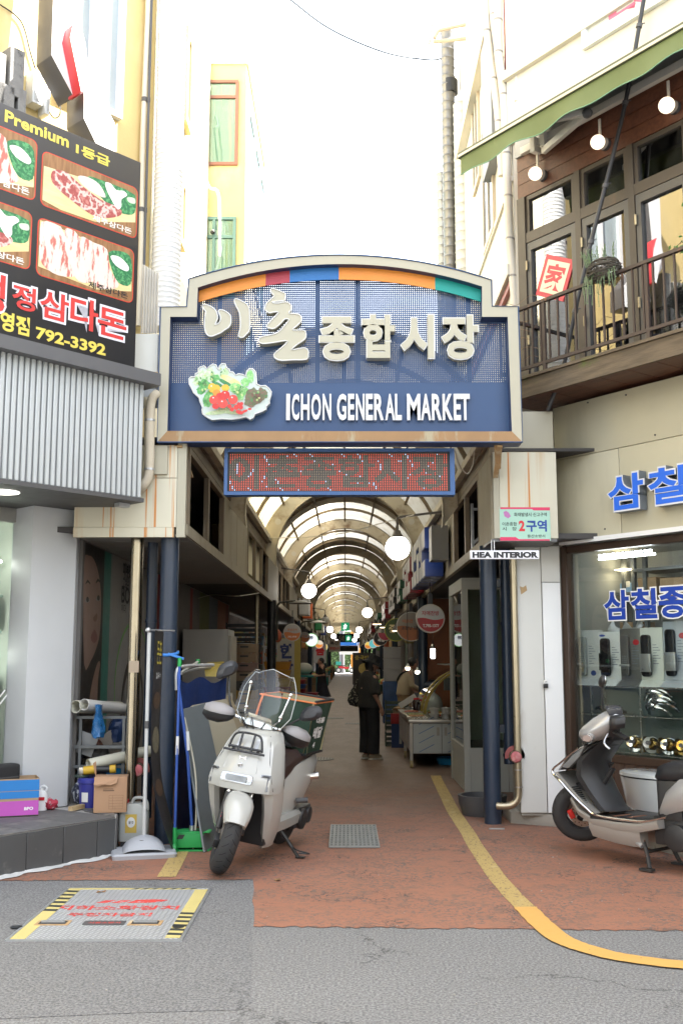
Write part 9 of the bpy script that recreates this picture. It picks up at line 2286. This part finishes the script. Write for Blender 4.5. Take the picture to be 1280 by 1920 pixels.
b=text('BPO',.06,.13,.05,.075,-w_*0-d_/2-.0025,bold=.04);b.build('lettering',WHITEP,t,fixn=False)
p=G(76,1519,Zs);t=thing('white_bottle','white plastic bottle with a red label behind the blue and magenta carton','bottle',(p.x,p.y,Zs))
MB().loft([[(x*w,y*d,z) for x,y in[(math.cos(a),math.sin(a)) for a in[2*PI*k/16 for k in range(16)]]] for z,w,d in((0,.055,.04),(.12,.058,.042),(.15,.045,.035),(.165,.02,.02),(.185,.02,.02))]).build('body',WHITEP,t,smooth=True)
MB().box(-.045,.045,-.0445,-.043,.085,.112).build('label_print',INKR,t);MB().tube(cat2([(.03,0,.14),(.05,0,.18),(.02,0,.20),(-.01,0,.185)],4),.008,8).build('handle',WHITEP,t,smooth=True)
p=G(94,1518,Zs);rc=random.Random(9)
def crumple(name,r,m,lab,cat,loc,sq=(1,1,.7),seed=1,amp=.3):
 rr_=random.Random(seed);b=MB().ball((0,0,r*sq[2]),(r*sq[0],r*sq[1],r*sq[2]),12,8)
 b.v=[Vector((v.x*(1+rr_.uniform(-amp,amp)),v.y*(1+rr_.uniform(-amp,amp)),max(.001,v.z*(1+rr_.uniform(-amp,amp))))) for v in b.v]
 o=b.build(name,m,origin=(0,0,0),ang=25,smooth=True);o.location=loc;return tag(o,lab,cat)
crumple('crumpled_paper',.07,pm('paper_red',(.42,.03,.06),.6,stains=(((.6,.55,.55),20,.55,.62,(1,1,1)),)),'crumpled red and white packet on the step right of the white bottle','packet',(p.x,p.y,Zs),(1.1,.8,.6),3)
rx0,rx1=P(140,1400,9.35).x,P(236,1400,9.35).x
rk2=thing('clutter_rack','grey angle iron rack crammed with rubbish behind the chrome pole','rack',((rx0+rx1)/2,9.5,.0))
IR=pm('iron_grey',(.14,.15,.155),.5,metal=.4)
ztop_,zmid_=P(180,1345,9.35).z,P(180,1400,9.35).z
for x in(rx0+.05,rx1-.02):MB().box(x-.012,x+.012,9.34,9.365,.02,ztop_).build('upright',IR,rk2,I4);MB().box(x-.012,x+.012,9.85,9.875,.02,ztop_).build('upright',IR,rk2,I4)
for z in(ztop_,zmid_,.62):MB().box(rx0,rx1,9.335,9.36,z-.012,z+.012).build('rail',IR,rk2,I4)
MB().box(rx0,rx1,9.36,9.87,.60,.615).build('shelf',IR,rk2,I4);MB().box(rx0,rx1,9.36,9.87,zmid_-.02,zmid_-.012).build('shelf',IR,rk2,I4)
def ptube(px,py,Y,L,r,m,lab,d=(.25,.9,-.06)):
 p=P(px,py,Y);dv=Vector(d).normalized();e=p+dv*L
 t=thing('plastic_pipe',lab,'pipe',p,group=None)
 b=MB();N=24;u=dv.orthogonal().normalized();v=dv.cross(u)
 def rg(c,r_):return[c+(u*math.cos(2*PI*k/N)+v*math.sin(2*PI*k/N))*r_ for k in range(N)]
 b.loft([rg(p,r*.92),rg(p,r),rg(e,r),rg(e,r*.92),rg(p,r*.92)],caps=False);b.build('pipe',m,t,I4,smooth=True)
PVC=pm('pvc_cream',(.58,.57,.47),.45,var=.04)
ptube(142,1325,9.22,.75,.056,PVC,'cream plastic pipe resting on the rack, left one of the top pair',(.30,.9,-.05))
ptube(158,1321,9.20,.75,.050,pm('pvc_white',(.62,.61,.58),.4),'white plastic pipe resting on the rack, right one of the top pair',(.34,.9,-.10))
ptube(166,1434,9.15,.6,.050,PVC,'short cream plastic pipe lying over the blue bucket',(.75,.6,.14))
BGB=pm('bag_blue',(.02,.13,.33),.25,var=.4,scale=18,bump=.8,bscale=22,spec=.8)
def bag(px,py,Y,w,h,lab,seed,m=BGB):
 p=P(px,py,Y);rr_=random.Random(seed);R=[]
 for j in range(7):
  t_=j/6;R.append([(p.x+w*(.75+.25*math.sin(t_*5+seed))*math.cos(a)*(1+rr_.uniform(-.2,.2)),Y+.06*math.sin(a)*(1+rr_.uniform(-.3,.3)),p.z-h*t_+rr_.uniform(-.01,.01)) for a in[2*PI*k/14 for k in range(14)]])
 return tag(MB().loft(R).build('plastic_bag',m,smooth=True,ang=22),lab,'bag')
bag(186,1322,9.25,.055,.28,'crumpled blue plastic bag hanging over the top pipes of the rack',4)
bag(214,1430,9.40,.11,.15,'blue plastic bag stuffed low in the rack behind the cardboard box',7,pm('bag_teal',(.015,.16,.33),.3,var=.4,scale=18,bump=.8,bscale=22))
bag(222,1345,9.55,.08,.22,'dark blue plastic bag at the back of the rack',12,pm('bag_navy',(.012,.03,.09),.35,var=.4,scale=18,bump=.8,bscale=22))
for k,(px,py,w,h,rz,m,lab) in enumerate(((163,1395,.16,.20,.35,pm('paper_grey',(.34,.35,.36),.7,var=.1),'pale printed sheet tucked aslant in the rack'),(185,1432,.20,.10,-.25,pm('paper_blue',(.07,.10,.17),.6,var=.3,scale=20),'dark blue printed sheet folded on the rack shelf'),(205,1385,.14,.12,-.6,pm('paper_tan',(.26,.23,.20),.7),'tan paper sheet leaning at the back of the rack'))):
 p=P(px,py,9.42+.05*k);o=MB().obox((0,0,0),(w,.012,h)).build('paper_sheet',m,origin=(0,0,0));o.location=p;o.rotation_euler=(.25,rz,.2);tag(o,lab,'paper')
for k in range(10):
 p=P(rc.uniform(150,232),rc.uniform(1402,1470),9.5+rc.uniform(0,.2))
 crumple('rubbish_bundle',rc.uniform(.05,.09),pm('rub_%d'%(k%4),[(.10,.10,.10),(.20,.19,.18),(.05,.06,.09),(.16,.07,.05)][k%4],.6,var=.3,scale=18),'%s bundle of rubbish inside the rack, %s'%(['grey','pale','dark','brown'][k%4],['far left','left','upper left','middle','lower middle','upper middle','right','upper right','far right','lowest'][k]),'rubbish',p,seed=20+k)
p=P(162,1445,9.10);t=thing('angle_grinder','yellow and black angle grinder lying on the bucket rim','power tool',p,.1)
GY_=pm('tool_yellow',(.58,.36,.03),.5,world=False)
MB().cyl((-.02,0,0),(.085,0,.012),.036,n=14).build('body',GY_,t,smooth=True);MB().cyl((.085,0,.012),(.20,.01,.008),.028,n=12).build('grip',BPL,t,smooth=True);MB().cyl((.20,.01,.008),(.25,.012,.012),.036,n=12).build('tail',GY_,t,smooth=True)
MB().box(-.06,-.02,-.025,.025,-.03,.03).build('gear_head',STEEL,t,bevel=.008);MB().cyl((-.04,0,-.05),(-.04,0,-.036),.062,n=20).build('disc',pm('disc_green',(.03,.05,.04),.6),t);MB().cyl((-.04,0,-.036),(-.04,0,-.03),.02,n=10).build('spindle',STEEL,t)
p=G(164,1515,Zs);t=thing('blue_bucket','dark blue plastic bucket with a white label behind the cardboard box','bucket',(p.x,p.y+.08,Zs))
MB().lathe([(.001,0),(.085,0),(.10,.20),(.108,.205),(.108,.235),(.10,.24),(.10,.25),(.092,.25),(.082,.02),(.001,.02)],24).build('pail',pm('bucket_blue',(.035,.04,.26),.4),t,smooth=True);b=MB().lathe([(.0975,.05),(.1005,.13)],8,None,-2.1,-1.5);b.build('label_print',WHITEP,t)
crumple('patterned_cloth',.10,pm('cloth_pattern',(.03,.035,.06),.8,stains=(((.40,.42,.45),40,.52,.56,(1,1,.3)),)),'crumpled black and white patterned cloth left of the blue bucket','cloth',Vector(G(150,1512,Zs))+Vector((0,.08,0)),(.9,.8,1.0),6,.2)
p=G(144,1518,Zs);o=MB().box(-.02,.02,-.09,.09,0,.035).build('wood_block',woodm('pine',(.45,.32,.16),(.55,.42,.24),(9,1,9)));o.location=(p.x,p.y,Zs);o.rotation_euler=(0,0,-.35);tag(o,'short pale wood offcut on the tiled step','wood')
p=G(203,1524,Zs);t=thing('torn_carton','plain brown cardboard box with a torn open flap at the corner of the step','box',(p.x+.0,p.y+.10,Zs),math.radians(8))
CK=pm('card_tan',(.40,.24,.14),.8,var=.08,world=False,stains=(((.28,.17,.10),5,.6,.8,(1,1,1)),))
MB().box(-.135,.135,-.10,.10,0,.29).build('body',CK,t,bevel=.006,segs=2)
MB().add([(-.13,-.10,.292),(.06,-.102,.292),(.05,-.135,.245),(.0,-.132,.225),(-.05,-.14,.235),(-.10,-.13,.215),(-.135,-.13,.23),(-.13,-.096,.296),(.06,-.098,.296)],[(0,1,2,3,4,5,6)]).build('torn_flap',CK,t,fixn=False)
MB().add([(-.13,-.06,.29),(-.15,-.09,.40),(-.125,-.10,.42),(-.12,-.07,.29)],[(0,1,2,3)]).build('flap',CK,t,fixn=False)
b=MB()
for k in range(6):b.box(-.01+.0,.105,-.1015,-.1005,.03+.022*k,.0312+.022*k)
b.box(.02,.0212,-.1015,-.1005,.03,.14);b.box(-.01,-.0088,-.1015,-.1005,.03,.14);b.box(.1038,.105,-.1015,-.1005,.03,.14)
b.box(-.06,.03,-.1015,-.1005,.175,.182);b.box(-.06,.02,-.1015,-.1005,.19,.195);b.build('print',pm('card_print',(.10,.06,.04),.7,world=False),t)
pt,pb=P(264,1020,9.15),G(241,1520,.0)
t=thing('chrome_pole','shiny stainless downpipe in front of the poster wall','pipe',(P(246,1400,9.15).x,9.15,.05))
xx=P(250,1300,9.15).x
MB().cyl((xx,9.15,.30),(xx,9.15,ZB-.01),.056,n=24).build('pipe',pm('stainless_warm',(.36,.315,.235),.2,metal=1.0,var=.25,scale=4),t,I4,smooth=True)
b=MB();b.cyl((xx,9.15,.28),(xx,9.15,.34),.066,n=24);b.build('collar',STEEL,t,I4,smooth=True)
q=P(258,1250,9.09);MB().box(xx-.03,xx+.055,9.085,9.10,q.z-.05,q.z+.05).build('torn_paper',pm('torn_paper',(.45,.36,.26),.7),t,I4)
q=P(266,1442,9.25);siamese((q.x-.02,9.22,q.z),'faded red fire hose inlet between the chrome pole and the banner stand',1.0)
p=G(262,1612);t=thing('banner_stand','grey plastic banner base with post and a drooping dark menu banner','banner',(p.x,p.y+.16,.004),math.radians(14))
PLG=pm('base_grey',(.36,.375,.40),.5,var=.05,world=False)
R=[]
for z,w,d in((0,.25,.175),(.03,.255,.18),(.045,.245,.17)):R.append([(x,y,z) for x,y in rrect(-w,w,-d,d,.03)])
MB().loft(R).build('base',PLG,t,smooth=True,ang=40)
R=[]
for y in[-.165+.33*k/8 for k in range(9)]:
 s_=max(.0,1-(y/.17)**2)**.5
 R.append([(x,y,.044+.115*s_*(max(0,1-(x/.17)**2))**.6) for x in[-.17+.34*k/14 for k in range(15)]])
MB().loft(R,caps=False,closed=False).build('hump',PLG,t,smooth=True,fixn=False)
MB().slab(disc(-.02,-.09,.022,.016),.125,.135).build('filler_cap',DGREY,t)
MB().cyl((0,.02,.15),(0,.02,1.78),.0165,n=14).build('post',pm('post_pale',(.50,.51,.50),.4,world=False),t,smooth=True);MB().cyl((0,.02,1.0),(0,.02,1.06),.021,n=14).build('joint',DGREY,t,smooth=True)
BNM=pm('banner_black',(.030,.027,.026),.5,var=.3,world=False)
pts=[(.045,.0,1.80),(.04,-.01,1.45),(.03,-.02,1.0),(.05,-.05,.62),(.11,-.07,.35),(.19,-.06,.12),(.23,-.04,.03)]
c_=cat2(pts,5);dirv=Vector((.34,.94,0))
L_=[v-dirv*.0 for v in c_];R_=[v+dirv*.26 for v in c_]
b=MB();n_=len(L_);b.add(L_+R_,[(i,i+1,n_+i+1,n_+i) for i in range(n_-1)]);b.build('banner_sheet',BNM,t,smooth=True,fixn=False)
def onb(u,z):
 for a,c in zip(c_,c_[1:]):
  if c.z<=z<=a.z:f=(a.z-z)/max(1e-6,a.z-c.z);q=a.lerp(c,f);return q+dirv*.26*u+Vector((dirv.y,-dirv.x,0))*.004
 return c_[0]
b=text('돈촌',0,1,0,1,0,bold=.01);b.v=[onb(.30+.5*v.x,1.52+.20*v.z) for v in b.v];b.build('lettering',pm('banner_gold',(.55,.45,.06),.5,world=False),t,fixn=False)
b=text('칼국수',0,1,0,1,0,bold=.0);b.v=[onb(.30+.5*v.x,1.40+.05*v.z) for v in b.v];b.build('lettering',WHITEP,t,fixn=False)
for z,r,m in((1.22,.07,FOODS[4]),(.90,.11,pm('dish_pale',(.16,.14,.09),.5,var=.5,scale=40,world=False)),(.52,.07,FOODS[4])):
 MB().face([onb(.5+.36*math.cos(a),z+r*math.sin(a)) for a in[2*PI*k/18 for k in range(18)]]).build('dish_print',m,t,fixn=False)
MB().cyl((-.03,.0,1.80),(.22,.2,1.80),.008,n=8).build('top_rod',GALV,t);MB().ball((-.01,.01,1.80),.022,10,8).build('clip',GALV,t)
p=G(258,1572);t=thing('syrup_jug','translucent white jug with a red cap and yellow label behind the banner base','jug',(-1.785,8.93,.06),math.radians(6))
MB().box(-.10,.12,-.06,.12,-.056,-.001).build('pedestal',DGREY,t)
JG=pm('jug_white',(.48,.50,.48),.35,var=.04,world=False)
MB().loft([[(x,y,z) for x,y in rrect(-w,w,-.08,.08,.03)] for z,w in((0,.118),(.01,.122),(.22,.122),(.27,.10),(.30,.06),(.305,.05))]).build('body',JG,t,smooth=True,ang=45)
MB().tube(cat2([(-.02,0,.29),(.0,0,.34),(.07,0,.34),(.105,0,.30),(.11,0,.24)],5),.014,10).build('handle',JG,t,smooth=True);MB().cyl((-.078,0,.27),(-.078,0,.335),.030,n=18).build('cap',INKR,t)
MB().box(-.065,.03,-.0825,-.0805,.07,.22).build('label_print',pm('label_yellow',(.60,.42,.08),.5,world=False),t);MB().prism(disc(-.017,.155,.034,.042),-.0845,-.083).build('label_oval',WHITEP,t);text('물엿',-.037,.004,.142,.168,-.0855,bold=.01).build('lettering',INK,t,fixn=False)
BLH=pm('handle_blue',(.03,.09,.36),.4,var=.1,world=False);GRP=pm('dustpan_green',(.02,.34,.08),.45,var=.06,world=False)
pd=G(353,1596)
t=thing('dustpan','green long handled dustpan with blue pole leaning right beside the column','dustpan',(pd.x+.02,pd.y+.06,.006),math.radians(5))
top=P(333,1258,pd.y+.12)-Vector(t.location)
MB().tube([Vector((0,0,.16)),Vector((-.05,.02,.75)),top],.0135,12).build('pole',BLH,t,smooth=True)
MB().tube(cat2([top-Vector((0,0,.16)),top,top+Vector((.06,.05,.04)),top+Vector((.3,.28,.05))],4),.015,10).build('pole_end',GALV,t,smooth=True)
MB().cyl((-.045,.018,.80),(-.056,.022,.955),.0145,n=12).build('label_sleeve',WHITEP,t)
N=16;rg=lambda z,w,d:[(w*math.cos(a),d*math.sin(a),z) for a in[PI*k/N for k in range(N+1)]]
MB().loft([[(-.14,-.11,z0),(.15,-.11,z0),(.17,.03,z0),(.12,.12,z0),(-.09,.12,z0),(-.15,.04,z0)] for z0 in(.0,.012)]).build('floor_plate',GRP,t)
MB().loft([[(-.13,-.09,.0),(-.14,.04,.0),(-.09,.11,0),(.11,.11,0),(.155,.03,0)],[(-.12,-.07,.14),(-.13,.04,.145),(-.08,.10,.145),(.10,.10,.145),(.14,.03,.14)]],caps=False,closed=False).build('back_wall',GRP,t,smooth=True,fixn=False)
MB().slab([(-.125,-.10),(.15,-.10),(.165,.03),(.10,.10),(-.08,.10),(-.13,.04)],.142,.152).build('lid',GRP,t,bevel=.004);MB().box(-.125,.10,-.108,-.098,.03,.142).build('front_wall',GRP,t,bevel=.004)
b=MB();b.add([(-.12,-.1095,.10),(-.07,-.1095,.10),(-.05,-.1095,.135),(-.10,-.1095,.135)],[(0,1,2,3)]);b.build('hazard_print',KB,t)
MB().slab(rrect(.01,.10,-.05,-.02,.008),.153,.158).build('grip_slot',BPL,t);MB().cyl((0,0,.15),(0,0,.19),.024,n=14).build('socket',GALV,t)
p=G(328,1600);t=thing('broom','blue pole broom with green fittings standing upright at the column','broom',(p.x,p.y-.02,.006))
MB().cyl((0,0,.18),(.005,.02,1.50),.012,n=12).build('pole',BLH,t,smooth=True);MB().cyl((.005,.02,1.50),(.005,.02,1.57),.017,n=12).build('end_cap',GRP,t);MB().cyl((0,0,.05),(0,0,.20),.017,n=12).build('socket',GRP,t);MB().cyl((.002,.01,.78),(.003,.012,.93),.0128,n=12).build('label_sleeve',WHITEP,t)
MB().loft([[(-.02,-.06,0),(.02,-.06,0),(.02,.06,0),(-.02,.06,0)],[(-.012,-.03,.07),(.012,-.03,.07),(.012,.03,.07),(-.012,.03,.07)]]).build('bristles',GRP,t)
t=thing('tarp_cart','upright cart frame wrapped in dark blue tarpaulin behind the blue poles','cart',(-1.3,9.9,0))
TRP=pm('tarp_blue',(.014,.032,.12),.5,var=.25,scale=6,bump=.5,bscale=10)
g_=[];
for j in range(8):
 row=[]
 for i in range(13):
  px=338+(425-338)*i/12;py=1275+(1600-1275)*j/7+(6*math.sin(i*.9) if j==0 else 0);q=P(px-j*1.5,py,9.55+.9*i/12);row.append(q+Vector((0,.03*math.sin(i*1.3+j),0)))
 g_.append(row)
MB().loft(g_,caps=False,closed=False).build('tarpaulin',TRP,t,I4,smooth=True,fixn=False)
b=MB();b.tube(cat2([P(340,1262,9.55),P(370,1254,9.9),P(405,1252,10.4),P(413,1262,10.5),P(413,1300,10.5)],4),.016,10);b.build('frame_tube',GALV,t,I4,smooth=True)
b=MB();b.tube([P(338,1262,9.5),P(372,1240,9.9)],.012,8);b.build('cross_tube',pm('tube_pale',(.42,.42,.36),.4),t,I4);MB().cyl(P(371,1236,9.9),P(371,1246,9.9),.02,n=10).build('green_grip',GRP,t,I4)
MB().loft([[P(383,1245,10.2),P(420,1245,10.3),P(428,1270,10.3),P(385,1268,10.2)],[P(390,1242,10.4),P(420,1240,10.5),P(426,1264,10.5),P(390,1262,10.4)]]).build('yellow_bag',pm('bag_yellow',(.32,.23,.02),.4,bump=.5,bscale=15),t,I4,smooth=True)
def lean_board(q,th,m,lab,name='board'):
 a,b_,c,d=q;n_=(b_-a).cross(d-a).normalized()
 if n_.y>0:n_=-n_
 v=list(q)+[p-n_*th for p in q]
 t=thing('leaning_board',lab,'board',(a+b_)/2)
 MB().add(v,[(0,1,2,3),(7,6,5,4),(0,4,5,1),(1,5,6,2),(2,6,7,3),(3,7,4,0)]).build(name,m,t,I4,bevel=.003,segs=1)
BCR=pm('board_cream',(.40,.36,.26),.7,var=.06,scale=2);BGRY=pm('board_slate',(.16,.18,.185),.45,var=.08)
lean_board([G(385,1600)+Vector((0,0,.01)),G(432,1578)+Vector((0,.25,.01)),P(385,1318,9.45),P(341,1330,9.05)],.02,BGRY,'slate grey board leaning behind the white scooter')
lean_board([G(440,1585)+Vector((0,.2,.01)),G(500,1560)+Vector((0,.4,.01)),P(425,1310,9.95),P(362,1322,9.55)],.03,BCR,'cream panel leaning behind the scooter, front one')
lean_board([G(478,1560)+Vector((0,.5,.01)),G(520,1545)+Vector((0,.7,.01)),P(433,1304,10.6),P(386,1306,10.2)],.03,pm('board_tan',(.34,.28,.18),.7,var=.06),'tan panel leaning behind the cream one')
a=P(341,1340,9.0);c=G(396,1585)+Vector((0,.02,.01));tag(MB().bar(a,c,.035,.02).build('wood_strip',pm('strip_cream',(.55,.52,.42),.6)),'long pale strip leaning against the slate board','strip');
a=P(346,1345,8.9);c=G(362,1596);tag(MB().tube(cat2([a,a.lerp(c,.4)+Vector((.06,0,0)),a.lerp(c,.75)+Vector((.045,0,0)),c],5),.008,8).build('hose',pm('hose_cream',(.50,.48,.38),.5),smooth=True),'thin pale hose hanging down beside the blue poles','hose')
p=G(540,1480);crumple('paper_bag',.09,pm('paper_kraft',(.34,.22,.12),.8),'crumpled brown paper bag on the paving behind the white scooter','bag',(p.x,p.y,.005),(1,.8,.7),31)
p=G(376,1590);crumple('plaster_lump',.07,pm('plaster',(.42,.40,.37),.9,bump=.5),'grey plaster lump at the foot of the slate board','rubble',(p.x,p.y+.05,.005),(1,1,.9),33)
# --------- toilet bowl before the hardware shop
tb0=RF.m@Vector((1.22,-.36,0));
t=thing('toilet_bowl','new white toilet bowl standing between the silver scooter and the shop','toilet',(tb0.x,tb0.y,.117),math.radians(-144))
TW=pm('ceramic',(.60,.62,.60),.12,var=.02,coat=.6,world=False)
MB().loft([[(w*math.cos(a),d*math.sin(a)+oy,z*.87) for a in[2*PI*k/24 for k in range(24)]] for z,w,d,oy in((.0,.14,.24,.0),(.05,.135,.23,.0),(.30,.165,.28,.02),(.50,.195,.33,.03),(.54,.20,.335,.03))]).build('bowl',TW,t,smooth=True)
MB().loft([[(w*math.cos(a),d*math.sin(a)+.03,z*.87) for a in[2*PI*k/24 for k in range(24)]] for z,w,d in((.552,.19,.325),(.556,.207,.342),(.585,.205,.34),(.60,.17,.30))]).build('lid',TW,t,smooth=True)
MB().lathe([(.195,0),(.195,.01)],24,Matrix.Translation((0,.03,.4705))@Matrix.Scale(1.68,4,(0,1,0))).build('seat_gap',BPL,t)
p=G(935,1556);o=MB().box(-.07,.07,-.012,.012,0,.01).build('metal_strip',GALV);o.location=(p.x-.02,p.y,.006);tag(o,'short bright metal strip on the paving at the foot of the right column','metal strip')
t=thing('rubber_tyre_edge','black round planter half hidden behind the right column','planter',(P(905,1500,10.7).x,10.75,.0));MB().lathe([(.001,0),(.20,0),(.24,.12),(.25,.20),(.22,.20),(.20,.05),(.001,.05)],24).build('bowl',DGREY,t,smooth=True)
ob=thing('opposite_sky_blocker','unseen beige building across the street behind the viewer, added to block low sky','building',(0,-11,0))  # unseen, added to hold low sky light off the gate sign
MB().box(-26,26,-20,-11,0,9.5).build('wall',pm('opposite_render',(.42,.40,.36),.8,var=.1),ob,I4)
for k in range(16):
 for j in range(3):MB().box(-24+3*k,-22.2+3*k,-11.0,-10.96,.8+3*j,2.4+3*j).build('window',PANE,ob,I4)
